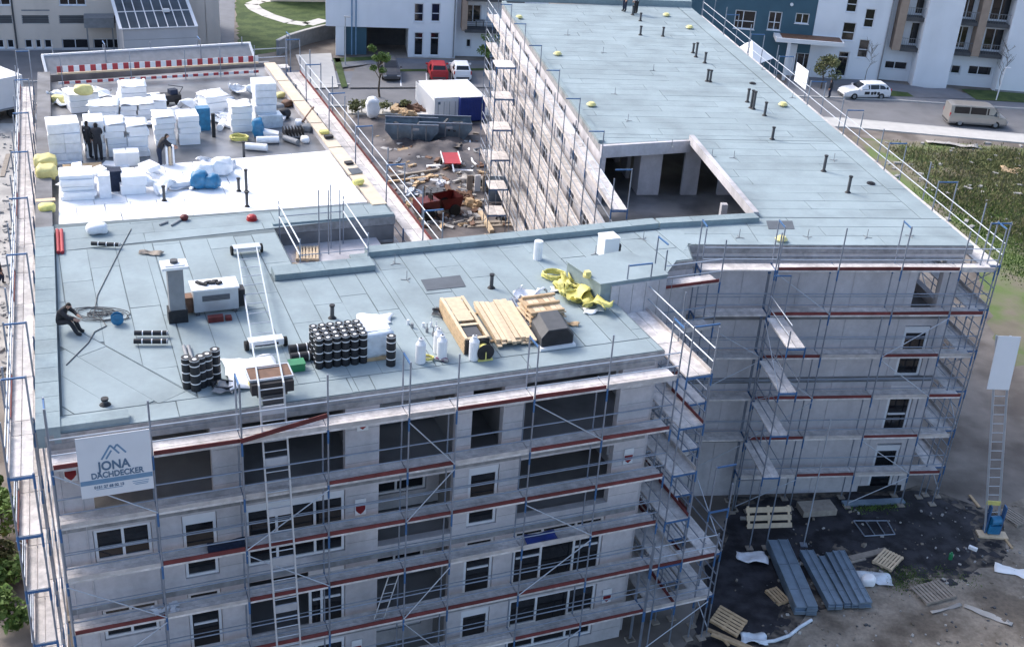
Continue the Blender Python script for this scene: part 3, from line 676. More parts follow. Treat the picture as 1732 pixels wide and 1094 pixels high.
# left wing, courtyard side
LWR = Frame(FF.P(14.0, 13.2).xy, 113.1)
scaffold('scaffold along the timber-topped edge of the left wing', LWR, [-2.6] + [2.57 * i for i in range(10)], [11.7, 9.7, 7.7, 5.7, 3.7, 1.7], pattern=lambda i, k: 'toe_red' if k == 0 else None, to=-1.15, ti=-.35, ztop=13.7, braces=False)
BK = Frame(FF.P(14.9, 37.3).xy, 180 + 23.1 + 4)
scaffold('scaffold behind the striped barrier at the back of the left wing', BK, [0, 2.6, 5.1, 7.7, 10.2, 12.8], [11.6, 9.6, 7.6], pattern=lambda i, k: None, to=-1.1, ti=-.35, zb=0, ztop=13.4, toes=False)
s0_, z0_ = RRW.on(1338, 158, -1.35); s1_, z1_ = RRW.on(1361, 160, -1.35)
tag(MB().box(RRW.P((s0_ + s1_) / 2, -1.4, 12.9), (abs(s1_ - s0_), .03, 1.1), RRW.a).build('white_board', 'white_paint'), 'white board fixed to the guard rail of the long right scaffold', 'board')
# light well guard rails
gr = thing('guard_railing', 'steel guard railing around the square light well in the roof', 'railing', FF.P(9.1, 9.2, 11.5))
for s in (9.2, 11.75):
    for t in (9.15, 12.9):
        tube('post', gr, 'steel', FF.P(s, t, 11.5), FF.P(s, t, 13.55), .026, 6)
    for z in (12.9, 13.4): tube('rail', gr, 'steel_pale', FF.P(s, 9.15, z), FF.P(s, 12.9, z), .03, 6)
for px, py in ((540, 400), (556, 400), (560, 390), (575, 400)):
    s, t = FF.loc(px, py + 30, 11.5); tube('post', gr, 'steel', FF.P(s, t, 11.5), FF.P(s, t, 14.2), .024, 6)
for t in (9.15, 12.9): tube('rail', gr, 'steel', FF.P(9.2, t, 12.9), FF.P(11.75, t, 12.9), .02, 6)
# ================================================================== things on the roofs
def hz(P, px, py):
    """height of the pixel on the vertical through P"""
    d = ray(px, py); k = hypot(P.x, P.y) / hypot(d.x, d.y); return CAMZ + d.z * k
def ring(c, r, n=24, ph=0.0, z=0.0): return [Vector((c[0] + r * cos(2 * pi * i / n + ph), c[1] + r * sin(2 * pi * i / n + ph), z)) for i in range(n + 1)]
def Z(v, z): return Vector((v.x, v.y, z))
# vent stack with white cap
p = G(301, 541, ZR); h = hz(p, 296, 446) - ZR
c = thing('vent_stack', 'tall grey vent stack with white slab cap and black foot', 'chimney', p)
box('foot', c, 'bitumen', p + Vector((0, 0, .23)), (.62, .5, .46), FF.a)
box('shaft', c, 'mid_grey', p + Vector((0, 0, .46 + (h - .55) / 2)), (.5, .42, h - .55), FF.a)
MB().box(p + Vector((0, 0, h - .04)), (.84, .66, .09), FF.a).box(p + Vector((0, 0, h + .02)), (.62, .48, .05), FF.a).build('cap', 'white_paint', c)
tube('outlet', c, 'dark_grey', p + Vector((0, 0, h + .04)), p + Vector((0, 0, h + .14)), .13, 12)
# ventilation unit
a, b = G(330, 537, ZR), G(404, 526, ZR); w = (b - a).length; mid = (a + b) / 2 + FF.n * .38
v = thing('ventilation_unit', 'white box-shaped ventilation unit beside the tall vent stack', 'ventilation unit', mid)
MB().box(mid + Vector((0, 0, .52)), (w, .72, .78), FF.a).build('housing', 'alu', v)
box('lid', v, 'white_paint', mid + Vector((0, 0, .94)), (w + .08, .82, .06), FF.a)
box('grille', v, 'louvre', mid - FF.n * .365 + Vector((0, 0, .62)), (w * .62, .03, .2), FF.a)
for k in range(4): box('slat', v, 'dark_grey', mid - FF.n * .385 + Vector((0, 0, .54 + k * .05)), (w * .6, .015, .018), FF.a)
for s in (-1, 1): box('foot', v, 'dark_grey', mid + FF.u * (s * w * .42) + Vector((0, 0, .065)), (.12, .72, .13), FF.a)
box('connection_box', v, 'dark', mid + FF.u * (w / 2 + .13) + Vector((0, 0, .42)), (.24, .4, .62), FF.a)
box('duct', v, 'brown', mid - FF.u * (w / 2 + .18) + Vector((0, 0, .35)), (.34, .4, .55), FF.a)
m = MB()
for i in range(7): m.box(mid + FF.u * (-.5 + i * .11) + FF.n * random.uniform(-.1, .15) + Vector((0, 0, 1.01)), (.2, .1, .08), random.uniform(0, 3))
tag(m.build('tool_heap', 'dark'), 'black power tools and cable heaped on the ventilation unit', 'tools')
bx_ = G(365, 543, ZR); tag(MB().box(bx_ + Vector((0, 0, .1)), (.5, .22, .2), FF.a).box(bx_ + FF.u * .42 + Vector((0, 0, .07)), (.2, .2, .14), FF.a).build('tool_box', 'dark_red'), 'dark red tool box on the roof in front of the ventilation unit', 'tool box')
# membrane rolls
def roll_mesh():
    bm = MB(); bm.tube((0, 0, 0), (0, 0, 1.05), .15, 14); bm.mi = 1
    for z in (.26, .56, .86): bm.tube((0, 0, z - .017), (0, 0, z + .017), .1525, 14)
    bm.tube((0, 0, 1.02), (0, 0, 1.04), .1515, 14); bm.tube((0, 0, 1.04), (0, 0, 1.056), .065, 10)
    bmm = bm.bm; me = bpy.data.meshes.new('roll'); bmm.to_mesh(me); bmm.free(); me.materials.append(MATS['bitumen']); me.materials.append(MATS['white_paint']); return me
ROLL = roll_mesh(); band_names = ['leftmost', 'second', 'third', 'fourth', 'rightmost']
def roll(P, label, group, lying=None, name='membrane_roll', sc=1.0):
    M = Matrix.Translation(P) @ (Matrix.Rotation(random.uniform(0, 6), 4, 'Z') if lying is None else (Matrix.Translation((0, 0, .15)) @ Matrix.Rotation(lying, 4, 'Z') @ Matrix.Rotation(pi / 2, 4, 'Y'))) @ Matrix.Diagonal((sc, sc, 1, 1))
    return tag(put(name, ROLL, M), label, 'membrane roll', group)
for i, (x, y) in enumerate(((318, 655), (332, 659), (342, 653), (353, 649), (366, 641))):
    roll(G(x, y, ZR), 'upright black membrane roll with white bands, %s of the five near the roof edge' % band_names[i], 'five loose membrane rolls')
for i in range(2):
    q = G(318 + 8 * i, 612, ZR); tag(put('membrane_strip', unit('tube', 'mid_grey', 10), tubeM(q + Vector((0, 0, .06)), q + FF.n * .95 + Vector((0, 0, .06)), .06)), '%s grey tube lying behind the five loose rolls' % ('left' if i == 0 else 'right'), 'tube')
g0 = G(540, 622, ZR); n = 0
for r in range(4):
    for k in range(6):
        P = g0 + FF.u * (k * .28 + random.uniform(0, .03)) + FF.n * (r * .28 + random.uniform(0, .03)) + Vector((0, 0, .0))
        roll(P, 'black roll in the %s row of the dense block, %s from its left end' % (('front', 'second', 'third', 'back')[r], ('first', 'second', 'third', 'fourth', 'fifth', 'sixth')[k]), 'dense block of membrane rolls', sc=.88)
for i, (x, y) in enumerate(((543, 606), (556, 600))):
    P = G(x, y, ZR) + Vector((0, 0, 0)) + FF.n * .2
roll(G(661, 617, ZR), 'single upright membrane roll standing right of the wrapped pallet', 'loose upright rolls')
roll(G(489, 598, ZR), 'black membrane roll lying behind another beside the hoist', 'lying rolls', lying=FF.a)
roll(G(492, 612, ZR), 'black membrane roll lying in front of another beside the hoist', 'lying rolls', lying=FF.a)
roll(G(228, 570, ZR), 'upper of two black rolls lying side by side on the open roof', 'lying rolls', lying=FF.a - .25, sc=.55)
roll(G(227, 584, ZR), 'lower of two black rolls lying side by side on the open roof', 'lying rolls', lying=FF.a - .25, sc=.55)
roll(G(155, 418, ZR), 'thin black roll lying near the white insulation edge', 'lying rolls', lying=FF.a - .35, sc=.5)
# wrapped pallet
a, b = G(612, 615, ZR), G(664, 604, ZR); w = (b - a).length; c_ = (a + b) / 2 + FF.n * .55
wp = thing('wrapped_pallet', 'pallet load wrapped in silvery white film beside the membrane rolls', 'pallet load', c_)
box('pallet', wp, 'timber', c_ + Vector((0, 0, .07)), (w + .06, 1.15, .12), FF.a)
m = MB().box(c_ + Vector((0, 0, .53)), (w, 1.1, .8), FF.a); bmesh.ops.subdivide_edges(m.bm, edges=m.bm.edges[:], cuts=5, use_grid_fill=True); m.lumpy(.05, 4, 3).build('film_wrap', 'film', wp, smooth=True)
m = MB().box(c_ + FF.n * .1 + Vector((0, 0, .96)), (w * .9, .8, .04), FF.a, rx=.06); m.build('top_sheet', 'foam_wrap', wp)
def crumple(label, x, y, z, size, mname, cat='sheeting', name='crumpled_film', rz=0, amp=.25):
    P = G(x, y, z); m = MB(); bmesh.ops.create_grid(m.bm, x_segments=10, y_segments=8, size=.5)
    for v in m.bm.verts: v.co.x *= size[0]; v.co.y *= size[1]
    m.lumpy(amp * size[2], 2.6 / max(.3, size[0]) * 1.2, sum(map(ord, label)) % 17)
    zmin = min(v.co.z for v in m.bm.verts)
    for v in m.bm.verts: v.co.z += -zmin + .012
    ex = bmesh.ops.solidify(m.bm, geom=m.bm.faces[:], thickness=.01)
    bmesh.ops.rotate(m.bm, verts=m.bm.verts, matrix=Matrix.Rotation(rz, 3, 'Z')); bmesh.ops.translate(m.bm, verts=m.bm.verts, vec=P)
    return tag(m.build(name, mname, smooth=True), label, cat)
crumple('crumpled white film heaped behind the dense block of rolls', 578, 578, ZR, (1.1, .8, 1.5), 'foam_wrap', amp=.35)
crumple('flat white sheet with grey corner lying behind the wrapped pallet', 634, 542, ZR, (1.2, .6, .5), 'foam_wrap', 'sheet', 'loose_sheet', FF.a - .3)
box_g = G(502, 624, ZR); tag(MB().box(box_g + Vector((0, 0, .12)), (.46, .36, .24), FF.a).box(box_g + Vector((0, 0, .255)), (.5, .4, .03), FF.a).build('green_box', 'green'), 'small green plastic box beside the hoist carriage', 'box')
# gas cylinders and burner gear
def cylinder(x, y, label):
    P = G(x, y, ZR); t_ = thing('gas_cylinder', label, 'gas cylinder', P, 'white gas cylinders')
    m = MB(); m.cone(P + Vector((0, 0, .02)), .165, .165, .66, 16).cone(P + Vector((0, 0, .68)), .165, .07, .13, 16); m.build('body', 'white_paint', t_, smooth=False)
    MB().tube(P + Vector((0, 0, .81)), P + Vector((0, 0, .9)), .03, 8).box(P + Vector((.03, 0, .86)), (.1, .03, .03)).build('valve', 'dark_grey', t_)
    MB().tube(P + Vector((0, 0, .78)), P + Vector((0, 0, .87)), .085, 12).build('collar', 'white_pvc', t_)
cylinder(711, 613, 'white gas cylinder with yellow coil at its right side'); cylinder(747, 607, 'white gas cylinder second from left near purple gloves'); cylinder(741, 596, 'white gas cylinder half hidden behind another'); cylinder(801, 608, 'white gas cylinder beside the yellow hose drum')
def coil(label, x, y, z, r, th, mname, turns=5, cat='hose', name='hose_coil', tilt=0.0, jit=.12):
    P = G(x, y, z); m = MB(); pts = []
    for i in range(turns * 14):
        a = i / 14 * 2 * pi; rr = r * (1 + random.uniform(-jit, jit)); pts.append(P + Vector((rr * cos(a), rr * sin(a) * .8, th + i / 14 * th * .9 + random.uniform(0, th) + tilt * rr * sin(a))))
    m.path(pts, th, 5); return tag(m.build(name, mname), label, cat)
coil('small yellow hose coil leaning at the leftmost gas cylinder', 723, 608, ZR, .18, .02, 'yellow', 5)
coil('coiled yellow hose lying beside the yellow bags', 937, 470, ZR, .42, .03, 'yellow', 7)
P = G(818, 606, ZR); hd = thing('hose_drum', 'yellow and black hose drum at the right-hand gas cylinder', 'hose drum', P)
for s in (-1, 1): tube('flange', hd, 'dark', P + FF.n * (s * .14) + Vector((0, 0, .3)), P + FF.n * (s * .17) + Vector((0, 0, .3)), .29, 16)
tube('hose', hd, 'yellow', P - FF.n * .12 + Vector((0, 0, .3)), P + FF.n * .12 + Vector((0, 0, .3)), .2, 14)
MB().bar(P - FF.u * .25 + Vector((0, 0, .03)), P + FF.u * .25 + Vector((0, 0, .03)), .4, .05).bar(P - FF.n * .19 + Vector((0, 0, .05)), P - FF.n * .19 + Vector((0, 0, .32)), .04, .04).build('stand', 'yellow', hd)
P = G(735, 608, ZR); tag(MB().path([P + Vector((-.35, .05, .06)), P + Vector((.2, -.12, .05)), P + Vector((.32, -.15, .12))], .02).tube(P + Vector((.32, -.15, .1)), P + Vector((.45, -.2, .1)), .05, 8).build('gas_burner', 'mid_grey'), 'grey gas burner lance lying in front of the gas cylinders', 'burner')
P = G(752, 611, ZR); tag(MB().ball(P + Vector((0, 0, .06)), .11, (1.2, .8, .6)).ball(P + Vector((-.2, .06, .06)), .1, (1.1, .8, .6)).build('work_gloves', 'purple'), 'dark purple work gloves dropped by the gas cylinders', 'gloves')
for i, (x, y) in enumerate(((690, 548), (697, 554), (716, 553), (722, 562), (729, 552), (733, 568), (738, 558))):
    P = G(x, y, ZR); m = MB().tube(P, P + Vector((0, 0, .16)), .05, 8)
    if i > 2: m.tube(P + Vector((0, 0, .16)), P + Vector((0, 0, .34)), .018, 6)
    tag(m.build('sealant_tin', 'white_pvc' if i % 2 == 0 else 'mid_grey'), 'small tin or cartridge standing in the cluster behind the gas cylinders', 'tin', 'small tins behind the gas cylinders')
# skylight crate
a, b = G(806, 598, ZR), G(763, 528, ZR); d = b - a; L = d.length; an = atan2(d.y, d.x); mid = (a + b) / 2; nv = Vector((-sin(an), cos(an), 0)); uv = Vector((cos(an), sin(an), 0))
cr = thing('timber_crate', 'long open timber crate with a framed hatch beside the planks', 'crate', mid)
for s in (-1, 1):
    for z in (.1, .28, .46): bar('side_board', cr, 'timber', mid + nv * (s * .42) - uv * (L / 2) + Vector((0, 0, z)), mid + nv * (s * .42) + uv * (L / 2) + Vector((0, 0, z)), .035, .15)
for k in (.02, .33, .62, .98):
    q = mid + uv * (L * (k - .5)); bar('cross_board', cr, 'timber_pale', q - nv * .42 + Vector((0, 0, .56)), q + nv * .42 + Vector((0, 0, .56)), .12, .035)
q = mid + uv * (L * .19); box('lid_board', cr, 'timber_pale', q + Vector((0, 0, .575)), (L * .55, .55, .03), an)
q = mid - uv * (L * .26); box('hatch_glass', cr, 'dark_grey', q + Vector((0, 0, .5)), (L * .32, .5, .04), an)
for s in (-1, 1): bar('top_rail', cr, 'timber_pale', mid + nv * (s * .37) - uv * (L / 2) + Vector((0, 0, .585)), mid + nv * (s * .37) + uv * (L / 2) + Vector((0, 0, .585)), .1, .04)
box('end_sheet', cr, 'dark', mid - uv * (L / 2 + .03) + Vector((0, 0, .3)), (.03, .8, .5), an)
crumple('dark grey film bunched at the far end of the timber crate', 748, 534, ZR, (.5, .4, 1.0), 'dark_grey')
# plank pile
a, b = G(872, 586, ZR), G(832, 520, ZR); d = b - a; L = d.length; an = atan2(d.y, d.x); uv = Vector((cos(an), sin(an), 0)); nv = Vector((-sin(an), cos(an), 0)); mid = (a + b) / 2
pl = thing('plank_pile', 'bundle of pale new timber planks lying on the roof', 'planks', mid)
for k in range(8):
    for j in range(3):
        o = random.uniform(-.12, .12); box('plank', pl, 'timber_pale', mid + nv * (-.62 + k * .17 + random.uniform(-.015, .015)) + uv * o + Vector((0, 0, .1 + j * .07)), (L * random.uniform(.94, 1.02), .155, .05), an + random.uniform(-.012, .012))
for k in (-.35, .35): box('bearer', pl, 'timber', mid + uv * (L * k) + Vector((0, 0, .035)), (.1, 1.5, .06), an)
for k in range(3): box('plank', pl, 'timber', mid + nv * (.95 + .16 * k) + uv * (.25) + Vector((0, 0, .05)), (L * .7, .14, .05), an + .03)
# aluminium profiles beside the plank pile
a, b = G(908, 578, ZR), G(872, 508, ZR); d = b - a; an = atan2(d.y, d.x); nv = Vector((-sin(an), cos(an), 0)); uv = Vector((cos(an), sin(an), 0)); mid = (a + b) / 2
pf = thing('metal_profiles', 'bundle of grey metal profiles between the planks and the pallet', 'profiles', mid)
for k in range(5): box('profile', pf, 'steel', mid + nv * (-.2 + k * .1) + uv * random.uniform(-.1, .1) + Vector((0, 0, .06 + .02 * (k % 2))), (d.length, .07, .07), an)
# skylight hood with board stack on top
a, b = G(915, 592, ZR), G(969, 584, ZR); d = b - a; w = d.length; fu = d.normalized(); fa = atan2(d.y, d.x); e0 = G(872, 512, ZR); fd = (e0 - a); LL = fd.length; fd = fd.normalized(); 
sk = thing('skylight_hood', 'black hexagonal-ended skylight hood on a white base by the roof edge', 'skylight', (a + b) / 2)
def hood(y0, y1, zz, k=1.0):
    pr = [(-.5, .06), (-.5, .38), (-.3, .62), (.3, .62), (.5, .38), (.5, .06)]
    m = MB(); R = []
    for y in (y0, y1):
        R.append([m.bm.verts.new((a + b) / 2 + fu * (q[0] * w * k) + fd * y + Vector((0, 0, zz + q[1] * 1.1 * k))) for q in pr])
    m.bm.faces.new(R[0]); m.bm.faces.new(R[1][::-1])
    for i in range(6): m.bm.faces.new((R[0][(i + 1) % 6], R[0][i], R[1][i], R[1][(i + 1) % 6]))
    return m
hood(.03, 1.35, .0).build('hood', 'dark_grey', sk); hood(-.005, .02, .0, .93).build('front_panel', 'dark', sk)
bar('base_frame', sk, 'white_paint', (a + b) / 2 - fu * (w * .55) + Vector((0, 0, .05)), (a + b) / 2 + fu * (w * .55) + Vector((0, 0, .05)), .2, .1)
c2 = (a + b) / 2 + fd * 2.0
pb = thing('board_stack', 'stack of pallet boards piled behind the skylight hood', 'boards', c2)
for j in range(4):
    for k in range(6): box('board', pb, 'timber_pale' if (k + j) % 3 else 'timber', c2 + fu * (-.55 + .21 * k) + Vector((0, 0, .06 + j * .17)), (.19, 1.5 - .05 * j, .04), fa + random.uniform(-.02, .02))
    for y in (-.6, 0, .6): box('bearer', pb, 'timber', c2 + fd * y + Vector((0, 0, .125 + j * .17)), (1.25, .1, .09), fa)
crumple('white film draped behind the stack of pallet boards', 895, 510, ZR, (1.0, .7, 1.3), 'foam_wrap', amp=.3)
# yellow insulation bags
def bag(label, x, y, z, size, mname, rz=0.0, name='bag', cat='bag', lump=.16, group=None):
    P = G(x, y, z); m = MB(); bmesh.ops.create_icosphere(m.bm, subdivisions=3, radius=1)
    for v in m.bm.verts:
        s_ = lambda q, e: math.copysign(abs(q) ** e, q)
        v.co = Vector((s_(v.co.x, .62) * size[0] / 2, s_(v.co.y, .62) * size[1] / 2, s_(v.co.z, .7) * size[2] / 2))
    m.lumpy(lump * min(size), 5.0, sum(map(ord, label)) % 23)
    zm = min(v.co.z for v in m.bm.verts)
    for v in m.bm.verts: v.co.z = max(v.co.z - zm - .03, 0.0)
    bmesh.ops.rotate(m.bm, verts=m.bm.verts, matrix=Matrix.Rotation(rz, 3, 'Z')); bmesh.ops.translate(m.bm, verts=m.bm.verts, vec=P)
    return tag(m.build(name, mname, smooth=True), label, cat, group)
for i, (x, y, s, lb) in enumerate(((958, 490, .8, 'yellow bag lying next to the coiled yellow hose'), (972, 503, .95, 'large crumpled yellow bag in the middle of the row by the stair head'), (985, 492, .75, 'yellow bag against the stair head wall'), (1000, 520, .95, 'yellow bag at the near end of the row by the stair head'))):
    tag(crumple(lb, x, y, ZR, (s * 1.2, s * .8, 1.5), 'yellow', 'bag', 'insulation_bag', FF.a + .9 + i * .4, .3), lb, 'bag', 'yellow bags by the stair head')
crumple('white paper scrap under the yellow bags', 945, 492, ZR, (.6, .4, .4), 'foam_wrap'); crumple('white paper scrap at the near end of the yellow bags', 1003, 527, ZR, (.7, .4, .5), 'foam_wrap')
P = G(993, 468, 13.2); tag(MB().tube(P, P + Vector((0, 0, .1)), .16, 12).box(P + Vector((0, 0, .16)), (.2, .2, .12), .4).build('roof_outlet', 'yellow_pale'), 'pale yellow roof outlet cover on the stair head', 'roof outlet')
# white roll, white cube
P = G(909, 438, ZR); tag(MB().tube(P, P + Vector((0, 0, .75)), .17, 16).tube(P + Vector((0, 0, .75)), P + Vector((0, 0, .765)), .12, 16).build('fleece_roll', 'foam_wrap'), 'upright white fleece roll near the courtyard parapet', 'roll')
P = G(1026, 438, 12.8); P = Vector((P.x, P.y, 13.22))
P = G(1026, 441, ZR) ; wc = thing('white_vent_cube', 'white cube-shaped vent box behind the stair head', 'vent box', P)
box('body', wc, 'white_paint', P + Vector((0, 0, .62)), (.62, .6, .8), RF.a + .25); box('foot', wc, 'bitumen', P + Vector((0, 0, .11)), (.56, .54, .22), RF.a + .25); box('lid', wc, 'foam', P + Vector((0, 0, 1.04)), (.66, .64, .05), RF.a + .25)
P = G(1044, 428, ZR); tag(MB().tube(P, P + Vector((0, 0, .3)), .13, 10).ball(P + Vector((0, 0, .3)), .14).build('vent_cowl', 'dark'), 'small black vent cowl right of the white vent box', 'vent')
# dark patch, red pallet etc.
pp = [G(x, y, ZR) for x, y in ((712, 474), (778, 466), (788, 485), (722, 492))]
tag(MB().prism([(q.x, q.y) for q in pp], ZR + .006, ZR + .02).build('membrane_patch', 'membrane_patch'), 'dark grey membrane patch lying on the middle of the front roof', 'patch')
pp = [G(x, y, ZR) for x, y in ((1296, 374), (1340, 374), (1344, 388), (1300, 388))]
tag(MB().prism([(q.x, q.y) for q in pp], ZR + .006, ZR + .016).build('membrane_patch', 'membrane_patch'), 'grey membrane patch beside the terrace corner', 'patch')
tag(MB().box(G(848, 400 + 8, ZR) + Vector((0, 0, .06)), (.5, .18, .1), FF.a).build('wood_scrap', 'timber'), 'short brown timber scrap near the courtyard parapet', 'timber scrap')
crumple('pink-brown scrap lying in front of the yellow bags', 966, 550, ZR, (.6, .25, .5), 'timber', 'scrap', 'scrap')
# vent pipes
def vent(x, y, z, hh, label, r=.065, group=None):
    P = G(x, y, z); t_ = thing('vent_pipe', label, 'vent pipe', P, group)
    MB().cone(P + Vector((0, 0, .0)), r * 2.2, r, .09, 10).build('collar', 'bitumen', t_); tube('pipe', t_, 'dark_grey', P + Vector((0, 0, .05)), P + Vector((0, 0, hh)), r, 10); tube('cap', t_, 'dark', P + Vector((0, 0, hh)), P + Vector((0, 0, hh + .06)), r * 1.35, 10)
vent(562, 538, ZR, .45, 'short black vent pipe behind the dense block of rolls', .07); vent(831, 487, ZR, .5, 'black vent pipe right of the dark membrane patch', .07)
for x, y, h_, lb in ((1070, 26, .6, 'black vent pipe at the far end of the right wing, by the workers'), (1083, 36, .5, 'second-farthest black vent pipe on the right wing'), (1083, 60, .55, 'black vent pipe left of another, third row from the far end'), (1121, 62, .55, 'black vent pipe right of another, third row from the far end'), (1172, 90, .55, 'left pipe of the upper close pair on the right wing'), (1177, 97, .85, 'taller right pipe of the upper close pair on the right wing'), (1192, 107, .6, 'single black vent pipe just below the upper close pair'), (1196, 138, .65, 'left pipe of the middle close pair on the right wing'), (1201, 139, .65, 'right pipe of the middle close pair on the right wing'), (1264, 173, .7, 'left pipe of the group of three on the right wing'), (1270, 183, .95, 'tall middle pipe of the group of three on the right wing'), (1274, 185, .95, 'tall right pipe of the group of three on the right wing'), (1293, 196, .7, 'single black pipe just below the group of three'), (1306, 236, .6, 'black vent pipe second row from the terrace'), (1393, 290, .75, 'black vent pipe second from the near end of the right wing'), (1434, 326, .75, 'black vent pipe nearest the end wall of the right wing')):
    vent(x, y, ZR, h_, lb, .07, 'vent pipes on the right wing')
for x, y, z, h_, lb in ((413, 270, 12.05, .8, 'black vent pipe at the edge of the white insulation field'), (404, 324, 12.33, .55, 'shorter of two black vent pipes in the white insulation field'), (417, 325, 12.33, .95, 'taller of two black vent pipes in the white insulation field'), (418, 350, 12.33, .6, 'black vent pipe in the near part of the white insulation field'), (278, 340, 12.33, .6, 'black vent pipe near the left of the white insulation field')):
    vent(x, y, z, h_, lb, .06)
P = G(178, 684, ZR); vent(178, 684, ZR, .16, 'stubby black vent in the front-left corner of the roof', .08)
# roof outlets with pale yellow covers on the wing
for x, y, lb in ((1000, 180, 'pale yellow outlet cover by the near left edge of the right wing'), (943, 94, 'pale yellow outlet cover midway along the left edge of the right wing'), (878, 32, 'pale yellow outlet cover at the far left of the right wing'), (1324, 180, 'pale yellow outlet cover near the right edge of the right wing'), (1166, 49, 'pale yellow outlet cover at the far right edge'), (1127, 28, 'pale yellow outlet cover in the middle of the far end'), (1321, 408, 'pale yellow outlet cover at the end wall edge')):
    P = G(x, y, ZR); tag(MB().tube(P, P + Vector((0, 0, .1)), .08, 10).cone(P + Vector((0, 0, .1)), .27, .16, .12, 16).build('roof_outlet', 'yellow_pale'), lb, 'roof outlet', 'roof outlets of the right wing')
# anchor posts
ORD = ('nearest', 'second nearest', 'third nearest', 'fourth nearest', 'fifth nearest', 'sixth nearest', 'seventh nearest', 'eighth nearest', 'ninth nearest', 'tenth nearest', 'eleventh nearest', 'twelfth nearest', 'thirteenth nearest', 'fourteenth nearest', 'fifteenth nearest', 'sixteenth nearest', 'farthest')
AP = sorted(((668, 446), (688, 474), (1007, 430), (868, 392), (1088, 405), (1136, 248), (1204, 265), (1241, 268), (1366, 402), (1250, 402), (1466, 402), (1540, 400), (986, 248), (1040, 160), (1105, 120), (1020, 90), (1340, 166), (1410, 272), (960, 60), (1062, 205), (1290, 118)), key=lambda q: -q[1]); nf = nw = 0
for x, y in AP:
    P = G(x, y, ZR); m = MB().tube(P, P + Vector((0, 0, .38)), .014, 6)
    for k in range(3):
        a = k * 2.1 + x; m.bar(P + Vector((0, 0, .02)), P + Vector((.22 * cos(a), .22 * sin(a), .02)), .025, .015)
    fr_ = x < 1140 and y > 370; k = nf if fr_ else nw
    if fr_: nf += 1
    else: nw += 1
    tag(m.build('anchor_post', 'mid_grey'), 'thin grey anchor post, %s to the camera on the %s' % (ORD[k], 'front roof' if fr_ else 'right wing roof'), 'anchor post', 'anchor posts on the roof')
# drains on the wing
for x, y, lb in ((1273, 142, 'small black roof drain right of the vent pipe group'), (1473, 311, 'small black roof drain near the right edge')):
    P = G(x, y, ZR); tag(MB().tube(P, P + Vector((0, 0, .05)), .2, 12).tube(P + Vector((0, 0, .05)), P + Vector((0, 0, .09)), .12, 12).build('roof_drain', 'dark'), lb, 'drain')
# cables, reel, tools near the seated worker
m = MB(); pts = []
c0 = G(170, 532, ZR)
for i in range(150):
    a = i * .33; r = .35 + .28 * sin(i * .13) + random.uniform(-.06, .06); pts.append(c0 + Vector((r * 1.5 * cos(a) + .25 * sin(i * .05), r * .8 * sin(a), .02 + .03 * random.random())))
m.path(pts, .014, 5)
def cable(ps, z, r=.016): m.path([G(x, y, z) + Vector((0, 0, .02)) for x, y in ps], r, 5)
cable([(222, 388), (205, 420), (185, 460), (165, 500), (160, 528), (172, 540), (180, 552), (160, 562), (150, 580), (130, 600), (112, 618)], ZR)
tag(m.build('power_cable', 'dark_grey'), 'tangled grey power cable running across the roof beside the seated worker', 'cable')
P = G(199, 548, ZR); cr_ = thing('cable_reel', 'blue cable reel at the end of the tangled cable', 'cable reel', P)
for s in (-.1, .1): tube('flange', cr_, 'blue_bag', P + FF.n * s + Vector((0, 0, .2)), P + FF.n * (s + .02) + Vector((0, 0, .2)), .2, 14)
tube('drum', cr_, 'dark_grey', P - FF.n * .09 + Vector((0, 0, .2)), P + FF.n * .1 + Vector((0, 0, .2)), .12, 12)
for i, x in enumerate((99, 106)):
    P = G(x, 430, ZR); Q = G(x - 2, 392, ZR); tag(put('striped_pole', unit('tube', 'red_stripe', 10), tubeM(P + Vector((0, 0, .07)), Q + Vector((0, 0, .07)), .07)), '%s of two red barrier poles lying by the left parapet' % ('left' if i == 0 else 'right'), 'pole')
bag('white sack with dark edge lying on the roof by the insulation edge', 164, 394, ZR, (.8, .6, .4), 'foam_wrap', .4)
crumple('brown and white tool litter behind the tall vent stack', 256, 430, ZR, (.9, .35, .5), 'timber_grey', 'litter', 'litter')
crumple('coiled dark strap and offcuts beside the five loose rolls', 380, 660, ZR, (.7, .6, .6), 'mid_grey', 'offcuts', 'offcuts')
coil('black hose loop at the front roof edge beside the hoist', 378, 655, ZR, .32, .03, 'dark', 3)
for x0, y0, x1, y1, lb in ((270, 382, 284, 377, 'grey gutter piece lying by the insulation edge'), (290, 383, 312, 370, 'dark lance lying by the insulation edge')):
    a, b = G(x0, y0, ZR), G(x1, y1, ZR); tag(MB().tube(a + Vector((0, 0, .04)), b + Vector((0, 0, .04)), .04, 8).build('metal_bar', 'mid_grey'), lb, 'bar')
tag(MB().ball(G(426, 372, ZR) + Vector((0, 0, .12)), .2, (1, 1, .6)).tube(G(426, 372, ZR), G(426, 372, ZR) + Vector((0, 0, .06)), .22, 12).build('red_bucket', 'red'), 'red bucket lying by the edge of the insulation field', 'bucket')
tag(MB().ball(G(312, 372, ZR) + Vector((0, 0, .12)), .17, (1, 1, .7)).tube(G(312, 372, ZR), G(312, 372, ZR) + Vector((0, 0, .1)), .12, 12).build('red_tool', 'dark_red'), 'dark red tool at the end of the lance by the insulation edge', 'tool')
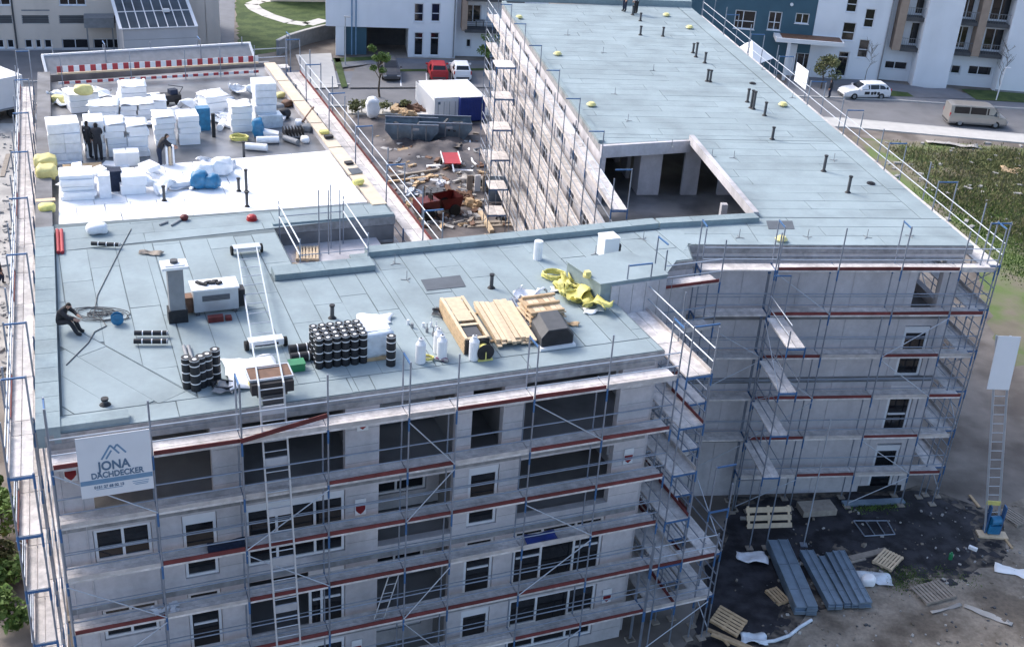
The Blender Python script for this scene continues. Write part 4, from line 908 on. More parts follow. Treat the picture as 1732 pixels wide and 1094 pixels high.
# inclined roof hoist: lower ladder on the facade, upper ladder lying over the roof, carriage
sa, za = FF.on(459, 652, -.35); sb, zb_ = FF.on(488, 1085, -2.1); top = FF.P(sa, -.35, za); lowp = FF.P(sb, -2.1, zb_); dl = (lowp - top).normalized(); foot = top + dl * (top.z / -dl.z)
ht = thing('ladder_hoist', 'inclined aluminium ladder hoist reaching over the front roof edge', 'hoist', foot)
up0 = G(436, 645, ZR + .5); up1 = G(417, 418, ZR + .25)
for s in (-1, 1):
    o = FF.u * (s * .36)
    bar('rail', ht, 'alu', foot + o + Vector((0, 0, .05)), top + o, .05, .09); bar('rail', ht, 'alu', top + o, up1 + o, .045, .08)
    tube('wheel', ht, 'rubber', up1 + FF.u * (s * .55 - .04) + Vector((0, 0, -.08)), up1 + FF.u * (s * .55 + .04) + Vector((0, 0, -.08)), .17, 14)
n = 42
for i in range(n):
    q = foot.lerp(top, (i + .7) / n); 
    if i % 5 == 4: box('tie_plate', ht, 'steel_pale', q, (.66, .05, .28), FF.a)
    else: tube('rung', ht, 'alu', q - FF.u * .36, q + FF.u * .36, .02, 6)
n = 14
for i in range(n): q = top.lerp(up1, (i + .5) / n); tube('rung', ht, 'alu', q - FF.u * .36, q + FF.u * .36, .018, 6)
box('head', ht, 'alu', up1, (1.0, .4, .12), FF.a)
q = G(455, 630, ZR + .75); cg = box('carriage_platform', ht, 'brown', q, (1.25, .75, .05), FF.a)
for s in (-1, 1): box('carriage_rim', cg, 'alu', q + FF.n * (s * .38), (1.3, .04, .08), FF.a); box('carriage_rim', cg, 'alu', q + FF.u * (s * .64), (.04, .72, .08), FF.a)
box('motor_box', ht, 'dark', q - FF.n * .42 - Vector((0, 0, .22)), (1.25, .3, .35), FF.a)
MB().box(q - FF.n * .2 - Vector((0, 0, .35)), (.9, .5, .4), FF.a).box(q - FF.n * .5 - Vector((0, 0, .75)), (.6, .12, .6), FF.a).build('winch', 'dark_grey', ht)
crumple('white tarpaulin spread under the hoist on the roof', 425, 632, ZR, (1.6, 1.9, .9), 'foam_wrap', 'tarpaulin', 'tarpaulin', FF.a, .18)
P = G(450, 588, ZR); hw = thing('hoist_axle', 'white wheeled axle frame under the hoist ladder', 'axle', P)
box('frame', hw, 'white_paint', P + Vector((0, 0, .25)), (1.1, .35, .2), FF.a); box('slot', hw, 'dark', P - FF.n * .18 + Vector((0, 0, .22)), (.75, .02, .08), FF.a)
for s in (-1, 1): tube('wheel', hw, 'rubber', P + FF.u * (s * .62 - .06) + Vector((0, 0, .16)), P + FF.u * (s * .62 + .06) + Vector((0, 0, .16)), .16, 14)
bag('pale yellow sack under the hoist at the front edge', 437, 652, ZR, (.6, .4, .22), 'yellow_pale', FF.a)
# pallet in the light well
def pallet(P, rz, label, mname='timber', tilt=(0, 0), name='pallet', nb=7, sz=(1.2, .9), group=None):
    t_ = thing(name, label, 'pallet', P, group); M0 = Matrix.Translation(P) @ Matrix.Rotation(rz, 4, 'Z') @ Matrix.Rotation(tilt[0], 4, 'X') @ Matrix.Rotation(tilt[1], 4, 'Y')
    for k in range(nb): put('board', unit('cube', mname), M0 @ Matrix.Translation((0, -sz[1] / 2 + sz[1] * (k + .5) / nb, .13)) @ Matrix.Diagonal((sz[0], sz[1] / nb * .68, .025, 1)), t_)
    for x in (-.45, 0, .45):
        put('bearer', unit('cube', mname), M0 @ Matrix.Translation((x * sz[0], 0, .075)) @ Matrix.Diagonal((.1, sz[1], .08, 1)), t_)
    for k in (-.42, 0, .42): put('skid', unit('cube', mname), M0 @ Matrix.Translation((0, k * sz[1], .02)) @ Matrix.Diagonal((sz[0], .1, .025, 1)), t_)
    return t_
P = G(520, 432, 11.5); pallet(P, FF.a + 1.35, 'pale timber pallet on the floor of the roof light well', 'timber_pale')
crumple('yellow-brown debris in front of the pallet in the light well', 512, 450, 11.5, (1.0, .35, .35), 'timber', 'debris', 'debris')
# sign on the scaffold
SG = Frame(FF.P(.78, -1.1).xy, 23.1); sn = thing('banner_sign', 'white banner sign with blue mountain logo reading JONA DACHDECKER on the front scaffold', 'sign', SG.P(.97, 0, 10.86))
box('panel', sn, 'sign_white', SG.P(.97, 0, 11.85), (1.95, .02, 1.98), SG.a)
def text(parent, body, s, z, size, mname, wscale=1.0):
    cu = bpy.data.curves.new('lettering', 'FONT'); cu.body = body; cu.size = size; cu.align_x = 'CENTER'; cu.extrude = .004; cu.offset = size * .03
    ob = bpy.data.objects.new('lettering', cu); me = bpy.data.meshes.new_from_object(ob); bpy.data.objects.remove(ob); me.materials.append(MATS[mname])
    M = Matrix.Translation(SG.P(s, -.016, z)) @ Matrix.Rotation(SG.a, 4, 'Z') @ Matrix.Rotation(pi / 2, 4, 'X') @ Matrix.Diagonal((wscale, 1, 1, 1))
    return put('lettering', me, M, parent)
text(sn, 'JONA', .93, 11.72, .40, 'sign_blue', .84); text(sn, 'DACHDECKER', 1.0, 11.475, .26, 'sign_blue', .82); text(sn, '0151 27 68 02 13', .75, 11.14, .125, 'sign_blue', .9)
box('blue_band', sn, 'sign_bar', SG.P(.97, -.013, 11.36), (1.93, .006, .15), SG.a)
for z, s, w in ((11.1, .75, .7), (11.2, 1.6, .45), (11.14, 1.6, .42), (11.09, 1.62, .35)): box('small_print', sn, 'sign_bar', SG.P(s, -.013, z), (w, .005, .018), SG.a)
lg = MB()
for s0, s1, z0, z1 in ((.62, .88, 12.07, 12.5), (.74, .9, 12.07, 12.33), (.88, 1.1, 12.5, 12.2), (1.06, 1.28, 12.5, 12.2), (.96, 1.06, 12.36, 12.5)): lg.bar(SG.P(s0, -.014, z0), SG.P(s1, -.014, z1), .006, .05)
lg.build('logo', 'sign_bar', sn)
# small red hearts-and-white notices on the piers
NOT = [(9.1, 11.35, 'white notice with red emblem on the pier of the top storey'), (9.05, 8.15, 'white notice with red emblem on the pier of the second storey from the top'), (18.55, 11.45, 'red and white notice at the top right corner pier'), (18.6, 8.35, 'red and white notice on the right corner pier below the top storey'), (18.45, 2.2, 'red and white notice low on the right corner pier'), (.55, 11.1, 'red and white notice behind the banner sign'), (8.95, 2.3, 'white notice with red emblem on the pier near the ground')]
for s, z, lb in NOT:
    t_ = thing('wall_notice', lb, 'notice', FF.P(s, -.05, z - .3)); box('plate', t_, 'white_paint', FF.P(s, -.035, z), (.36, .02, .62), FF.a)
    m = MB(); m.ball((0, 0, 0), .1, (1.3, .12, 1), 2)
    pts = [(-.15, .0), (-.15, .15), (.15, .15), (.15, .0), (.08, -.1), (0, -.17), (-.08, -.1)]
    h_ = MB(); 
    va = [h_.bm.verts.new(FF.P(s + x * 1.05, -.052, z - .1 + y)) for x, y in pts]; h_.bm.faces.new(va); m.bm.free()
    bmesh.ops.solidify(h_.bm, geom=h_.bm.faces[:], thickness=.008); h_.build('emblem', 'red_stripe', t_)
# blue tarpaulins on scaffold decks
for s, z, lb in ((4.7, 7.98, 'dark blue tarpaulin lying on the front scaffold left of the hoist'), (15.2, 6.0, 'blue tarpaulin lying on the front scaffold right of centre')):
    p0 = FF.P(s, -.66, z + .03); m = MB(); bmesh.ops.create_grid(m.bm, x_segments=10, y_segments=6, size=.5)
    for v in m.bm.verts: v.co.x *= 1.1; v.co.y *= .5
    m.lumpy(.1, 3, 2); zm = min(v.co.z for v in m.bm.verts)
    for v in m.bm.verts: v.co.z -= zm
    bmesh.ops.solidify(m.bm, geom=m.bm.faces[:], thickness=.008); bmesh.ops.rotate(m.bm, verts=m.bm.verts, matrix=Matrix.Rotation(FF.a, 3, 'Z')); bmesh.ops.translate(m.bm, verts=m.bm.verts, vec=p0)
    tag(m.build('tarpaulin', 'cloth_navy' if s < 9 else 'blue_box', smooth=True), lb, 'tarpaulin')
m = MB()
for i in range(9): m.box(FF.P(2.75 + random.uniform(-.35, .35), -.7 + random.uniform(-.25, .2), 6.06 + .03 * random.random()), (.25, .15, .02), random.uniform(0, 3), random.uniform(-.5, .5))
tag(m.build('paper_litter', 'foam_wrap'), 'white torn packaging on the lower left scaffold deck', 'litter')
# ================================================================== insulation stacks and gear on the left wing
ZS = ZR - .35
def stack(label, x0, x1, yb, yt, rows, cols, depth=1.0, z=ZS, mname='foam', rz=0.0, wrap=False, name='insulation_stack', group='white insulation stacks', nd=1, lean=.055):
    a = G(x0, yb, z); b = G(x1, yb, z); w = (b - a).length; an = FF.a + rz; uu = Vector((cos(an), sin(an), 0)); nn = Vector((-sin(an), cos(an), 0)); H_ = hz(a, (x0 + x1) / 2, yt) - z
    c = (a + b) / 2; t_ = thing(name, label, 'insulation', c + nn * depth / 2, group); h = H_ / rows; wc = w / cols
    for r in range(rows):
        for k in range(cols):
            for q in range(nd):
                P = c + uu * (-w / 2 + wc * (k + .5) + random.uniform(-lean, lean)) + nn * (depth / nd * (q + .5) + random.uniform(-lean, lean)) + Vector((0, 0, h * (r + .5)))
                me = foam_block(mname); put('insulation_pack', me, Matrix.Translation(P) @ Matrix.Rotation(an + random.uniform(-.06, .06), 4, 'Z') @ Matrix.Diagonal((wc - .02, depth / nd - .02, h - .012, 1)), t_)
    if wrap:
        m = MB(); bmesh.ops.create_grid(m.bm, x_segments=8, y_segments=8, size=.5)
        for v in m.bm.verts: v.co.x *= w * 1.05; v.co.y *= depth * 1.05
        m.lumpy(.1, 2.5, x0 % 9); zm = min(v.co.z for v in m.bm.verts)
        for v in m.bm.verts: v.co.z -= zm
        bmesh.ops.solidify(m.bm, geom=m.bm.faces[:], thickness=.01); bmesh.ops.rotate(m.bm, verts=m.bm.verts, matrix=Matrix.Rotation(an, 3, 'Z')); bmesh.ops.translate(m.bm, verts=m.bm.verts, vec=c + nn * depth / 2 + Vector((0, 0, H_)))
        m.build('film_cover', 'foam_wrap', t_, smooth=True)
    return t_
FB_ = {}
def foam_block(mname):
    if mname in FB_: return FB_[mname]
    m = MB().box((0, 0, 0), (1, 1, 1)); bmesh.ops.bevel(m.bm, geom=m.bm.edges[:], offset=.025, segments=1, affect='EDGES')
    me = bpy.data.meshes.new('insulation_pack'); m.bm.to_mesh(me); m.bm.free(); me.materials.append(MATS[mname]); FB_[mname] = me; return me
stack('leftmost white insulation stack, two packs wide, beside the left parapet', 86, 142, 276, 208, 4, 2, 1.2, mname='foam_wrap')
stack('white insulation stack behind the two standing workers', 146, 180, 268, 205, 5, 1, 1.2)
stack('white insulation stack just right of the two workers', 182, 216, 266, 212, 5, 1, 1.2, wrap=True)
stack('white insulation stack left of the worker with a board', 219, 254, 266, 214, 6, 1, 1.2, wrap=True)
stack('blue-white insulation stack behind the worker with a board', 264, 299, 246, 200, 5, 1, 1.1, wrap=True)
stack('white insulation stack with a stepped lower pack, middle of the row', 303, 339, 246, 196, 5, 1, 1.1)
stack('white insulation stack left of the blue sack', 392, 428, 224, 182, 4, 1, 1.1, wrap=True)
stack('tallest light grey insulation stack in the right corner', 433, 470, 214, 142, 6, 1, 1.2, mname='foam_wrap')
stack('low grey-white wrapped pack in front of the tallest stack', 436, 478, 218, 196, 1, 1, .8, mname='film')
stack('far white insulation stack under the yellow sack', 120, 172, 190, 160, 3, 1, 1.2, wrap=True, rz=.2)
stack('far white insulation stack with a tilted top, middle back', 206, 250, 178, 148, 3, 1, 1.2, wrap=True)
stack('white insulation stack in the second row behind the leftmost stack', 150, 200, 210, 180, 3, 1, 1.2, wrap=True, rz=-.2)
stack('white insulation stack in the second row, centre', 206, 262, 204, 178, 3, 2, 1.1, wrap=True)
stack('low white insulation stack in the second row left of the black machine', 262, 285, 200, 172, 2, 1, 1.0, wrap=True)
stack('white insulation heap behind the stack left of the blue sack', 348, 392, 200, 165, 4, 1, 1.1, wrap=True, rz=.25)
stack('slumped stack of white insulation boards on the finished field', 108, 165, 338, 296, 6, 1, 1.1, z=ZS + .29, rz=-.05, lean=.12)
stack('narrow upright pale blue insulation pack beside the slumped stack', 168, 189, 336, 297, 1, 1, .6, z=ZS + .29, mname='foam_wrap')
stack('white insulation pack right of the dark blue box', 207, 250, 330, 297, 2, 1, .9, z=ZS + .29)
stack('low white insulation pack in front of the worker with a board', 196, 240, 283, 258, 1, 2, .7)
P = G(197, 325, ZS + .29); tag(MB().box(P + FF.n * .3 + Vector((0, 0, .42)), (.5, .5, .84), FF.a).box(P + FF.n * .3 + Vector((0, 0, .86)), (.54, .54, .05), FF.a).build('blue_box', 'cloth_navy'), 'dark blue box between two white insulation packs', 'box')
random.seed(21)
for i, (x, y, sx, sy, lb) in enumerate(((115, 175, 1.6, 1.2, 'crumpled white film at the far left of the insulation stacks'), (190, 175, 1.6, 1.0, 'crumpled white film between the far stacks'), (275, 190, 1.2, 1.0, 'crumpled white film beside the black machine'), (365, 175, 1.4, 1.0, 'crumpled white film behind the narrow roll'), (410, 160, 1.2, .8, 'crumpled white film left of the tallest stack'), (300, 315, 1.8, .7, 'scattered white foam scraps left of the blue bags'), (265, 322, 1.3, .6, 'white foam scraps right of the front packs'), (360, 285, 1.5, .9, 'white foam sacks behind the blue bags'), (125, 320, 1.0, .8, 'white foam scraps left of the slumped stack'), (150, 168, 1.8, 1.4, 'tall heap of white film behind the leftmost stack'), (240, 196, 1.8, 1.2, 'heap of white film over the second row, centre'), (330, 190, 1.2, .9, 'white film heap right of the black machine'), (385, 205, 1.0, .8, 'white film tucked before the heap near the blue sack'))):
    crumple(lb, x, y, ZS + (.29 if y > 270 else 0), (sx, sy, 1.5), 'foam_wrap', 'film', amp=.35)
bag('left blue bag on the white insulation field', 338, 318, ZS + .3, (.75, .6, .75), 'blue_bag', .3, 'rubbish_bag', group='blue bags on the insulation'); bag('right blue bag on the white insulation field', 356, 318, ZS + .3, (.85, .6, .6), 'blue_bag', -.2, 'rubbish_bag', group='blue bags on the insulation')
bag('white sack behind the blue bags', 348, 298, ZS + .3, (.8, .6, .6), 'foam_wrap'); bag('large white sack right of the blue bags', 376, 296, ZS + .3, (.9, .7, .75), 'foam_wrap', .4)
bag('tall blue sack beside the tallest insulation stack', 437, 232, ZS, (.55, .5, .95), 'blue_bag', .2, 'sack')
bag('yellow bag on the left parapet, upper one of the wrapped pair', 78, 284, ZR - .05, (.95, .8, .55), 'yellow_pale', FF.a, 'insulation_bag'); bag('yellow bag on the left parapet, lower one of the wrapped pair', 80, 302, ZR - .05, (.9, .8, .6), 'yellow_pale', FF.a, 'insulation_bag')
bag('small yellow bag alone on the left parapet', 80, 358, ZR - .02, (.65, .55, .35), 'yellow', FF.a, 'insulation_bag')
tag(MB().box(G(77, 342, ZR) + Vector((0, 0, .08)), (.75, .3, .05), FF.a).build('timber_offcut', 'timber_pale'), 'pale timber offcut lying across the left parapet', 'timber')
bag('yellow sack on top of the far left stack', 142, 160, ZS + 1.0, (.9, .6, .5), 'yellow_pale', .3, 'sack'); bag('yellow sack on the wet slab at the far left', 100, 176, ZS, (.7, .5, .45), 'yellow_pale', .1, 'sack')
coil('tangled yellow hose in front of the tallest stack', 405, 237, ZS, .4, .035, 'yellow', 5); coil('yellow hose coil at the feet of the worker with a board', 247, 284, ZS, .3, .03, 'yellow', 4)
bag('yellow tool bag on the timber plate near its front end', 606, 312, ZR + .06, (.5, .35, .25), 'yellow', .4); bag('yellow tool bag on the timber plate halfway back', 549, 226, ZR + .06, (.5, .4, .2), 'yellow', .2)
tag(MB().box(G(556, 234, ZR + .06) + Vector((0, 0, .08)), (.4, .25, .12), .5).build('tool_case', 'dark'), 'black tool case on the timber plate', 'case'); tag(MB().box(G(590, 277, ZR + .06) + Vector((0, 0, .05)), (.35, .3, .08), .5).build('tool_case', 'dark'), 'small black case on the near part of the timber plate', 'case')
pz = [G(x, y, ZR + .06) for x, y in ((588, 286), (606, 284), (614, 292), (596, 296))]; tag(MB().prism([(q.x, q.y) for q in pz], ZR + .06, ZR + .075).build('membrane_offcut', 'membrane_patch'), 'grey membrane offcut on the timber plate', 'offcut')
rs = random.Random(31)
for i in range(34):
    x = rs.uniform(100, 480); y = rs.uniform(165, 215) if i < 24 else rs.uniform(288, 320)
    z0 = ZS + (.3 if y > 270 else 0)
    if i < 24 and x > 400: y = rs.uniform(200, 240)
    if y > 270: x = rs.uniform(110, 330)
    P = G(x, y, z0); sz = (rs.uniform(.5, 1.2), rs.uniform(.4, .6), rs.uniform(.06, .22))
    m = MB().box(P + Vector((0, 0, sz[2] / 2 + rs.choice([.02, .02, .15]))), sz, rs.uniform(0, 3), rs.uniform(-.25, .25), rs.uniform(-.2, .2)); zm = min(v.co.z for v in m.bm.verts); bmesh.ops.translate(m.bm, verts=m.bm.verts, vec=(0, 0, z0 + .005 - zm))
    tag(m.build('foam_sheet', 'foam' if i % 3 else 'foam_wrap'), 'loose white foam sheet lying among the insulation stacks', 'foam sheet', 'loose foam sheets among the stacks')
# black machine
P = G(290, 176, ZS); mc = thing('compressor', 'black compact machine among the far insulation stacks', 'machine', P)
MB().box(P + Vector((0, 0, .35)), (.95, .6, .35), FF.a).build('body', 'dark', mc); MB().box(P + FF.u * .1 + Vector((0, 0, .64)), (.4, .35, .25), FF.a + .3).build('engine', 'cloth_navy', mc)
for s in (-.3, .3): tube('wheel', mc, 'rubber', P + FF.u * s - FF.n * .34 + Vector((0, 0, .17)), P + FF.u * s - FF.n * .26 + Vector((0, 0, .17)), .17, 12)
MB().path([P + FF.u * .4 + Vector((0, 0, .5)), P + FF.u * .62 + Vector((0, 0, .85)), P - FF.u * .1 + Vector((0, 0, .98))], .02).build('handle', 'dark_grey', mc)
def lroll(label, x0, y0, x1, y1, r, mname, z=ZS, name='fleece_roll', cat='roll'):
    a, b = G(x0, y0, z), G(x1, y1, z); m = MB().tube(a + Vector((0, 0, r)), b + Vector((0, 0, r)), r, 14); d = (b - a).normalized() * .01; m.tube(a - d + Vector((0, 0, r)), a + Vector((0, 0, r)), r * .35, 10); m.tube(b + Vector((0, 0, r)), b + d + Vector((0, 0, r)), r * .35, 10)
    return tag(m.build(name, mname), lb if label is None else label, cat)
lroll('nearer of two white rolls lying on the wet slab', 415, 253, 452, 256, .17, 'foam'); lroll('farther of two white rolls lying on the wet slab', 434, 243, 472, 242, .17, 'foam_wrap'); lroll('short grey roll lying right of the white rolls', 481, 238, 504, 246, .14, 'mid_grey')
lroll('thin white tube leaning among the insulation stacks', 372, 222, 388, 192, .16, 'foam'); lroll('black drainpipe lying on the right of the wet slab', 448, 225, 466, 228, .1, 'dark_grey')
lroll('dark post lying across the timber plate', 512, 208, 530, 184, .06, 'brown', ZS + .3, 'post', 'post')
P = G(362, 232, ZS); tag(MB().tube(P, P + Vector((0, 0, 1.15)), .09, 10).build('black_pipe', 'bitumen'), 'upright black pipe between two insulation stacks', 'pipe')
P = G(346, 222, ZS); tag(MB().box(P + FF.n * .3 + Vector((0, 0, .55)), (.62, .5, 1.1), FF.a).build('wrapped_pack', 'blue_bag'), 'blue film-wrapped pack beside the black pipe', 'pack')
P = G(496, 232, ZS); wf = thing('wire_rack', 'low grey wire rack of pipe pieces at the right of the slab', 'rack', P)
box('tray', wf, 'mid_grey', P + Vector((0, 0, .1)), (1.0, .7, .06), FF.a)
for k in range(7): box('bar', wf, 'dark', P + FF.u * (-.45 + .15 * k) + Vector((0, 0, .3)), (.03, .65, .34), FF.a)
for i, (x, y, s, mm, lb) in enumerate(((478, 200, .8, 'dark', 'black rubble sack by the timber plate'), (486, 180, .6, 'brown', 'brown crate heap by the timber plate'), (506, 212, .5, 'foam', 'white foam lump right of the rack'), (520, 222, .6, 'mid_grey', 'grey sack near the timber plate'), (474, 165, .5, 'yellow_pale', 'yellow scrap heap behind the tallest stack'), (516, 240, .5, 'foam', 'white foam lump at the edge of the white field'), (470, 186, .6, 'mid_grey', 'grey sack right of the tallest stack'), (496, 168, .5, 'foam_wrap', 'pale sack at the far right of the slab'))):
    bag(lb, x, y, ZS, (s, s * .8, s * .6), mm, i)
b_ = G(140, 288, ZS); tag(MB().box(b_ + Vector((0, 0, .2)), (1.6, .5, .06), FF.a).box(b_ + FF.u * -.6 + Vector((0, 0, .09)), (.1, .5, .16), FF.a).box(b_ + FF.u * .6 + Vector((0, 0, .09)), (.1, .5, .16), FF.a).build('board_bench', 'timber'), 'brown board on low bearers in front of the two workers', 'board')
tag(MB().box(G(198, 280, ZS) + Vector((0, 0, .05)), (1.2, .6, .06), FF.a - .4).build('foam_sheet', 'foam'), 'flat white foam sheet lying beside the brown board', 'foam sheet')
tag(MB().box(G(110, 279, ZS) + Vector((0, 0, .06)), (1.2, .3, .1), FF.a).build('foam_strip', 'foam_wrap'), 'narrow grey-white strip at the foot of the leftmost stack', 'foam strip')
# striped barrier boards at the back, grey upstand behind
a = Vector((*gq(97, 126, 12.7), 12.95)); b = Vector((*gq(437, 107, 12.7), 12.95))
br = thing('striped_barrier', 'long red and white striped barrier board at the back of the left wing', 'barrier', (a.x, a.y, ZS))
n = 38
for i in range(n): bar('stripe', br, 'red_stripe' if i % 2 == 0 else 'white_paint', a.lerp(b, i / n), a.lerp(b, (i + 1) / n), .03, .32)
bar('rail', br, 'timber_pale', a - Vector((0, 0, .23)), b - Vector((0, 0, .23)), .12, .08)
dv = (b - a).normalized(); nb_ = Vector((-dv.y, dv.x, 0))
for i in range(n): bar('stripe', br, 'white_paint' if i % 2 == 0 else 'red_stripe', a.lerp(b, i / n) - Vector((0, 0, .72)), a.lerp(b, (i + 1) / n) - Vector((0, 0, .72)), .03, .14)
for k in (0.02, .35, .62, .8, .98):
    q = a.lerp(b, k) - nb_ * .06; tube('post', br, 'steel', Z(q, ZS), Z(q, 13.7), .025, 6)
a = Vector((*gq(80, 122, 12.6), 12.6)) + nb_ * 1.3; b = Vector((*gq(437, 99, 12.6), 12.6)) + nb_ * 1.3
gu = thing('grey_upstand_panel', 'long grey panel with white rim behind the striped barrier', 'panel', (a.x, a.y, 11.6))
an = atan2(b.y - a.y, b.x - a.x); M_ = (a + b) / 2; LL = (b - a).length
box('panel', gu, 'mid_grey', M_ + Vector((0, 0, -.1)), (LL, 1.5, .06), an, rx=.55); box('rim', gu, 'white_paint', M_ + nb_ * .68 + Vector((0, 0, .34)), (LL + .1, .12, .12), an)
for q in (a, b): box('rim', gu, 'white_paint', q + Vector((0, 0, -.06)), (.12, 1.5, .14), an, rx=.55)
# ================================================================== courtyard
def skip_(label, x, y, rz, L=4.2):
    P = G(x, y, 0); t_ = thing('skip_container', label, 'skip', P, 'grey skips in the courtyard'); M0 = Matrix.Translation(P) @ Matrix.Rotation(rz, 4, 'Z')
    pr = [(-L / 2 + .7, .1), (-L / 2, 1.0), (-L / 2 + .05, 1.5), (L / 2 - .05, 1.5), (L / 2, 1.0), (L / 2 - .7, .1)]
    m = MB(); A = [m.bm.verts.new(M0 @ Vector((x_, -.9, z_))) for x_, z_ in pr]; B = [m.bm.verts.new(M0 @ Vector((x_, .9, z_))) for x_, z_ in pr]
    m.bm.faces.new(A); m.bm.faces.new(B[::-1])
    for i in range(6):
        if i != 2: m.bm.faces.new((A[(i + 1) % 6], A[i], B[i], B[(i + 1) % 6]))
    bmesh.ops.solidify(m.bm, geom=m.bm.faces[:], thickness=.05); m.build('body', 'galv_sheet', t_)
    for s in (-.93, .93): put('rim', unit('cube', 'steel'), M0 @ Matrix.Translation((0, s, 1.5)) @ Matrix.Diagonal((L, .09, .1, 1)), t_)
    for x_ in (-1.1, 0, 1.1): put('rib', unit('cube', 'mid_grey'), M0 @ Matrix.Translation((x_, -.945, .8)) @ Matrix.Diagonal((.1, .05, 1.3, 1)), t_)
    put('label_plate', unit('cube', 'steel_pale'), M0 @ Matrix.Translation((.3, -.96, 1.15)) @ Matrix.Diagonal((.5, .02, .2, 1)), t_)
    m = MB(); rr = random.Random(x)
    for i in range(22): m.add(M0 @ Matrix.Translation((rr.uniform(-1.4, 1.4), rr.uniform(-.7, .7), rr.uniform(.9, 1.25))) @ Matrix.Rotation(rr.uniform(0, 3), 4, 'Z') @ Matrix.Rotation(rr.uniform(-.4, .4), 4, 'Y') @ Matrix.Diagonal((rr.uniform(.3, .9), rr.uniform(.1, .4), .12, 1)))
    m.add(M0 @ Matrix.Translation((0, 0, .55)) @ Matrix.Diagonal((2.6, 1.6, .7, 1))); m.build('waste', 'dark_grey', t_)
skip_('grey open skip at the left in the courtyard', 696, 236, .12); skip_('grey open skip right of the other, in front of the white container', 752, 233, .12)
def container(label, p0, p1, ptop, mname, doors):
    a = G(*p0, 0); b = G(*p1, 0); H_ = hz(a, p0[0], ptop); d = b - a; w = d.length; an = atan2(d.y, d.x); fr = Frame(a.xy, math.degrees(an)); D = 4.9
    t_ = thing('site_container', label, 'container', a.lerp(b, .5))
    box('body', t_, mname, fr.P(w / 2, D / 2, H_ / 2 + .06), (w, D, H_ - .12), an); box('roof', t_, 'white_paint', fr.P(w / 2, D / 2, H_ + .03), (w + .04, D + .04, .06), an)
    for s in (.04, w - .04): box('corner_post', t_, mname, fr.P(s, -.02, H_ / 2), (.14, .1, H_ - .02), an)
    nrib = 14
    for k in range(nrib):
        if doors: break
        box('rib', t_, mname, fr.P(.2 + (w - .4) * k / (nrib - 1), -.015, H_ / 2), (.09, .05, H_ - .4), an)
    for k in range(18): box('rib', t_, mname, fr.P(-.012, .3 + k * .31, H_ / 2), (.05, .12, H_ - .4), an)
    if doors:
        for k in (0, 1):
            dr = box('door', t_, mname, fr.P(w * (.27 + .46 * k), -.03, H_ / 2), (w * .43, .05, H_ - .34), an)
            for j in (.2, .75): tube('lock_rod', dr, 'steel', fr.P(w * (.06 + .46 * k) + w * .43 * j, -.075, .2), fr.P(w * (.06 + .46 * k) + w * .43 * j, -.075, H_ - .3), .02, 6)
        box('emblem', t_, 'sign_blue', fr.P(w * .18, -.06, H_ * .8), (.22, .02, .22), an)
    return t_
container('white site container with double doors beside the blue one', (734, 207), (775, 205), 167, 'white_paint', True); container('dark blue site container right of the white one', (777, 208), (818, 206), 166, 'blue_box', False)
# red trailer frame
a = G(765, 290, 0); an = 1.75; tr = thing('red_trailer', 'small red flatbed trailer with white rims in the middle of the courtyard', 'trailer', a)
fr = Frame(a.xy, math.degrees(an)); box('bed', tr, 'red', fr.P(1.3, 0, .55), (2.4, 1.3, .08), an)
for s in (-.66, .66): bar('side_rail', tr, 'white_paint', fr.P(.1, s, .64), fr.P(2.5, s, .64), .06, .12)
bar('drawbar', tr, 'steel_pale', fr.P(.1, 0, .5), fr.P(-1.1, 0, .35), .1, .08)
for s in (-.74, .74): tube('wheel', tr, 'rubber', fr.P(1.3, s - .07, .27), fr.P(1.3, s + .07, .27), .27, 14)
# dark red machine (dumper)
P = G(738, 362, 0); fr = Frame(P.xy, 35); dm = thing('site_dumper', 'dark red site dumper with black engine block in the courtyard', 'dumper', P)
m = MB(); pr = [(-.9, .5), (-1.2, 1.25), (.5, 1.25), (.3, .5)]
A = [m.bm.verts.new(fr.P(x_ + 1.2, -.7, z_)) for x_, z_ in pr]; B = [m.bm.verts.new(fr.P(x_ + 1.2, .7, z_)) for x_, z_ in pr]; m.bm.faces.new(A); m.bm.faces.new(B[::-1])
for i in range(4):
    if i != 1: m.bm.faces.new((A[(i + 1) % 4], A[i], B[i], B[(i + 1) % 4]))
bmesh.ops.solidify(m.bm, geom=m.bm.faces[:], thickness=.06); m.build('skip_bucket', 'dark_red', dm)
MB().box(fr.P(-.8, 0, .85), (1.5, 1.1, .7), fr.a).build('engine_cover', 'dark_red', dm); MB().box(fr.P(0, 0, .45), (3.2, .5, .2), fr.a).build('chassis', 'dark', dm); MB().box(fr.P(-.25, 0, 1.05), (.5, .5, .12), fr.a).box(fr.P(-.5, 0, 1.3), (.1, .5, .5), fr.a).build('seat', 'dark', dm)
for s in (-.75, .75):
    for x_ in (-1.0, 1.0): tube('wheel', dm, 'rubber', fr.P(x_, s - .13, .4), fr.P(x_, s + .13, .4), .4, 16)
for s in (-.45, .45): tube('roll_bar', dm, 'dark', fr.P(-.75, s, 1.1), fr.P(-.75, s, 2.0), .03, 6)
tube('roll_bar', dm, 'dark', fr.P(-.75, -.45, 2.0), fr.P(-.75, .45, 2.0), .03, 6)
P = G(734, 335, 0); pk = thing('block_pallet', 'dark pallet of blocks behind the red dumper', 'pallet load', P)
for i in range(3):
    for j in range(3): box('block', pk, 'dark_grey', P + Vector((i * .42 - .4, j * .4 - .4, .35 + 0)), (.4, .38, .5), .3)
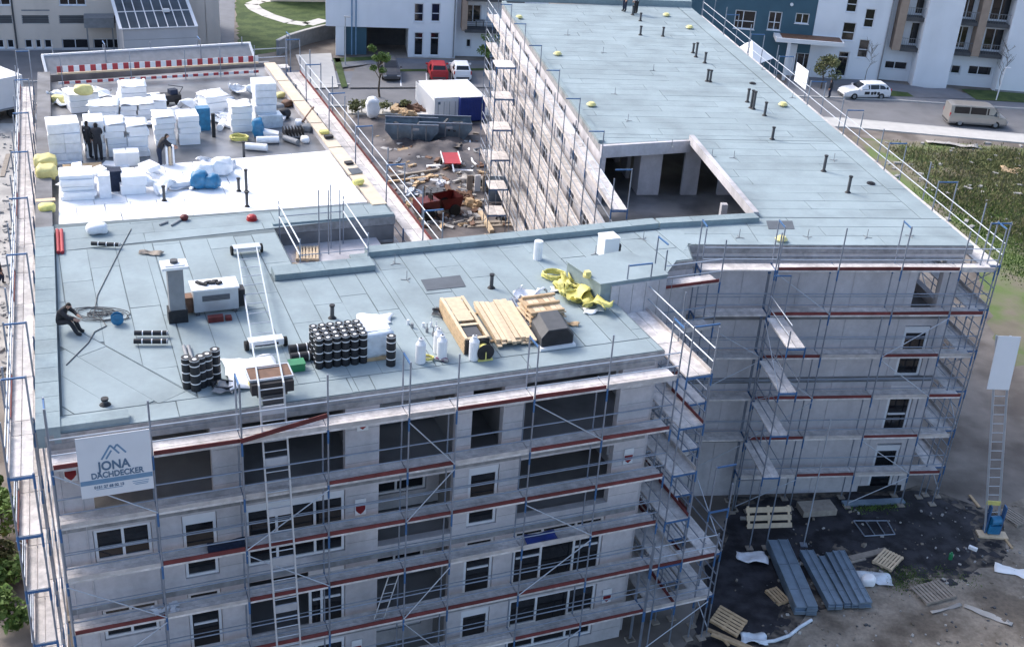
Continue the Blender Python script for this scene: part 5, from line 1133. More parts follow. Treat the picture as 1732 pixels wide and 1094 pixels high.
# beams, planks, tarps, rings
def beam(label, x0, y0, x1, y1, w, h, mname, z=0.0, name='beam', cat='beam'):
    a, b = G(x0, y0, z), G(x1, y1, z); return tag(MB().bar(a + Vector((0, 0, h / 2 + .005)), b + Vector((0, 0, h / 2 + .005)), w, h).build(name, mname), label, cat)
beam('long pale beam lying towards the scaffold in the near courtyard', 812, 362, 832, 395, .3, .25, 'timber_pale'); beam('long grey beam across the middle of the courtyard', 660, 302, 740, 290, .25, .2, 'timber_grey'); beam('second grey beam just below the first across the courtyard', 655, 310, 735, 300, .2, .15, 'timber')
beam('white plank lying right of the red trailer', 765, 289, 800, 291, .3, .12, 'white_paint'); beam('white plank lying left of the red trailer', 722, 283, 752, 281, .3, .12, 'white_paint'); beam('brown plank in the near right courtyard', 795, 378, 870, 375, .4, .08, 'timber_grey'); beam('grey plank under the brown plank', 790, 384, 870, 381, .3, .06, 'timber_grey')
coil('large grey cable ring beside the courtyard scaffold', 818, 262, 0, .75, .06, 'mid_grey', 5, 'cable ring', 'cable_ring'); P = [G(x, y, 0) + Vector((0, 0, .08)) for x, y in ((795, 240), (793, 252), (796, 266), (800, 276), (806, 281))]; tag(MB().path(P, .08, 8).build('white_hose', 'white_paint'), 'thick white hose curving past the cable ring', 'hose')
crumple('white tarpaulin heap right of the trailer', 805, 305, 0, (2.6, 1.4, 2.0), 'scree', 'tarpaulin', 'tarpaulin', amp=.35); crumple('pale tarpaulin draped over timber in the courtyard', 748, 252, 0, (2.8, 1.2, 1.6), 'timber_grey', 'tarpaulin', 'tarpaulin', .1)
P = G(815, 325, 0); fc = thing('formwork_panels', 'upright white formwork panels standing in the courtyard', 'formwork', P)
for k in range(4): box('panel', fc, 'white_paint' if k % 2 else 'timber_grey', P + Vector((-.9 + k * .55, .12 * k, .6)), (.42, .12, 1.2), .2 + .1 * k)
P = G(838, 285, 0); hp = thing('hut', 'small open white shelter beside the courtyard scaffold', 'shelter', P); box('roof', hp, 'white_paint', P + Vector((0, 0, 1.2)), (1.8, 1.2, .08), .1)
for sx in (-.8, .8):
    for sy in (-.5, .5): box('post', hp, 'steel_pale', P + Vector((sx, sy, .58)), (.07, .07, 1.16))
P = G(846, 345, 0); gt = thing('teal_net_panel', 'pale teal netted panel leaning at the foot of the courtyard scaffold', 'panel', P); box('panel', gt, 'galv_sheet', P + Vector((0, 0, 1.1)), (1.7, .05, 2.1), .15, rx=.2)
for s in (-.8, 0, .8): box('upright', gt, 'steel', P + Vector((s, -.06, 1.1)), (.05, .05, 2.1), .15, rx=.2)
random.seed(5)
m = MB()
for i in range(420):
    x = random.gauss(745, 55); y = random.uniform(222, 385)
    if x < 630 or x > 868: continue
    P = G(x, y, 0); s = random.uniform(.06, .32); m.add(Matrix.Translation(P + Vector((0, 0, s * .25))) @ Matrix.Rotation(random.uniform(0, 3), 4, 'Z') @ Matrix.Rotation(random.uniform(-.4, .4), 4, 'X') @ Matrix.Diagonal((s * random.uniform(.6, 3.5), s, s * .6, 1))); 
    m.mi = 0
o = m.build('courtyard_rubble', ['rubble', 'timber_grey', 'brown', 'mid_grey', 'timber']); o.data.polygons.foreach_set('material_index', [(i // 6 * 7919 % 11) % 5 for i in range(len(o.data.polygons))]); tag(o, 'rubble, offcuts and litter scattered over the courtyard mud', 'rubble', kind='stuff')
m = MB(); bmesh.ops.create_grid(m.bm, x_segments=40, y_segments=24, size=.5)
c0 = G(770, 250, 0)
from mathutils import noise as _nz
for v in m.bm.verts:
    v.co.x *= 13; v.co.y *= 7; r = max(0, 1 - (v.co.x / 6.5) ** 2) * max(0, 1 - (v.co.y / 3.5) ** 2); v.co.z = r * (.35 + .6 * _nz.fractal(Vector((v.co.x * .5, v.co.y * .5, 1)), 1, 2, 4)) + .004
bmesh.ops.translate(m.bm, verts=m.bm.verts, vec=c0); tag(m.build('earth_mound', 'mud', smooth=True), 'low dark earth mound in front of the skips', 'earth', kind='stuff')
for i, (x, y, s, mm, lb) in enumerate(((770, 225, .7, 'yellow', 'small yellow-green heap in front of the right skip'), (672, 190, .9, 'timber', 'brown crate near the tree bag'), (688, 195, .9, 'timber', 'brown wooden box left of the white container'), (706, 188, 1.1, 'brown', 'rusty brown heap left of the white container'), (680, 184, .8, 'dark', 'dark barrel group behind the left skip'), (642, 340, 1.0, 'mid_grey', 'grey machine part at the left of the courtyard'), (700, 330, .8, 'steel', 'pale steel fittings heap left of the dumper'), (785, 335, .9, 'brown', 'brown rubble sack near the formwork'), (826, 318, .8, 'dark', 'dark rubbish heap under the shelter'), (800, 350, 1.0, 'timber', 'timber offcut heap in the near courtyard'), (745, 312, .8, 'foam_wrap', 'white sack in the middle of the courtyard'), (848, 372, .5, 'dark', 'black drum at the foot of the courtyard scaffold'))):
    P = G(x, y, 0); rr = random.Random(i + 90); m = MB()
    for k in range(13):
        h_ = s * .7 * (1 - abs(k - 6) / 8); m.box(P + Vector((rr.gauss(0, .28) * s, rr.gauss(0, .22) * s, h_ * rr.uniform(.1, .6))), (s * rr.uniform(.35, 1.0), s * rr.uniform(.15, .5), s * rr.uniform(.12, .4)), rr.uniform(0, 3), rr.uniform(-.5, .5), rr.uniform(-.4, .4))
    for v in m.bm.verts: v.co.z = max(v.co.z, .01)
    tag(m.build('material_heap', mm), lb, 'heap')
# ================================================================== neighbouring houses
def house(label, fr, s0, s1, H_, D, mname, wins, name='apartment_house', t0=0.0):
    """block with a front wall that has real openings; wins = (s0, s1, z0, z1, cols, transom)"""
    t_ = thing(name, label, 'house', fr.P((s0 + s1) / 2, t0, 0))
    wall('wall', t_, fr, s0, s1, 0, H_, [(w[0], w[1], w[2], w[3]) for w in wins], mname, t=t0, th=.3)
    box('body', t_, mname, fr.P((s0 + s1) / 2, t0 + .3 + (D - .3) / 2 + .6, H_ / 2), (s1 - s0 - .02, D - .9, H_ - .02), fr.a)
    for s in (s0 + .15, s1 - .15): box('side_wall', t_, mname, fr.P(s, t0 + .6, H_ / 2), (.298, .6, H_ - .01), fr.a)
    box('roof', t_, 'mid_grey', fr.P((s0 + s1) / 2, t0 + D / 2, H_ + .06), (s1 - s0 + .1, D + .1, .12), fr.a)
    for w in wins: window(t_, fr, w[0] + .01, w[1] - .01, w[2] + .01, w[3] - .01, t=t0 + .1, cols=w[4] if len(w) > 4 else (1,), transom=w[5] if len(w) > 5 else None, fw=w[6] if len(w) > 6 else .09, glass=w[7] if len(w) > 7 else 'glass', sill=len(w) <= 8)
    return t_
def pw(fr, x0, x1, y0, y1, t=0.0):
    """pixel rectangle to (s0, s1, z0, z1) on a facade"""
    a = fr.on(x0, (y0 + y1) / 2, t); b = fr.on(x1, (y0 + y1) / 2, t); c = fr.on((x0 + x1) / 2, y1, t); d = fr.on((x0 + x1) / 2, y0, t)
    return (a[0], b[0], c[1], d[1])
# --- beige building, top left
a, b = G(0, 86, 0), G(206, 84, 0); BF = Frame(a.xy, math.degrees(atan2(b.y - a.y, b.x - a.x)))
S1 = BF.on(350, 60)[0]
W = [(*pw(BF, 98, 144, -30, 10), (1, 1, 1), .45)] + [(*pw(BF, -32, 16, -30, 10), (1, 1, 1), .45)] + [(*pw(BF, 224, 268, -30, 8), (1, 1, 1), .45)]
W += [(*pw(BF, x0, x1, 26, 41), (1,), None, .05, 'louvre', 0) for x0, x1 in ((-25, 21), (37, 83), (100, 146), (163, 208))]
W += [(*pw(BF, x0, x1, 67, 82), (1,), None, .08) for x0, x1 in ((-6, 7), (12, 24), (42, 55), (60, 70), (75, 88))] + [(*pw(BF, x0, x1, 66, 83), (1, 1), None, .08) for x0, x1 in ((105, 150), (158, 204))]
bb = house('long beige building with louvred window bands behind the left wing', BF, -30, S1, 13.5, 10, 'beige_render', W, 'commercial_building')
for x in (24, 215): s = BF.on(x, 40)[0]; tube('downpipe', bb, 'dark_grey', BF.P(s, -.08, .2), BF.P(s, -.08, 13.3), .08, 8)
for w in W:
    if len(w) > 8:
        for k in range(5): box('louvre_slat', bb, 'dark_grey', BF.P((w[0] + w[1]) / 2, .07, w[2] + (w[3] - w[2]) * (k + .5) / 5), (w[1] - w[0] - .06, .04, .05), BF.a)
sp_ = BF.on(36, 18); box('faded_lettering', bb, 'mid_grey', BF.P(sp_[0] + 1.2, -.01, sp_[1]), (2.4, .02, .12), BF.a)
# pale base strip
box('base_strip', bb, 'grey_render', BF.P(0, -.02, .1), (S1 * 1.6, .05, .2), BF.a)
# small porch on the beige building
P0 = BF.on(155, 75); pc = thing('entrance_porch', 'small grey canopy porch in front of the beige building', 'porch', BF.P(P0[0] + .7, -1.1, 0))
box('canopy', pc, 'mid_grey', BF.P(P0[0] + .9, -.9, 2.9), (2.6, 1.7, .9), BF.a)
for s in (-.2, 2.0): box('post', pc, 'mid_grey', BF.P(P0[0] + s, -1.6, 1.23), (.12, .12, 2.46), BF.a)
# annex with glass roof
a, b = G(214, 124, 0), G(338, 118, 0); AF = Frame(a.xy, math.degrees(atan2(b.y - a.y, b.x - a.x))); zl = hz(a, 205, 51); wA = (b - a).length; zu = zl + 1.6; DA = 5.5
an_ = thing('glass_roof_annex', 'grey annex with sloping glazed roof in white frames', 'annex', AF.P(wA / 2, 0, 0))
box('wall', an_, 'grey_render', AF.P(wA / 2, DA / 2, zl / 2), (wA, DA, zl), AF.a)
for z in (.9, 1.9, 2.9): box('joint', an_, 'mid_grey', AF.P(wA / 2, -.004, z), (wA - .05, .012, .03), AF.a)
nP = 8
def sl(k, v): return AF.P(-.2 + (wA + .1) * k, -.15 + (DA + .1) * v, zl + .1 + (zu - zl) * v)
for k in range(nP):
    for v in range(2):
        m = MB(); q = [sl(k / nP + .006, v / 2 + .01), sl((k + 1) / nP - .006, v / 2 + .01), sl((k + 1) / nP - .006, v / 2 + .49), sl(k / nP + .006, v / 2 + .49)]
        m.poly(q); bmesh.ops.solidify(m.bm, geom=m.bm.faces[:], thickness=.02); m.build('roof_pane', 'glass_pale', an_)
for k in range(nP + 1): bar('glazing_bar', an_, 'white_pvc', sl(k / nP, 0), sl(k / nP, 1), .08 if 0 < k < nP else .28, .08)
for v in (0, .5, 1): bar('glazing_bar', an_, 'white_pvc', sl(0, v) + Vector((0, 0, .01)), sl(1, v) + Vector((0, 0, .01)), .1, .08)
box('roof_wedge', an_, 'grey_render', AF.P(wA / 2, DA - .1, (zl + zu) / 2 - .05), (wA - .3, .15, zu - zl - .1), AF.a)
box('roof_box', an_, 'white_paint', sl(.66, .45) + Vector((0, 0, .18)), (.6, .4, .25), AF.a)
# tall slab edge right of annex
box('end_pier', bb, 'beige_render', BF.P(S1 + .6, 1.2, 6.6), (1.3, 2.4, 13.2), BF.a)
# --- white house with overhanging upper floor, top middle
a, b = G(690, 97, 0), G(769, 99, 0); CF = Frame(a.xy, math.degrees(atan2(b.y - a.y, b.x - a.x)))
sL = CF.on(551, 45)[0]; zO = CF.on(640, 47)[1]; sR = CF.on(771, 60)[0]
W = [(*pw(CF, 700, 717, 6, 38), (1,), .45), (*pw(CF, 729, 745, 6, 38), (1,), .45), (*pw(CF, 700, 716, 55, 95), (1,), .75), (*pw(CF, 727, 743, 55, 95), (1,), .75)]
wh = house('white house with a dark recess under its overhanging upper floor', CF, 0, sR, 10.5, 10, 'white_render', W)
box('upper_floor', wh, 'white_render', CF.P(sL / 2, 5.0, (zO + 10.5) / 2), (-sL - .01, 10.0, 10.5 - zO), CF.a)
zc = zO - .02
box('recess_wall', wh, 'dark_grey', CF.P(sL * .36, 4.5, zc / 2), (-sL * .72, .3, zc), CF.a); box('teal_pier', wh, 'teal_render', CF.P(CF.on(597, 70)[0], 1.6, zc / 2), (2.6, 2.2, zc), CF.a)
box('white_pier', wh, 'white_render', CF.P(CF.on(575, 70)[0], .6, zc / 2), (.8, 1.1, zc), CF.a)
for x in (595, 602): s = CF.on(x, 50)[0]; tube('downpipe', wh, 'sign_bar', CF.P(s, -.06, .1), CF.P(s, -.06, 10.3), .06, 8)
sD = CF.on(768, 50)[0]; tube('downpipe', wh, 'mid_grey', CF.P(sD, -.08, .1), CF.P(sD, -.08, 10.3), .06, 8)
# recessed part with balcony, right of it
W = [(*pw(CF, 786, 814, 8, 39, .9), (1, 1), None), (*pw(CF, 788, 797, 66, 81, .9), (1,), None)]
wb = house('white house part with timber-framed balcony beside the scaffold', CF, sR + .01, sR + 9, 10.5, 9, 'white_render', W, t0=.9)
zb_ = CF.on(800, 50, .2)[1]
box('balcony_slab', wb, 'dark_grey', CF.P(sR + 3.6, .15, zb_), (5.6, 1.5, .3), CF.a); box('timber_cheek', wb, 'brown_cladding', CF.P(sR + .75, .2, zb_ + 1.6), (.5, 1.4, 3.2), CF.a)
for z in (.35, .6, .85, 1.1): tube('rail', wb, 'dark_grey', CF.P(sR + 1.0, -.55, zb_ + z), CF.P(sR + 6.3, -.55, zb_ + z), .02, 6)
box('balcony_slab', wb, 'dark_grey', CF.P(sR + 3.6, .15, zb_ + 3.0), (5.6, 1.5, .3), CF.a)
tb = thing('balcony_table', 'dark table on the balcony of the white house', 'table', CF.P(sR + 2.3, .2, zb_ + .15)); box('top', tb, 'mid_grey', CF.P(sR + 2.3, .25, zb_ + .85), (.9, .6, .05), CF.a)
for s in (-.35, .35): box('leg', tb, 'dark_grey', CF.P(sR + 2.3 + s, .25, zb_ + .49), (.05, .4, .67), CF.a)
# --- dark teal house and white houses, top right
a, b = G(1340, 128, 0), G(1490, 140, 0); DF = Frame(a.xy, math.degrees(atan2(b.y - a.y, b.x - a.x)))
sT0 = DF.on(1180, 60)[0] - 3; sT1 = DF.on(1374, 60)[0]
W = [(*pw(DF, 1242, 1278, 18, 50), (1, 1.5), .42), (*pw(DF, 1299, 1322, 20, 52), (1, 1), .42), (*pw(DF, 1345, 1369, 23, 41), (1, 1), None)]
W += [(*pw(DF, 1334, 1372, 90, 124), (1, 1, 1), None, .06)]
th = house('dark teal house with white windows behind the right wing', DF, sT0, sT1, 8.3, 11, 'teal_render', W)
box('roof_rim', th, 'white_paint', DF.P((sT0 + sT1) / 2, -.05, 8.3), (sT1 - sT0, .25, .2), DF.a)
box('white_ground_floor', th, 'white_render', DF.P(sT1 - 1.7, -.06, 1.55), (.9, .1, 3.1), DF.a)
tube('wall_lamp', th, 'white_paint', DF.P(DF.on(1336, 26)[0], -.15, 6.9), DF.P(DF.on(1336, 26)[0], 0, 6.9), .16, 10)
# entrance canopy with brown planted roof
zc = DF.on(1400, 76, -1.6)[1]; cs0 = DF.on(1308, 80, -1.2)[0]; cs1 = DF.on(1424, 80, -1.2)[0]
cn = thing('entrance_canopy', 'white entrance canopy with a brown planted top between teal and white house', 'canopy', DF.P((cs0 + cs1) / 2, -1.2, 0))
box('slab', cn, 'white_paint', DF.P((cs0 + cs1) / 2, -1.1, zc + .2), (cs1 - cs0, 2.15, .38), DF.a); box('planted_top', cn, 'brown', DF.P((cs0 + cs1) / 2 + .2, -1.05, zc + .41), (cs1 - cs0 - .8, 1.7, .06), DF.a)
box('column', cn, 'white_paint', DF.P(DF.on(1329, 110, -1.9)[0], -1.9, zc / 2), (.3, .3, zc), DF.a)
# white stairwell block with offset windows
sW0 = sT1 + .02; sW1 = DF.on(1497, 80)[0]
wins = [(*pw(DF, 1432, 1451, -6, 22), (1,), .5), (*pw(DF, 1462, 1480, 15, 48), (1,), .45), (*pw(DF, 1424, 1447, 38, 70), (1,), .45), (*pw(DF, 1451, 1470, 67, 99), (1,), .45), (*pw(DF, 1415, 1434, 87, 130), (1,), .78)]
ws = house('white stairwell house with staggered double windows and a dark door', DF, sW0, sW1, 14, 11, 'white_render', wins)
s = sW1 - .1; tube('downpipe', ws, 'mid_grey', DF.P(s, -.08, .1), DF.P(s, -.08, 13.5), .07, 8)
# balcony house right of it
EF = DF; sE1 = DF.on(1545, 110)[0]; sE2 = DF.on(1597, 110)[0]; sE3 = DF.on(1692, 110)[0]
def bal_house(label, s0, s1, wn, cheeks, cols_):
    h_ = house(label, DF, s0, s1, 14, 11, 'white_render', wn, t0=1.2)
    for z in (zB1, zB1 + 2.95, zB1 + 5.9):
        for c0, c1 in cols_:
            box('balcony_slab', h_, 'dark_grey', DF.P((c0 + c1) / 2, .55, z), (c1 - c0, 1.25, .36), DF.a)
            for k in range(9): tube('baluster', h_, 'mid_grey', DF.P(c0 + .1 + (c1 - c0 - .2) * k / 8, -.02, z + .18), DF.P(c0 + .1 + (c1 - c0 - .2) * k / 8, -.02, z + 1.1), .014, 5)
            tube('rail', h_, 'mid_grey', DF.P(c0, -.02, z + 1.1), DF.P(c1, -.02, z + 1.1), .025, 6)
    for c in cheeks: box('timber_cheek', h_, 'brown_cladding', DF.P(c, .5, zB1 + 5), (.75, 1.3, 10.2), DF.a)
    return h_
zB1 = DF.on(1528, 84)[1]
def glass(c0, c1): return [(c0, c1, zB1 + .25 + 2.95 * k, zB1 + 2.45 + 2.95 * k, (1, 1)) for k in range(3)]
bal_house('white balcony house between the stairwell block and the white slab', sW1 + .01, sE1 + .9, [(*pw(DF, 1496, 1535, 104, 118, 1.2), (1, 1.3), None, .08)] + glass(sW1 + 2.4, sW1 + 4.3), [sW1 + 1.05], [(sW1 + 1.45, sE1 + .2)])
wslab = thing('white_stair_tower', 'plain white windowless slab between the two balcony houses', 'house', DF.P((sE1 + sE2) / 2, 0, 0)); box('wall', wslab, 'white_render', DF.P((sE1 + sE2) / 2 + .3, 2.0, 7), (sE2 - sE1 + .4, 5.2, 14), DF.a); box('coping', wslab, 'mid_grey', DF.P((sE1 + sE2) / 2 + .3, 2.0, 14.05), (sE2 - sE1 + .5, 5.3, .1), DF.a)
cm = (sE2 + sE3) / 2 + .2
bal_house('white balcony house with twin balconies at the far right', sE2 + .3, sE3, [(*pw(DF, 1597, 1625, 110, 125, 1.2), (1, 1.3), None, .08), (*pw(DF, 1637, 1678, 112, 128, 1.2), (1, 1.4), None, .08)] + glass(sE2 + .7, sE2 + 2.0) + glass(cm + .7, cm + 2.6), [cm - .2], [(sE2 + .5, cm - .6), (cm + .2, sE3 - .1)])
eh = thing('white_end_house', 'plain white house end with a grey downpipe at the right picture edge', 'house', DF.P(sE3 + 6, 0, 0)); box('wall', eh, 'white_render', DF.P(sE3 + 9.5, 4, 7), (19, 8.6, 14), DF.a); tube('downpipe', eh, 'mid_grey', DF.P(sE3 + 4.2, -.38, .1), DF.P(sE3 + 4.2, -.38, 13.5), .07, 8); box('plinth', eh, 'mid_grey', DF.P(sE3 + 9.5, -.32, .15), (19, .05, .3), DF.a)
# white party tent by the entrance
P = G(1272, 130, 0); tn = thing('white_tent', 'white peaked tent roof behind the right wing edge', 'tent', P); q = [G(x, y, 4.6) for x, y in ((1238, 92), (1262, 76), (1304, 98), (1272, 110))]
m = MB(); cc = sum((v for v in q), Vector()) / 4; vs = [m.bm.verts.new(cc + (v - cc) * 1.15) for v in q]; tp = m.bm.verts.new(cc + Vector((0, 0, 1.3)))
for i in range(4): m.bm.faces.new((vs[i], vs[(i + 1) % 4], tp))
m.build('canopy', 'white_paint', tn)
for v in q: tube('leg', tn, 'steel', Z(v, 0.1), Z(v, 4.65), .04, 6)
# retaining wall beside the driveway, fence post, lamp post
rw = [G(x, y, 0) for x, y in ((470, 94), (490, 84), (515, 76), (545, 68), (570, 64))]
rt = thing('retaining_wall', 'curved grey retaining wall beside the white house', 'wall', rw[2])
for a, b in zip(rw, rw[1:]): bar('wall_segment', rt, 'mid_grey', a + Vector((0, 0, .7)), b + Vector((0, 0, .7)), .3, 1.4); bar('coping', rt, 'kerb', a + Vector((0, 0, 1.43)), b + Vector((0, 0, 1.43)), .36, .07)
P = G(584, 112, 0); lp = thing('lamp_post', 'slim pale lamp post in front of the white house', 'lamp post', P); tube('pole', lp, 'alu', P, P + Vector((0, 0, 4.6)), .06, 8); box('lamp_head', lp, 'alu', P + Vector((.2, -.1, 4.62)), (.6, .2, .1))
P = G(1684, 172, 0); lp = thing('lamp_post', 'slim white post on the lawn at the far right', 'lamp post', P); tube('pole', lp, 'white_paint', P, P + Vector((.15, 0, 3.3)), .06, 8); box('lamp_head', lp, 'white_paint', P + Vector((.3, -.1, 3.34)), (.5, .2, .08))
# pale red-roofed kiosk house beyond the lawn
P = G(520, 6, 0); ks = thing('garden_house', 'pale pink garden house beyond the lawn at the top', 'house', P); box('wall', ks, 'beige_render', P + Vector((1, 4, 2.2)), (12, 6, 4.4), .25); box('roof', ks, 'dark_red', P + Vector((1, 4, 4.5)), (12.4, 6.4, .25), .25); box('red_sign', ks, 'red_stripe', P + Vector((1.5, 1.0, 1.6)), (1, .05, .8), .25)
# ================================================================== building site on the right and in front
P = G(1302, 897, 0); pallet(P + Vector((0, .35, .0)), RF.a, 'large pale pallet leaning upright against the scaffold foot', 'timber_pale', (.95, 0), nb=5, sz=(2.05, 1.75))
def bundle(label, c0, c1, w, rows, cols, extra=0):
    a = G(*c0, 0); b = G(*c1, 0); d = b - a; L = d.length; an = atan2(d.y, d.x); uv = d.normalized(); nv = Vector((-uv.y, uv.x, 0)); mid = (a + b) / 2
    t_ = thing('deck_bundle', label, 'scaffold planks', mid, 'bundles of steel scaffold planks')
    for k in (-.36, 0, .36): box('bearer', t_, 'timber_grey', mid + uv * (L * k) + Vector((0, 0, .04)), (.1, w + .1, .08), an)
    pw_ = w / cols
    for r in range(rows):
        for c in range(cols):
            if r == rows - 1 and c >= cols - extra: continue
            o = nv * (-w / 2 + pw_ * (c + .5)) + uv * random.uniform(-.05, .05) + Vector((0, 0, .12 + .075 * r))
            pk_ = box('plank', t_, 'galv_sheet', mid + o, (L, pw_ - .025, .05), an)
            if r == rows - 1 or (r == rows - 2 and c >= cols - extra):
                for s in (-1, 1): box('edge_rib', pk_, 'galv_sheet', mid + o + nv * (s * (pw_ / 2 - .035)) + Vector((0, 0, .035)), (L, .03, .03), an)
                for q in (-.25, .12): box('cross_seam', pk_, 'dark_grey', mid + o + uv * (L * q) + Vector((0, 0, .026)), (.015, pw_ * .8, .005), an)
bundle('left and largest bundle of bluish steel scaffold planks on the gravel', (1361, 1042), (1312, 928), .92, 6, 2); bundle('middle bundle of bluish steel scaffold planks', (1411, 1034), (1362, 942), .62, 4, 2, 0); bundle('narrow brown-grey bundle between the middle and right bundles', (1432, 1030), (1388, 950), .3, 3, 1); bundle('right bundle of bluish steel scaffold planks', (1456, 1030), (1410, 942), .85, 4, 3, 1)
beam('long grey board lying beyond the plank bundles', 1437, 946, 1500, 931, .3, .08, 'timber_grey'); beam('short grey board behind the bundles', 1437, 950, 1462, 944, .25, .05, 'timber_grey')
pallet(G(1501, 949, 0), .9, 'pale pallet lying right of the plank bundles', 'timber_pale', group='pallets on the ground'); pallet(G(1577, 1004, 0), -1.15, 'grey-brown pallet with many slats lying on the bare earth', 'timber_grey', nb=9, sz=(1.1, 1.55), group='pallets on the ground'); pallet(G(1712, 876, 0), -1.0, 'weathered pallet beside the foot of the right hoist', 'timber_grey', nb=6, group='pallets on the ground')
pallet(G(1315, 1010, 0), RF.a + 1.9, 'small brown pallet left of the largest plank bundle', 'timber', nb=4, sz=(.9, .6), group='pallets on the ground'); pallet(G(1230, 1062, 0) + Vector((0, 0, .3)), -.6, 'tilted brown pallet at the foot of the front scaffold', 'timber', (.25, .12), nb=6, group='pallets on the ground')
P = G(1238, 1085, 0); tag(MB().bar(P + Vector((-.9, .5, .1)), P + Vector((.9, -.5, .1)), .12, .1).bar(P + Vector((-.8, .1, .22)), P + Vector((.6, -.6, .22)), .12, .1).bar(P + Vector((-.5, .2, .17)), P + Vector((-.2, -.4, .17)), .1, .06).build('timber_balks', 'timber'), 'timber balks propping the tilted pallet', 'timber')
# lying scaffold frame
q = [G(x, y, 0) + Vector((0, 0, .06)) for x, y in ((1443, 882), (1500, 882), (1513, 905), (1462, 908))]
lf = thing('loose_steel_grid', 'loose steel scaffold frame lying flat on the gravel', 'scaffold frame', q[0])
for a, b in ((0, 1), (1, 2), (2, 3), (3, 0)): tube('bar', lf, 'steel', q[a], q[b], .03, 6)
for k in (.35, .68): tube('bar', lf, 'steel', q[0].lerp(q[1], k), q[3].lerp(q[2], k), .025, 6)
# free-standing pole
P = G(1359, 922, 0); tp_ = thing('steel_pole', 'tall thin steel pole standing in the gravel before the end wall', 'pole', P); tube('pole', tp_, 'steel_pale', P, Z(P, hz(P, 1362, 700)), .03, 6); box('foot', tp_, 'steel', P + Vector((0, 0, .03)), (.3, .3, .06))
# right-hand ladder hoist
P = G(1676, 903, 0); T = G(1692, 655, 7.0); T2 = T + (T - P) * .33
h2 = thing('ladder_hoist', 'slim ladder hoist with white panel at the right corner of the building', 'hoist', P)
ux = Vector((1, .12, 0)).normalized() * .3
for s in (-1, 1): bar('rail', h2, 'alu', P + ux * s + Vector((0, 0, .1)), T2 + ux * s, .06, .09)
for i in range(22): q0 = P.lerp(T2, (i + .6) / 22); tube('rung', h2, 'alu', q0 - ux, q0 + ux, .018, 6)
box('base_board', h2, 'timber_pale', P + Vector((0, -.1, .05)), (1.3, .5, .08)); MB().tube(P + Vector((-.22, -.05, .75)), P + Vector((.22, .05, .75)), .22, 14).box(P + Vector((0, 0, .35)), (.5, .4, .4)).build('winch_drum', 'blue_bag', h2); box('side_frame', h2, 'blue_steel', P + Vector((-.32, .05, .8)), (.05, .3, 1.4)); box('side_frame', h2, 'blue_steel', P + Vector((.32, .05, .8)), (.05, .3, 1.4))
box('cross_plate', h2, 'yellow', P.lerp(T2, .17) + Vector((0, -.05, 0)), (.62, .06, .2))
pc_ = (T + T2) / 2; d = (T2 - T); box('panel', h2, 'white_paint', T.lerp(T2, .52) - Vector((0, .2, 0)), (.95, .05, d.length * 1.02), .06, rx=-atan2(d.y, d.z))
# debris
crumple('white plastic sheeting bunched at the left edge of the gravel', 1272, 945, 0, (1.2, .7, .7), 'foam_wrap'); crumple('pale crumpled film beyond the right bundle', 1478, 980, 0, (1.3, .8, .8), 'film'); bag('round white bag beyond the right bundle', 1467, 988, 0, (.6, .5, .45), 'foam')
crumple('long white sheet on the earth at the right picture edge', 1716, 968, 0, (1.6, .6, .6), 'foam', 'sheet', 'loose_sheet', -.25); crumple('white film strip curling over the earth', 1600, 1030, 0, (1.5, .14, .4), 'scree', 'film', rz=.45); crumple('translucent film strip lying at the lower right', 1670, 1040, 0, (1.9, .35, .3), 'scree', 'film', rz=-.55)
pts = [G(x, y, 0) + Vector((0, 0, .06)) for x, y in ((1283, 1088), (1310, 1085), (1335, 1076), (1352, 1062), (1372, 1050))]; tag(MB().path(pts, .07, 8).build('grey_pipe', 'film'), 'curved pale drainage hose at the bottom edge', 'hose'); crumple('tangle of white wire and film at the bottom edge', 1272, 1080, 0, (1.0, .6, .7), 'film', 'tangle', 'tangle')
P = G(1607, 945, 0); tag(MB().tube(P, P + Vector((0, 0, .28)), .09, 10).tube(P + Vector((0, 0, .28)), P + Vector((0, 0, .36)), .04, 8).build('green_bottle', 'green'), 'green bottle standing on the black gravel', 'bottle')
beam('grey slab stack leaning on the end wall', 1352, 866, 1408, 862, .8, .3, 'timber_grey', name='slab_stack', cat='slabs'); beam('long pale sheet along the foot of the end wall', 1425, 853, 1528, 848, .35, .1, 'galv_sheet', name='pale_sheet', cat='sheet'); beam('white short tube on the black gravel', 1638, 926, 1652, 932, .14, .14, 'foam', name='white_tube', cat='tube'); beam('timber lath beside the hoist foot', 1695, 905, 1712, 928, .1, .05, 'timber', name='lath', cat='lath'); beam('timber lath left of the hoist foot', 1640, 838, 1656, 858, .12, .06, 'timber', name='lath', cat='lath')
random.seed(11); m = MB()
for i in range(420):
    x = random.uniform(1240, 1760); y = random.uniform(850, 1100)
    if x < 1330 and y < 1050 and random.random() < .7: continue
    P = G(x, y, 0); s = random.uniform(.02, .1) * (1.6 if random.random() < .06 else 1); m.add(Matrix.Translation(P + Vector((0, 0, s * .3))) @ Matrix.Rotation(random.uniform(0, 3), 4, 'Z') @ Matrix.Rotation(random.uniform(-.5, .5), 4, 'X') @ Matrix.Diagonal((s * random.uniform(.7, 2), s, s * .7, 1)))
o = m.build('site_litter', ['rubble', 'scree', 'foam', 'mud_dry', 'dark_grey']); o.data.polygons.foreach_set('material_index', [[0, 3, 3, 4, 4, 3, 1][(i // 6 * 7919 % 7)] for i in range(len(o.data.polygons))]); tag(o, 'stones and scraps strewn over the site ground', 'litter', kind='stuff')
m = MB()
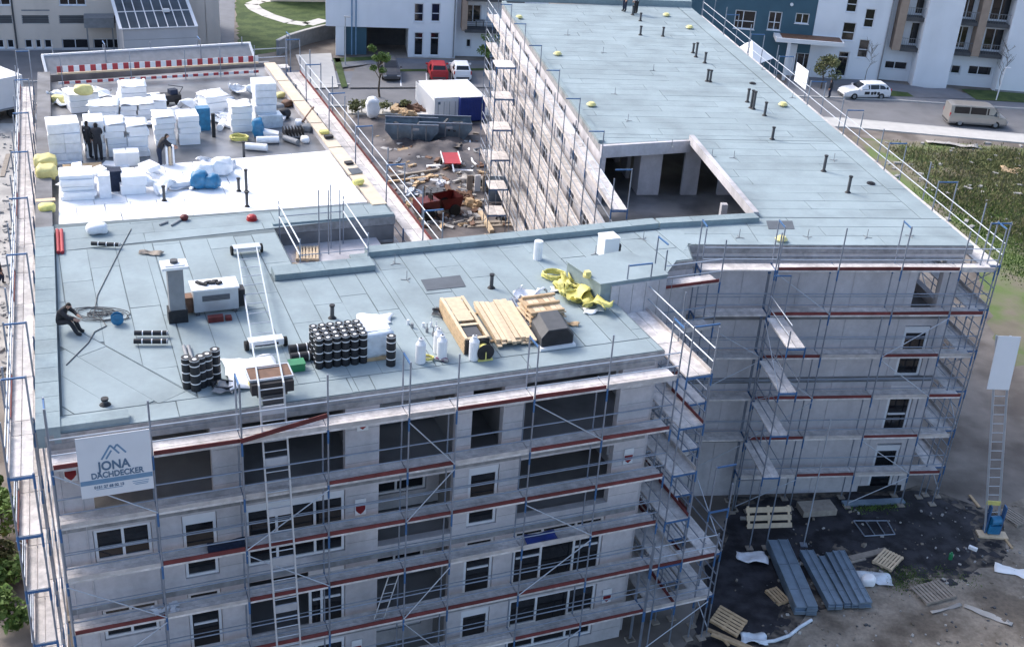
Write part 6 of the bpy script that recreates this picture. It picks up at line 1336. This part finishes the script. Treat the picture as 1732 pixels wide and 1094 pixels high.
for i in range(380):
    x = random.uniform(-40, 45); y = random.uniform(205, 640); P = G(x, y, 0); s = random.uniform(.04, .22); m.add(Matrix.Translation(P + Vector((0, 0, s * .3))) @ Matrix.Rotation(random.uniform(0, 3), 4, 'Z') @ Matrix.Diagonal((s * random.uniform(.7, 2.5), s, s * .7, 1)))
tag(m.build('track_rubble', ['rubble']), 'rubble lying along the dirt track on the left', 'rubble', kind='stuff')
beam('long pale plank beside the dirt track', 4, 300, 14, 262, .3, .08, 'timber_grey'); beam('grey concrete slab lying on the dirt track', -30, 448, 22, 440, 1.4, .1, 'kerb', name='concrete_slab', cat='slab')
# white box trailer on the left
a, b = G(-40, 215, 0), G(47, 196, 0); d = b - a; an = atan2(d.y, d.x); fr = Frame(a.xy, math.degrees(an)); L = d.length; bt = thing('box_trailer', 'white box trailer parked beside the left scaffold', 'trailer', fr.P(L / 2, 0, 0))
box('box', bt, 'white_paint', fr.P(L / 2, 1.9, 2.0), (L, 3.6, 2.5), an); box('chassis', bt, 'dark_grey', fr.P(L / 2, 1.9, .6), (L * .96, 2.2, .25), an)
for s in (.25, .4, .75): tube('wheel', bt, 'rubber', fr.P(L * s, .15, .42), fr.P(L * s, .45, .42), .42, 14)
box('side_rail', bt, 'mid_grey', fr.P(L / 2, .07, .85), (L, .06, .12), an)
tag(MB().box(G(-12, 985, 0) + Vector((-.4, 0, 1.0)), (1.2, 2.2, 2.0), .3).box(G(-12, 985, 0) + Vector((-.4, 0, 2.05)), (1.3, 2.3, .12), .3).build('rusty_tank', 'orange'), 'rusty orange tank among shrubs at the lower left edge', 'tank')
# ================================================================== vegetation
def leaf_cloud(m, c, r, n, size, rr, flat=1.0):
    for i in range(n):
        while True:
            v = Vector((rr.uniform(-1, 1), rr.uniform(-1, 1), rr.uniform(-1, 1)))
            if .25 < v.length < 1: break
        p = c + Vector((v.x * r, v.y * r, v.z * r * flat)); s = size * rr.uniform(.6, 1.3)
        a = Vector((rr.uniform(-1, 1), rr.uniform(-1, 1), rr.uniform(-.6, .6))).normalized() * s; b = a.cross(Vector((rr.uniform(-1, 1), rr.uniform(-1, 1), rr.uniform(-1, 1)))).normalized() * s * .6
        m.poly([p - a, p - b, p + a, p + b])
def tree(label, P, h, cr, n, mname='leaf', size=.16, name='tree', seed=1, lobes=9, stem=.35, bare=False, group=None, trunk_r=None):
    rr = random.Random(seed); t_ = thing(name, label, 'tree' if h > 1.6 else 'shrub', P, group); tr = MB(); r0 = trunk_r or h * .018 + .02
    pts = [P + Vector((0, 0, -.05))]
    for k in range(1, 6): pts.append(P + Vector((rr.uniform(-.04, .04) * h, rr.uniform(-.04, .04) * h, h * .8 * k / 5)))
    for k, (a, b) in enumerate(zip(pts, pts[1:])): tr.tube(a, b, r0 * (1 - k * .16), 7)
    ends = []
    for k in range(lobes if not bare else 16):
        a = pts[2].lerp(pts[-1], rr.random()) if not bare else P + Vector((0, 0, h * rr.uniform(.4, .95))); an = rr.uniform(0, 6.28); e = a + Vector((cos(an) * cr * rr.uniform(.4, .9), sin(an) * cr * rr.uniform(.4, .9), h * rr.uniform(.08, .28)))
        tr.tube(a, e, r0 * .35, 5); ends.append(e)
        if bare:
            for q in range(3): e2 = a.lerp(e, rr.uniform(.4, 1)); tr.tube(e2, e2 + Vector((rr.uniform(-.3, .3), rr.uniform(-.3, .3), rr.uniform(.1, .45))), r0 * .18, 4)
    tr.build('trunk', 'bark', t_)
    if n:
        m = MB(); top = pts[-1]
        for e in ends + [top]: leaf_cloud(m, e, cr * rr.uniform(.35, .6), n // (len(ends) + 1), size, rr, .8)
        m.build('crown', mname, t_)
    return t_
P = G(642, 165, 0); tree('young street tree with loose green crown behind the white sack', P, 4.3, .85, 1700, 'leaf', .085, seed=3)
bag('tall white big bag tied round the street tree', 630, 200, 0, (1.05, 1.0, 1.75), 'foam', .2, 'big_bag', lump=.16)
P = G(1388, 152, 0); tree('low leafy tree on the kerb before the white entrance', P, 3.0, 1.3, 1600, 'leaf_olive', .11, seed=5)
tree('bare thin young tree before the stairwell house', G(1462, 152, 0), 4.2, .9, 0, seed=8, bare=True, trunk_r=.04); tree('bare thin young tree at the far right lawn', G(1688, 160, 0), 4.6, 1.2, 0, seed=9, bare=True, trunk_r=.045)
tree('small dark tree beside the courtyard scaffold', G(826, 118, 0), 3.0, 1.0, 600, 'leaf', .13, seed=12)
for i, (x, y, s, lb) in enumerate(((612, 192, .9, 'low green shrub left of the white big bag'), (648, 194, .8, 'low dark shrub right of the white big bag'), (596, 194, .7, 'small shrub at the left end of the shrub row'), (684, 186, .7, 'dark shrub behind the skip'))): tree(lb, G(x, y, 0), 1.2 * s, .8 * s, 420, 'leaf_olive', .1, 'shrub', 30 + i, group='shrubs by the courtyard')
for i, (x, y, s, lb) in enumerate(((18, 905, 1.6, 'tall green bush beside the left scaffold'), (8, 1000, 1.5, 'dark bush at the lower left corner'), (40, 975, 1.2, 'pale grey-green bush at the foot of the left scaffold'), (-5, 860, 1.2, 'dark bush at the left picture edge'), (30, 1060, 1.4, 'dark bush at the bottom left'))): tree(lb, G(x - 12, y, 0), 1.0 * s, .6 * s, 700, 'leaf' if i != 2 else 'leaf_olive', .13, 'bush', 50 + i, group='bushes on the left')
# wild plot: clumps of weeds
def weeds(name, label, pts, n, mname, hmax, size, seed, clump=.5):
    rr = random.Random(seed); poly = ccw([(G(x, y, 0).x, G(x, y, 0).y) for x, y in pts]); x0 = min(p[0] for p in poly); x1 = max(p[0] for p in poly); y0 = min(p[1] for p in poly); y1 = max(p[1] for p in poly)
    def inside(p): return all((poly[(i + 1) % len(poly)][0] - poly[i][0]) * (p[1] - poly[i][1]) - (poly[(i + 1) % len(poly)][1] - poly[i][1]) * (p[0] - poly[i][0]) >= 0 for i in range(len(poly)))
    m = MB(); k = 0
    while k < n:
        c = (rr.uniform(x0, x1), rr.uniform(y0, y1))
        if not inside(c): continue
        if _nz.noise(Vector((c[0] * .28, c[1] * .28, seed))) < -.12 + rr.uniform(-.15, .15): 
            if rr.random() < .8: continue
        H0 = hmax * rr.uniform(.35, 1) * (.6 + .6 * abs(_nz.noise(Vector((c[0] * .3, c[1] * .3, 3)))))
        for q in range(14):
            k += 1; p = Vector((c[0] + rr.gauss(0, clump), c[1] + rr.gauss(0, clump), 0)); a = rr.uniform(0, 6.28); w = Vector((cos(a), sin(a), 0)) * size * rr.uniform(.4, 1); lean = Vector((rr.uniform(-.4, .4), rr.uniform(-.4, .4), 1)) * H0 * rr.uniform(.3, 1)
            m.poly([p - w * .5, p + w * .5, p + lean * .7 + w * .8, p + lean]); 
    return tag(m.build(name, mname), label, 'weeds', kind='stuff')
PL = [(1455, 246), (1900, 268), (1900, 470), (1700, 440), (1600, 335)]
weeds('weeds', 'green weeds covering the plot right of the right wing', PL, 34000, 'leaf_olive', .5, .09, 2, .9); weeds('weeds', 'dry brown stalks in the overgrown plot', PL, 14000, 'leaf_dry', .45, .07, 7, .8); weeds('weeds', 'brighter green weeds in the near part of the plot', [(1560, 320), (1900, 330), (1900, 530), (1735, 480)], 26000, 'leaf', .32, .08, 4, .9)
weeds('weeds', 'sparse grass tufts along the edge of the black gravel', [(1480, 965), (1640, 958), (1660, 985), (1520, 1000)], 1500, 'leaf', .18, .04, 9, .2); weeds('weeds', 'grass tufts behind the foot of the right wing', [(1530, 850), (1500, 862), (1440, 868), (1440, 860)], 500, 'leaf', .2, .05, 13, .15)
random.seed(17); m = MB()
for i in range(130):
    P = G(random.uniform(1470, 1800), random.uniform(242, 420), 0); s = random.uniform(.05, .3); m.add(Matrix.Translation(P + Vector((0, 0, s * .25))) @ Matrix.Rotation(random.uniform(0, 3), 4, 'Z') @ Matrix.Diagonal((s * random.uniform(.7, 2.5), s, s * .6, 1)))
tag(m.build('plot_rubble', ['rubble']), 'pale rubble scattered through the overgrown plot', 'rubble', kind='stuff')
crumple('long pale stone heap along the back of the overgrown plot', 1610, 246, 0, (4.5, 1.0, 1.2), 'scree', 'stone heap', 'stone_heap', -.1); crumple('orange-brown sheet lying in the overgrown plot', 1712, 290, 0, (1.8, 1.2, 1.2), 'timber', 'sheet', 'loose_sheet')
# ================================================================== vehicles
def car(label, P, ang, prof, W_, mname, wheel_x, wr=.31, cat='car', name='parked_car', side=((-1.9, -.25), (-.15, .75)), ws=(0.35, 1.1), rear=(-2.3, -1.75), decal=False, group='parked vehicles'):
    """prof: stations (x, belt z, roof z, half width at belt, half width at roof); front is +x"""
    t_ = thing(name, label, cat, P, group); M0 = Matrix.Translation(P) @ Matrix.Rotation(ang, 4, 'Z'); m = MB(); rings = []
    for x, zb, zr, wb, wt in prof:
        pts = [(-wb * .9, .24), (-wb, .42), (-wb, zb * .82), (-wb * .975, zb), (-wt, zr - .03), (-wt * .85, zr), (wt * .85, zr), (wt, zr - .03), (wb * .975, zb), (wb, zb * .82), (wb, .42), (wb * .9, .24)]
        rings.append([m.bm.verts.new(M0 @ Vector((x, y, z))) for y, z in pts])
    for a, b in zip(rings, rings[1:]):
        for i in range(12): m.bm.faces.new((a[i], a[(i + 1) % 12], b[(i + 1) % 12], b[i]))
    m.bm.faces.new(rings[0][::-1]); m.bm.faces.new(rings[-1]); bmesh.ops.recalc_face_normals(m.bm, faces=m.bm.faces[:])
    m.build('body', mname, t_, smooth=False)
    def at(x):
        for p, q in zip(prof, prof[1:]):
            if p[0] <= x <= q[0]: k = (x - p[0]) / (q[0] - p[0]); return [p[i] + (q[i] - p[i]) * k for i in range(1, 5)]
    for x0, x1 in side:
        for s in (-1, 1):
            A = at(x0); B = at(x1); g = MB(); f = lambda S, x, k: M0 @ Vector((x, s * ((S[2] * .975) + (S[3] - S[2] * .975) * k + .014), S[0] + (S[1] - .03 - S[0]) * k))
            g.poly([f(A, x0, .1), f(B, x1, .1), f(B, x1 - (.0), .86), f(A, x0, .86)]); g.build('side_window', 'glass', t_)
    for (x0, x1), nm in ((ws, 'windscreen'), (rear, 'rear_window')):
        A = at(x0); B = at(x1); lo, hi = (B, A) if nm == 'windscreen' else (A, B); xl, xh = (x1, x0) if nm == 'windscreen' else (x0, x1); g = MB(); o = .03 if nm == 'windscreen' else -.03
        q = [(xl * .9 + xh * .1 + o, -lo[3] * .9, lo[1] * .92 + hi[1] * .08 + .02), (xl * .9 + xh * .1 + o, lo[3] * .9, lo[1] * .92 + hi[1] * .08 + .02), (xh * .92 + xl * .08 + o, hi[3] * .85, hi[1] * .93 + lo[1] * .07 + .015), (xh * .92 + xl * .08 + o, -hi[3] * .85, hi[1] * .93 + lo[1] * .07 + .015)]
        g.poly([M0 @ Vector(v) for v in q]); g.build(nm, 'glass', t_)
    for x in wheel_x:
        for s in (-1, 1):
            y = s * (W_ / 2 - .12); w = put('wheel', unit('tube', 'rubber', 18), tubeM(M0 @ Vector((x, y - .1, wr)), M0 @ Vector((x, y + .12 * 1.0, wr)) if s > 0 else M0 @ Vector((x, y + .1, wr)), wr), t_)
            put('rim', unit('tube', 'mid_grey', 12), tubeM(M0 @ Vector((x, y + s * .10, wr)), M0 @ Vector((x, y + s * .135, wr)), wr * .55), w)
            put('wheel_arch', unit('tube', 'dark', 18), tubeM(M0 @ Vector((x, y - s * .05, wr + .02)), M0 @ Vector((x, s * (W_ / 2 + .004), wr + .02)), wr * 1.16), t_) if False else None
    xf = prof[-1][0]; A = prof[-2]
    for s in (-1, 1):
        box('headlight', t_, 'alu', M0 @ Vector((A[0] - .02, s * A[3] * .8, A[1] - .08)), (.16, .3, .13), ang); B_ = prof[1]; box('tail_light', t_, 'red', M0 @ Vector((B_[0] + .0, s * B_[3] * .93, B_[1] - .05)), (.1, .1, .3), ang); Q = at(ws[1] - .3); box('mirror', t_, mname, M0 @ Vector((ws[1] - .25, s * (Q[2] + .1), Q[0] + .08)), (.12, .2, .13), ang)
    box('bumper', t_, 'dark_grey', M0 @ Vector((xf - .02, 0, .36)), (.12, prof[-1][3] * 1.7, .16), ang); box('bumper', t_, 'dark_grey', M0 @ Vector((prof[0][0] + .02, 0, .4)), (.12, prof[0][3] * 1.7, .16), ang)
    if decal:
        for x in (-1.0, -.65, -.35, .05, .3): box('decal', t_, 'dark', M0 @ Vector((x, (W_ / 2 + .0), .62 + .05 * sin(x * 9))), (.26, .012, .28), ang); box('decal', t_, 'dark', M0 @ Vector((x, -(W_ / 2 + .0), .62 + .05 * sin(x * 9))), (.26, .012, .28), ang)
    return t_
wagon = [(-2.36, .62, .68, .74, .66), (-2.28, .92, 1.02, .86, .72), (-1.75, .96, 1.44, .89, .64), (-.9, .96, 1.48, .89, .66), (.3, .94, 1.45, .89, .64), (1.15, .92, .98, .88, .7), (1.95, .82, .86, .86, .68), (2.3, .66, .7, .8, .62), (2.4, .48, .52, .72, .56)]
hatch = [(-1.98, .6, .66, .7, .62), (-1.9, .9, 1.0, .82, .68), (-1.5, .92, 1.42, .84, .62), (.1, .92, 1.46, .85, .62), (.9, .9, .96, .84, .66), (1.65, .8, .84, .82, .64), (1.95, .62, .66, .76, .6), (2.02, .46, .5, .7, .54)]
van = [(-2.66, .8, 1.0, .9, .82), (-2.6, 1.12, 1.86, .97, .84), (-2.2, 1.14, 1.93, .98, .86), (.9, 1.12, 1.93, .98, .86), (1.25, 1.1, 1.86, .97, .83), (1.95, 1.04, 1.12, .95, .78), (2.45, .92, .96, .92, .72), (2.65, .66, .7, .84, .66), (2.7, .5, .54, .78, .6)]
a, b = G(1424, 168, 0), G(1498, 168, 0); ang = atan2((a - b).y, (a - b).x); P = (a + b) / 2 + Vector((.1, .7, 0))
car('white estate car with dark side lettering marks parked at the kerb', P, ang, wagon, 1.78, 'white_paint', (-1.35, 1.4), side=((-2.0, -1.1), (-1.02, -.15), (-.07, .75)), decal=True)
a, b = G(1600, 212, 0), G(1702, 219, 0); ang = atan2((b - a).y, (b - a).x); P = (a + b) / 2 + Vector((0, .8, 0))
car('silver beige minibus parked on the near side of the street', P, ang, van, 1.96, 'silver_paint', (-1.6, 1.6), .34, 'van', 'parked_van', ((-2.3, -.95), (-.85, .55), (.65, 1.55)), (1.25, 1.95), (-2.62, -2.25))
for lb, x, y, mm, rz in (('dark grey car parked at the left of the bays before the white house', 657, 135, 'dark_silver', -1.35), ('red car parked in the bays behind the white container', 738, 136, 'red', 1.75), ('white car parked in the bays behind the blue container', 777, 136, 'white_paint', 1.75)):
    car(lb, G(x, y, 0) + Vector((0, .9, .125)), rz, hatch, 1.7, mm, (-1.25, 1.25), .3, side=((-1.6, -.75), (-.68, .6)), ws=(.1, .9), rear=(-1.92, -1.5))
# ================================================================== people
BASE = dict(pelvis=(0, 0, .95), spine=(0, .0, 1.15), chest=(0, 0, 1.36), neck=(0, .01, 1.5), head=(0, .03, 1.62), crown=(0, .02, 1.74), sl=(-.18, 0, 1.42), el=(-.24, .0, 1.14), wl=(-.24, .1, .9), hl=(-.24, .13, .82), sr=(.18, 0, 1.42), er=(.24, 0, 1.14), wr=(.24, .1, .9), hr=(.24, .13, .82), pl=(-.1, 0, .9), kl=(-.11, .03, .5), al=(-.11, 0, .09), tl=(-.12, .17, .05), pr=(.1, 0, .9), kr=(.11, .03, .5), ar=(.11, 0, .09), tr=(.12, .17, .05))
RAD = dict(pelvis=.165, spine=.16, chest=.18, neck=.065, head=.1, crown=.08, sl=.095, el=.068, wl=.05, hl=.042, sr=.095, er=.068, wr=.05, hr=.042, pl=.115, kl=.085, al=.068, tl=.052, pr=.115, kr=.085, ar=.068, tr=.052)
EDG = [('pelvis', 'spine'), ('spine', 'chest'), ('chest', 'neck'), ('neck', 'head'), ('head', 'crown'), ('chest', 'sl'), ('sl', 'el'), ('el', 'wl'), ('wl', 'hl'), ('chest', 'sr'), ('sr', 'er'), ('er', 'wr'), ('wr', 'hr'), ('pelvis', 'pl'), ('pl', 'kl'), ('kl', 'al'), ('al', 'tl'), ('pelvis', 'pr'), ('pr', 'kr'), ('kr', 'ar'), ('ar', 'tr')]
def person(label, P, rz, ov=None, top='cloth_black', leg='cloth_black', hat='hair', group=None):
    J = dict(BASE); J.update(ov or {}); R_ = dict(RAD); E_ = list(EDG)
    for sd, h, w in (('l', 'hl', 'wl'), ('r', 'hr', 'wr')):
        hv = Vector(J[h]); dv = (hv - Vector(J[w])).normalized(); sv = dv.cross(Vector((0, 1, 0)));  sv = sv.normalized() if sv.length > .1 else Vector((1, 0, 0))
        for i, (o, l) in enumerate(((-.03, .075), (-.01, .09), (.01, .085), (.03, .065))):
            n1 = 'f%s%d' % (sd, i); p1 = hv + sv * o + dv * .05; J[n1] = p1; J[n1 + 'b'] = p1 + dv * l * .6 + Vector((0, .02, 0)); R_[n1] = .01; R_[n1 + 'b'] = .008; E_ += [(h, n1), (n1, n1 + 'b')]
        n1 = 'f%st' % sd; p1 = hv - dv * .02 + sv * .05; J[n1] = p1; J[n1 + 'b'] = p1 + dv * .05 + sv * .01; R_[n1] = .011; R_[n1 + 'b'] = .009; E_ += [(h, n1), (n1, n1 + 'b')]
    names = list(J); idx = {n: i for i, n in enumerate(names)}
    me = bpy.data.meshes.new('person'); me.from_pydata([Vector(J[n]) for n in names], [(idx[a], idx[b]) for a, b in E_], [])
    ob = bpy.data.objects.new('person_rig', me); COL.objects.link(ob); md = ob.modifiers.new('skin', 'SKIN'); md.use_smooth_shade = True; ob.modifiers.new('sub', 'SUBSURF').levels = 1
    if not me.skin_vertices:
        bm = bmesh.new(); bm.from_mesh(me); bm.verts.layers.skin.verify(); bm.to_mesh(me); bm.free()
    for n in names:
        sv = me.skin_vertices[0].data[idx[n]]; sv.radius = (R_[n], R_[n]); sv.use_root = n == 'pelvis'
    dg = bpy.context.evaluated_depsgraph_get(); em = bpy.data.meshes.new_from_object(ob.evaluated_get(dg)); bpy.data.objects.remove(ob)
    for mm in (top, leg, 'skin', hat, 'dark'): em.materials.append(MATS[mm])
    hd = Vector(J['head']); fwd = Vector((0, 1, 0))
    for p in em.polygons:
        c = p.center; best = min(((c - (Vector(J[a]) + Vector(J[b])) / 2).length, a, b) for a, b in E_); a, b = best[1], best[2]
        k = 0
        if a in ('head', 'neck') : k = 3 if (c.z > Vector(J['head']).z + .02 or (c - hd).y < -.01) else 2
        elif a in ('hl', 'hr') or a[0] == 'f' or b in ('hl', 'hr'): k = 2
        elif a in ('al', 'ar'): k = 4
        elif a in ('pl', 'pr', 'kl', 'kr') or b in ('pl', 'pr'): k = 1
        p.material_index = k; p.use_smooth = True
    o = put('person', em, Matrix.Translation(P) @ Matrix.Rotation(rz, 4, 'Z'))
    tag(o, label, 'person', group)
    m = MB(); q = hd + Vector((0, .1, .0)); m.ball(q + Vector((0, .0, -.005)), .022, (.8, 1, 1.3), 1); m.ball(hd + Vector((-.1, 0, 0)), .025, (.5, 1, 1.4), 1); m.ball(hd + Vector((.1, 0, 0)), .025, (.5, 1, 1.4), 1); f = m.build('nose_and_ears', 'skin', None); f.parent = o; f.matrix_parent_inverse = Matrix.Identity(4)
    m = MB(); m.ball(hd + Vector((-.035, .092, .025)), .012, (1, .6, .8), 1); m.ball(hd + Vector((.035, .092, .025)), .012, (1, .6, .8), 1); m.box(hd + Vector((0, .094, -.045)), (.05, .012, .01)); f = m.build('eyes_and_mouth', 'dark_red', None); f.parent = o; f.matrix_parent_inverse = Matrix.Identity(4)
    return o
# seated worker on the left parapet
SIT = dict(pelvis=(0, 0, .12), spine=(0, .08, .34), chest=(0, .2, .52), neck=(0, .3, .62), head=(0, .38, .71), crown=(0, .42, .82), sl=(-.18, .2, .56), el=(-.22, .42, .4), wl=(-.1, .62, .34), hl=(-.08, .69, .32), sr=(.18, .2, .56), er=(.22, .42, .4), wr=(.1, .6, .3), hr=(.08, .67, .28), pl=(-.1, .05, .11), kl=(-.13, .46, .2), al=(-.12, .62, -.18), tl=(-.12, .78, -.2), pr=(.1, .05, .11), kr=(.13, .46, .22), ar=(.12, .66, -.18), tr=(.12, .82, -.2))
person('worker in black sitting hunched on the left parapet', G(96, 548, ZP) + Vector((.1, 0, .02)), -1.75, SIT)
GRAB = dict(spine=(0, .1, 1.14), chest=(0, .22, 1.32), neck=(0, .3, 1.44), head=(0, .37, 1.54), crown=(0, .4, 1.66), sl=(-.18, .22, 1.38), el=(-.22, .42, 1.16), wl=(-.14, .62, 1.05), hl=(-.12, .7, 1.03), sr=(.18, .22, 1.38), er=(.22, .42, 1.16), wr=(.14, .62, 1.05), hr=(.12, .7, 1.03))
person('worker in black with back turned, front one of the pair at the stacks', G(168, 273, ZS), .4, GRAB, group='workers at the insulation stacks')
person('worker in black behind the other of the pair at the stacks', G(151, 268, ZS), -.6, None, group='workers at the insulation stacks')
person('worker in black leaning forward beside upright boards', G(271, 288, ZS), -1.2, GRAB, leg='cloth_navy', group='workers at the insulation stacks')
P = G(290, 289, ZS); ub = thing('upright_boards', 'narrow upright boards beside the leaning worker', 'boards', P)
for k in range(3): box('board', ub, ('foam', 'timber_pale', 'foam_wrap')[k], P + FF.u * (-.16 + .14 * k) + Vector((0, 0, .58)), (.08, .3, 1.15), FF.a)
person('worker in white top on the far end of the right wing', G(1075, 24, ZR), .8, None, 'cloth_white', 'cloth_black'); person('worker in grey jacket beside the white-topped one on the right wing', G(1056, 20, ZR), 2.2, None, 'mid_grey', 'cloth_navy')
person('person in dark clothes standing at the kerb behind the white estate car', G(1402, 168, 0) + Vector((0, 0, .12)), 1.0, None, 'cloth_black', 'cloth_navy')
person('person in dark clothes walking on the dirt track at the left edge', G(2, 482, 0), -1.2, dict(kl=(-.11, .16, .52), al=(-.11, .1, .1), tl=(-.12, .27, .07), ar=(.11, -.2, .1), tr=(.12, -.04, .05)), 'cloth_black', 'cloth_navy')
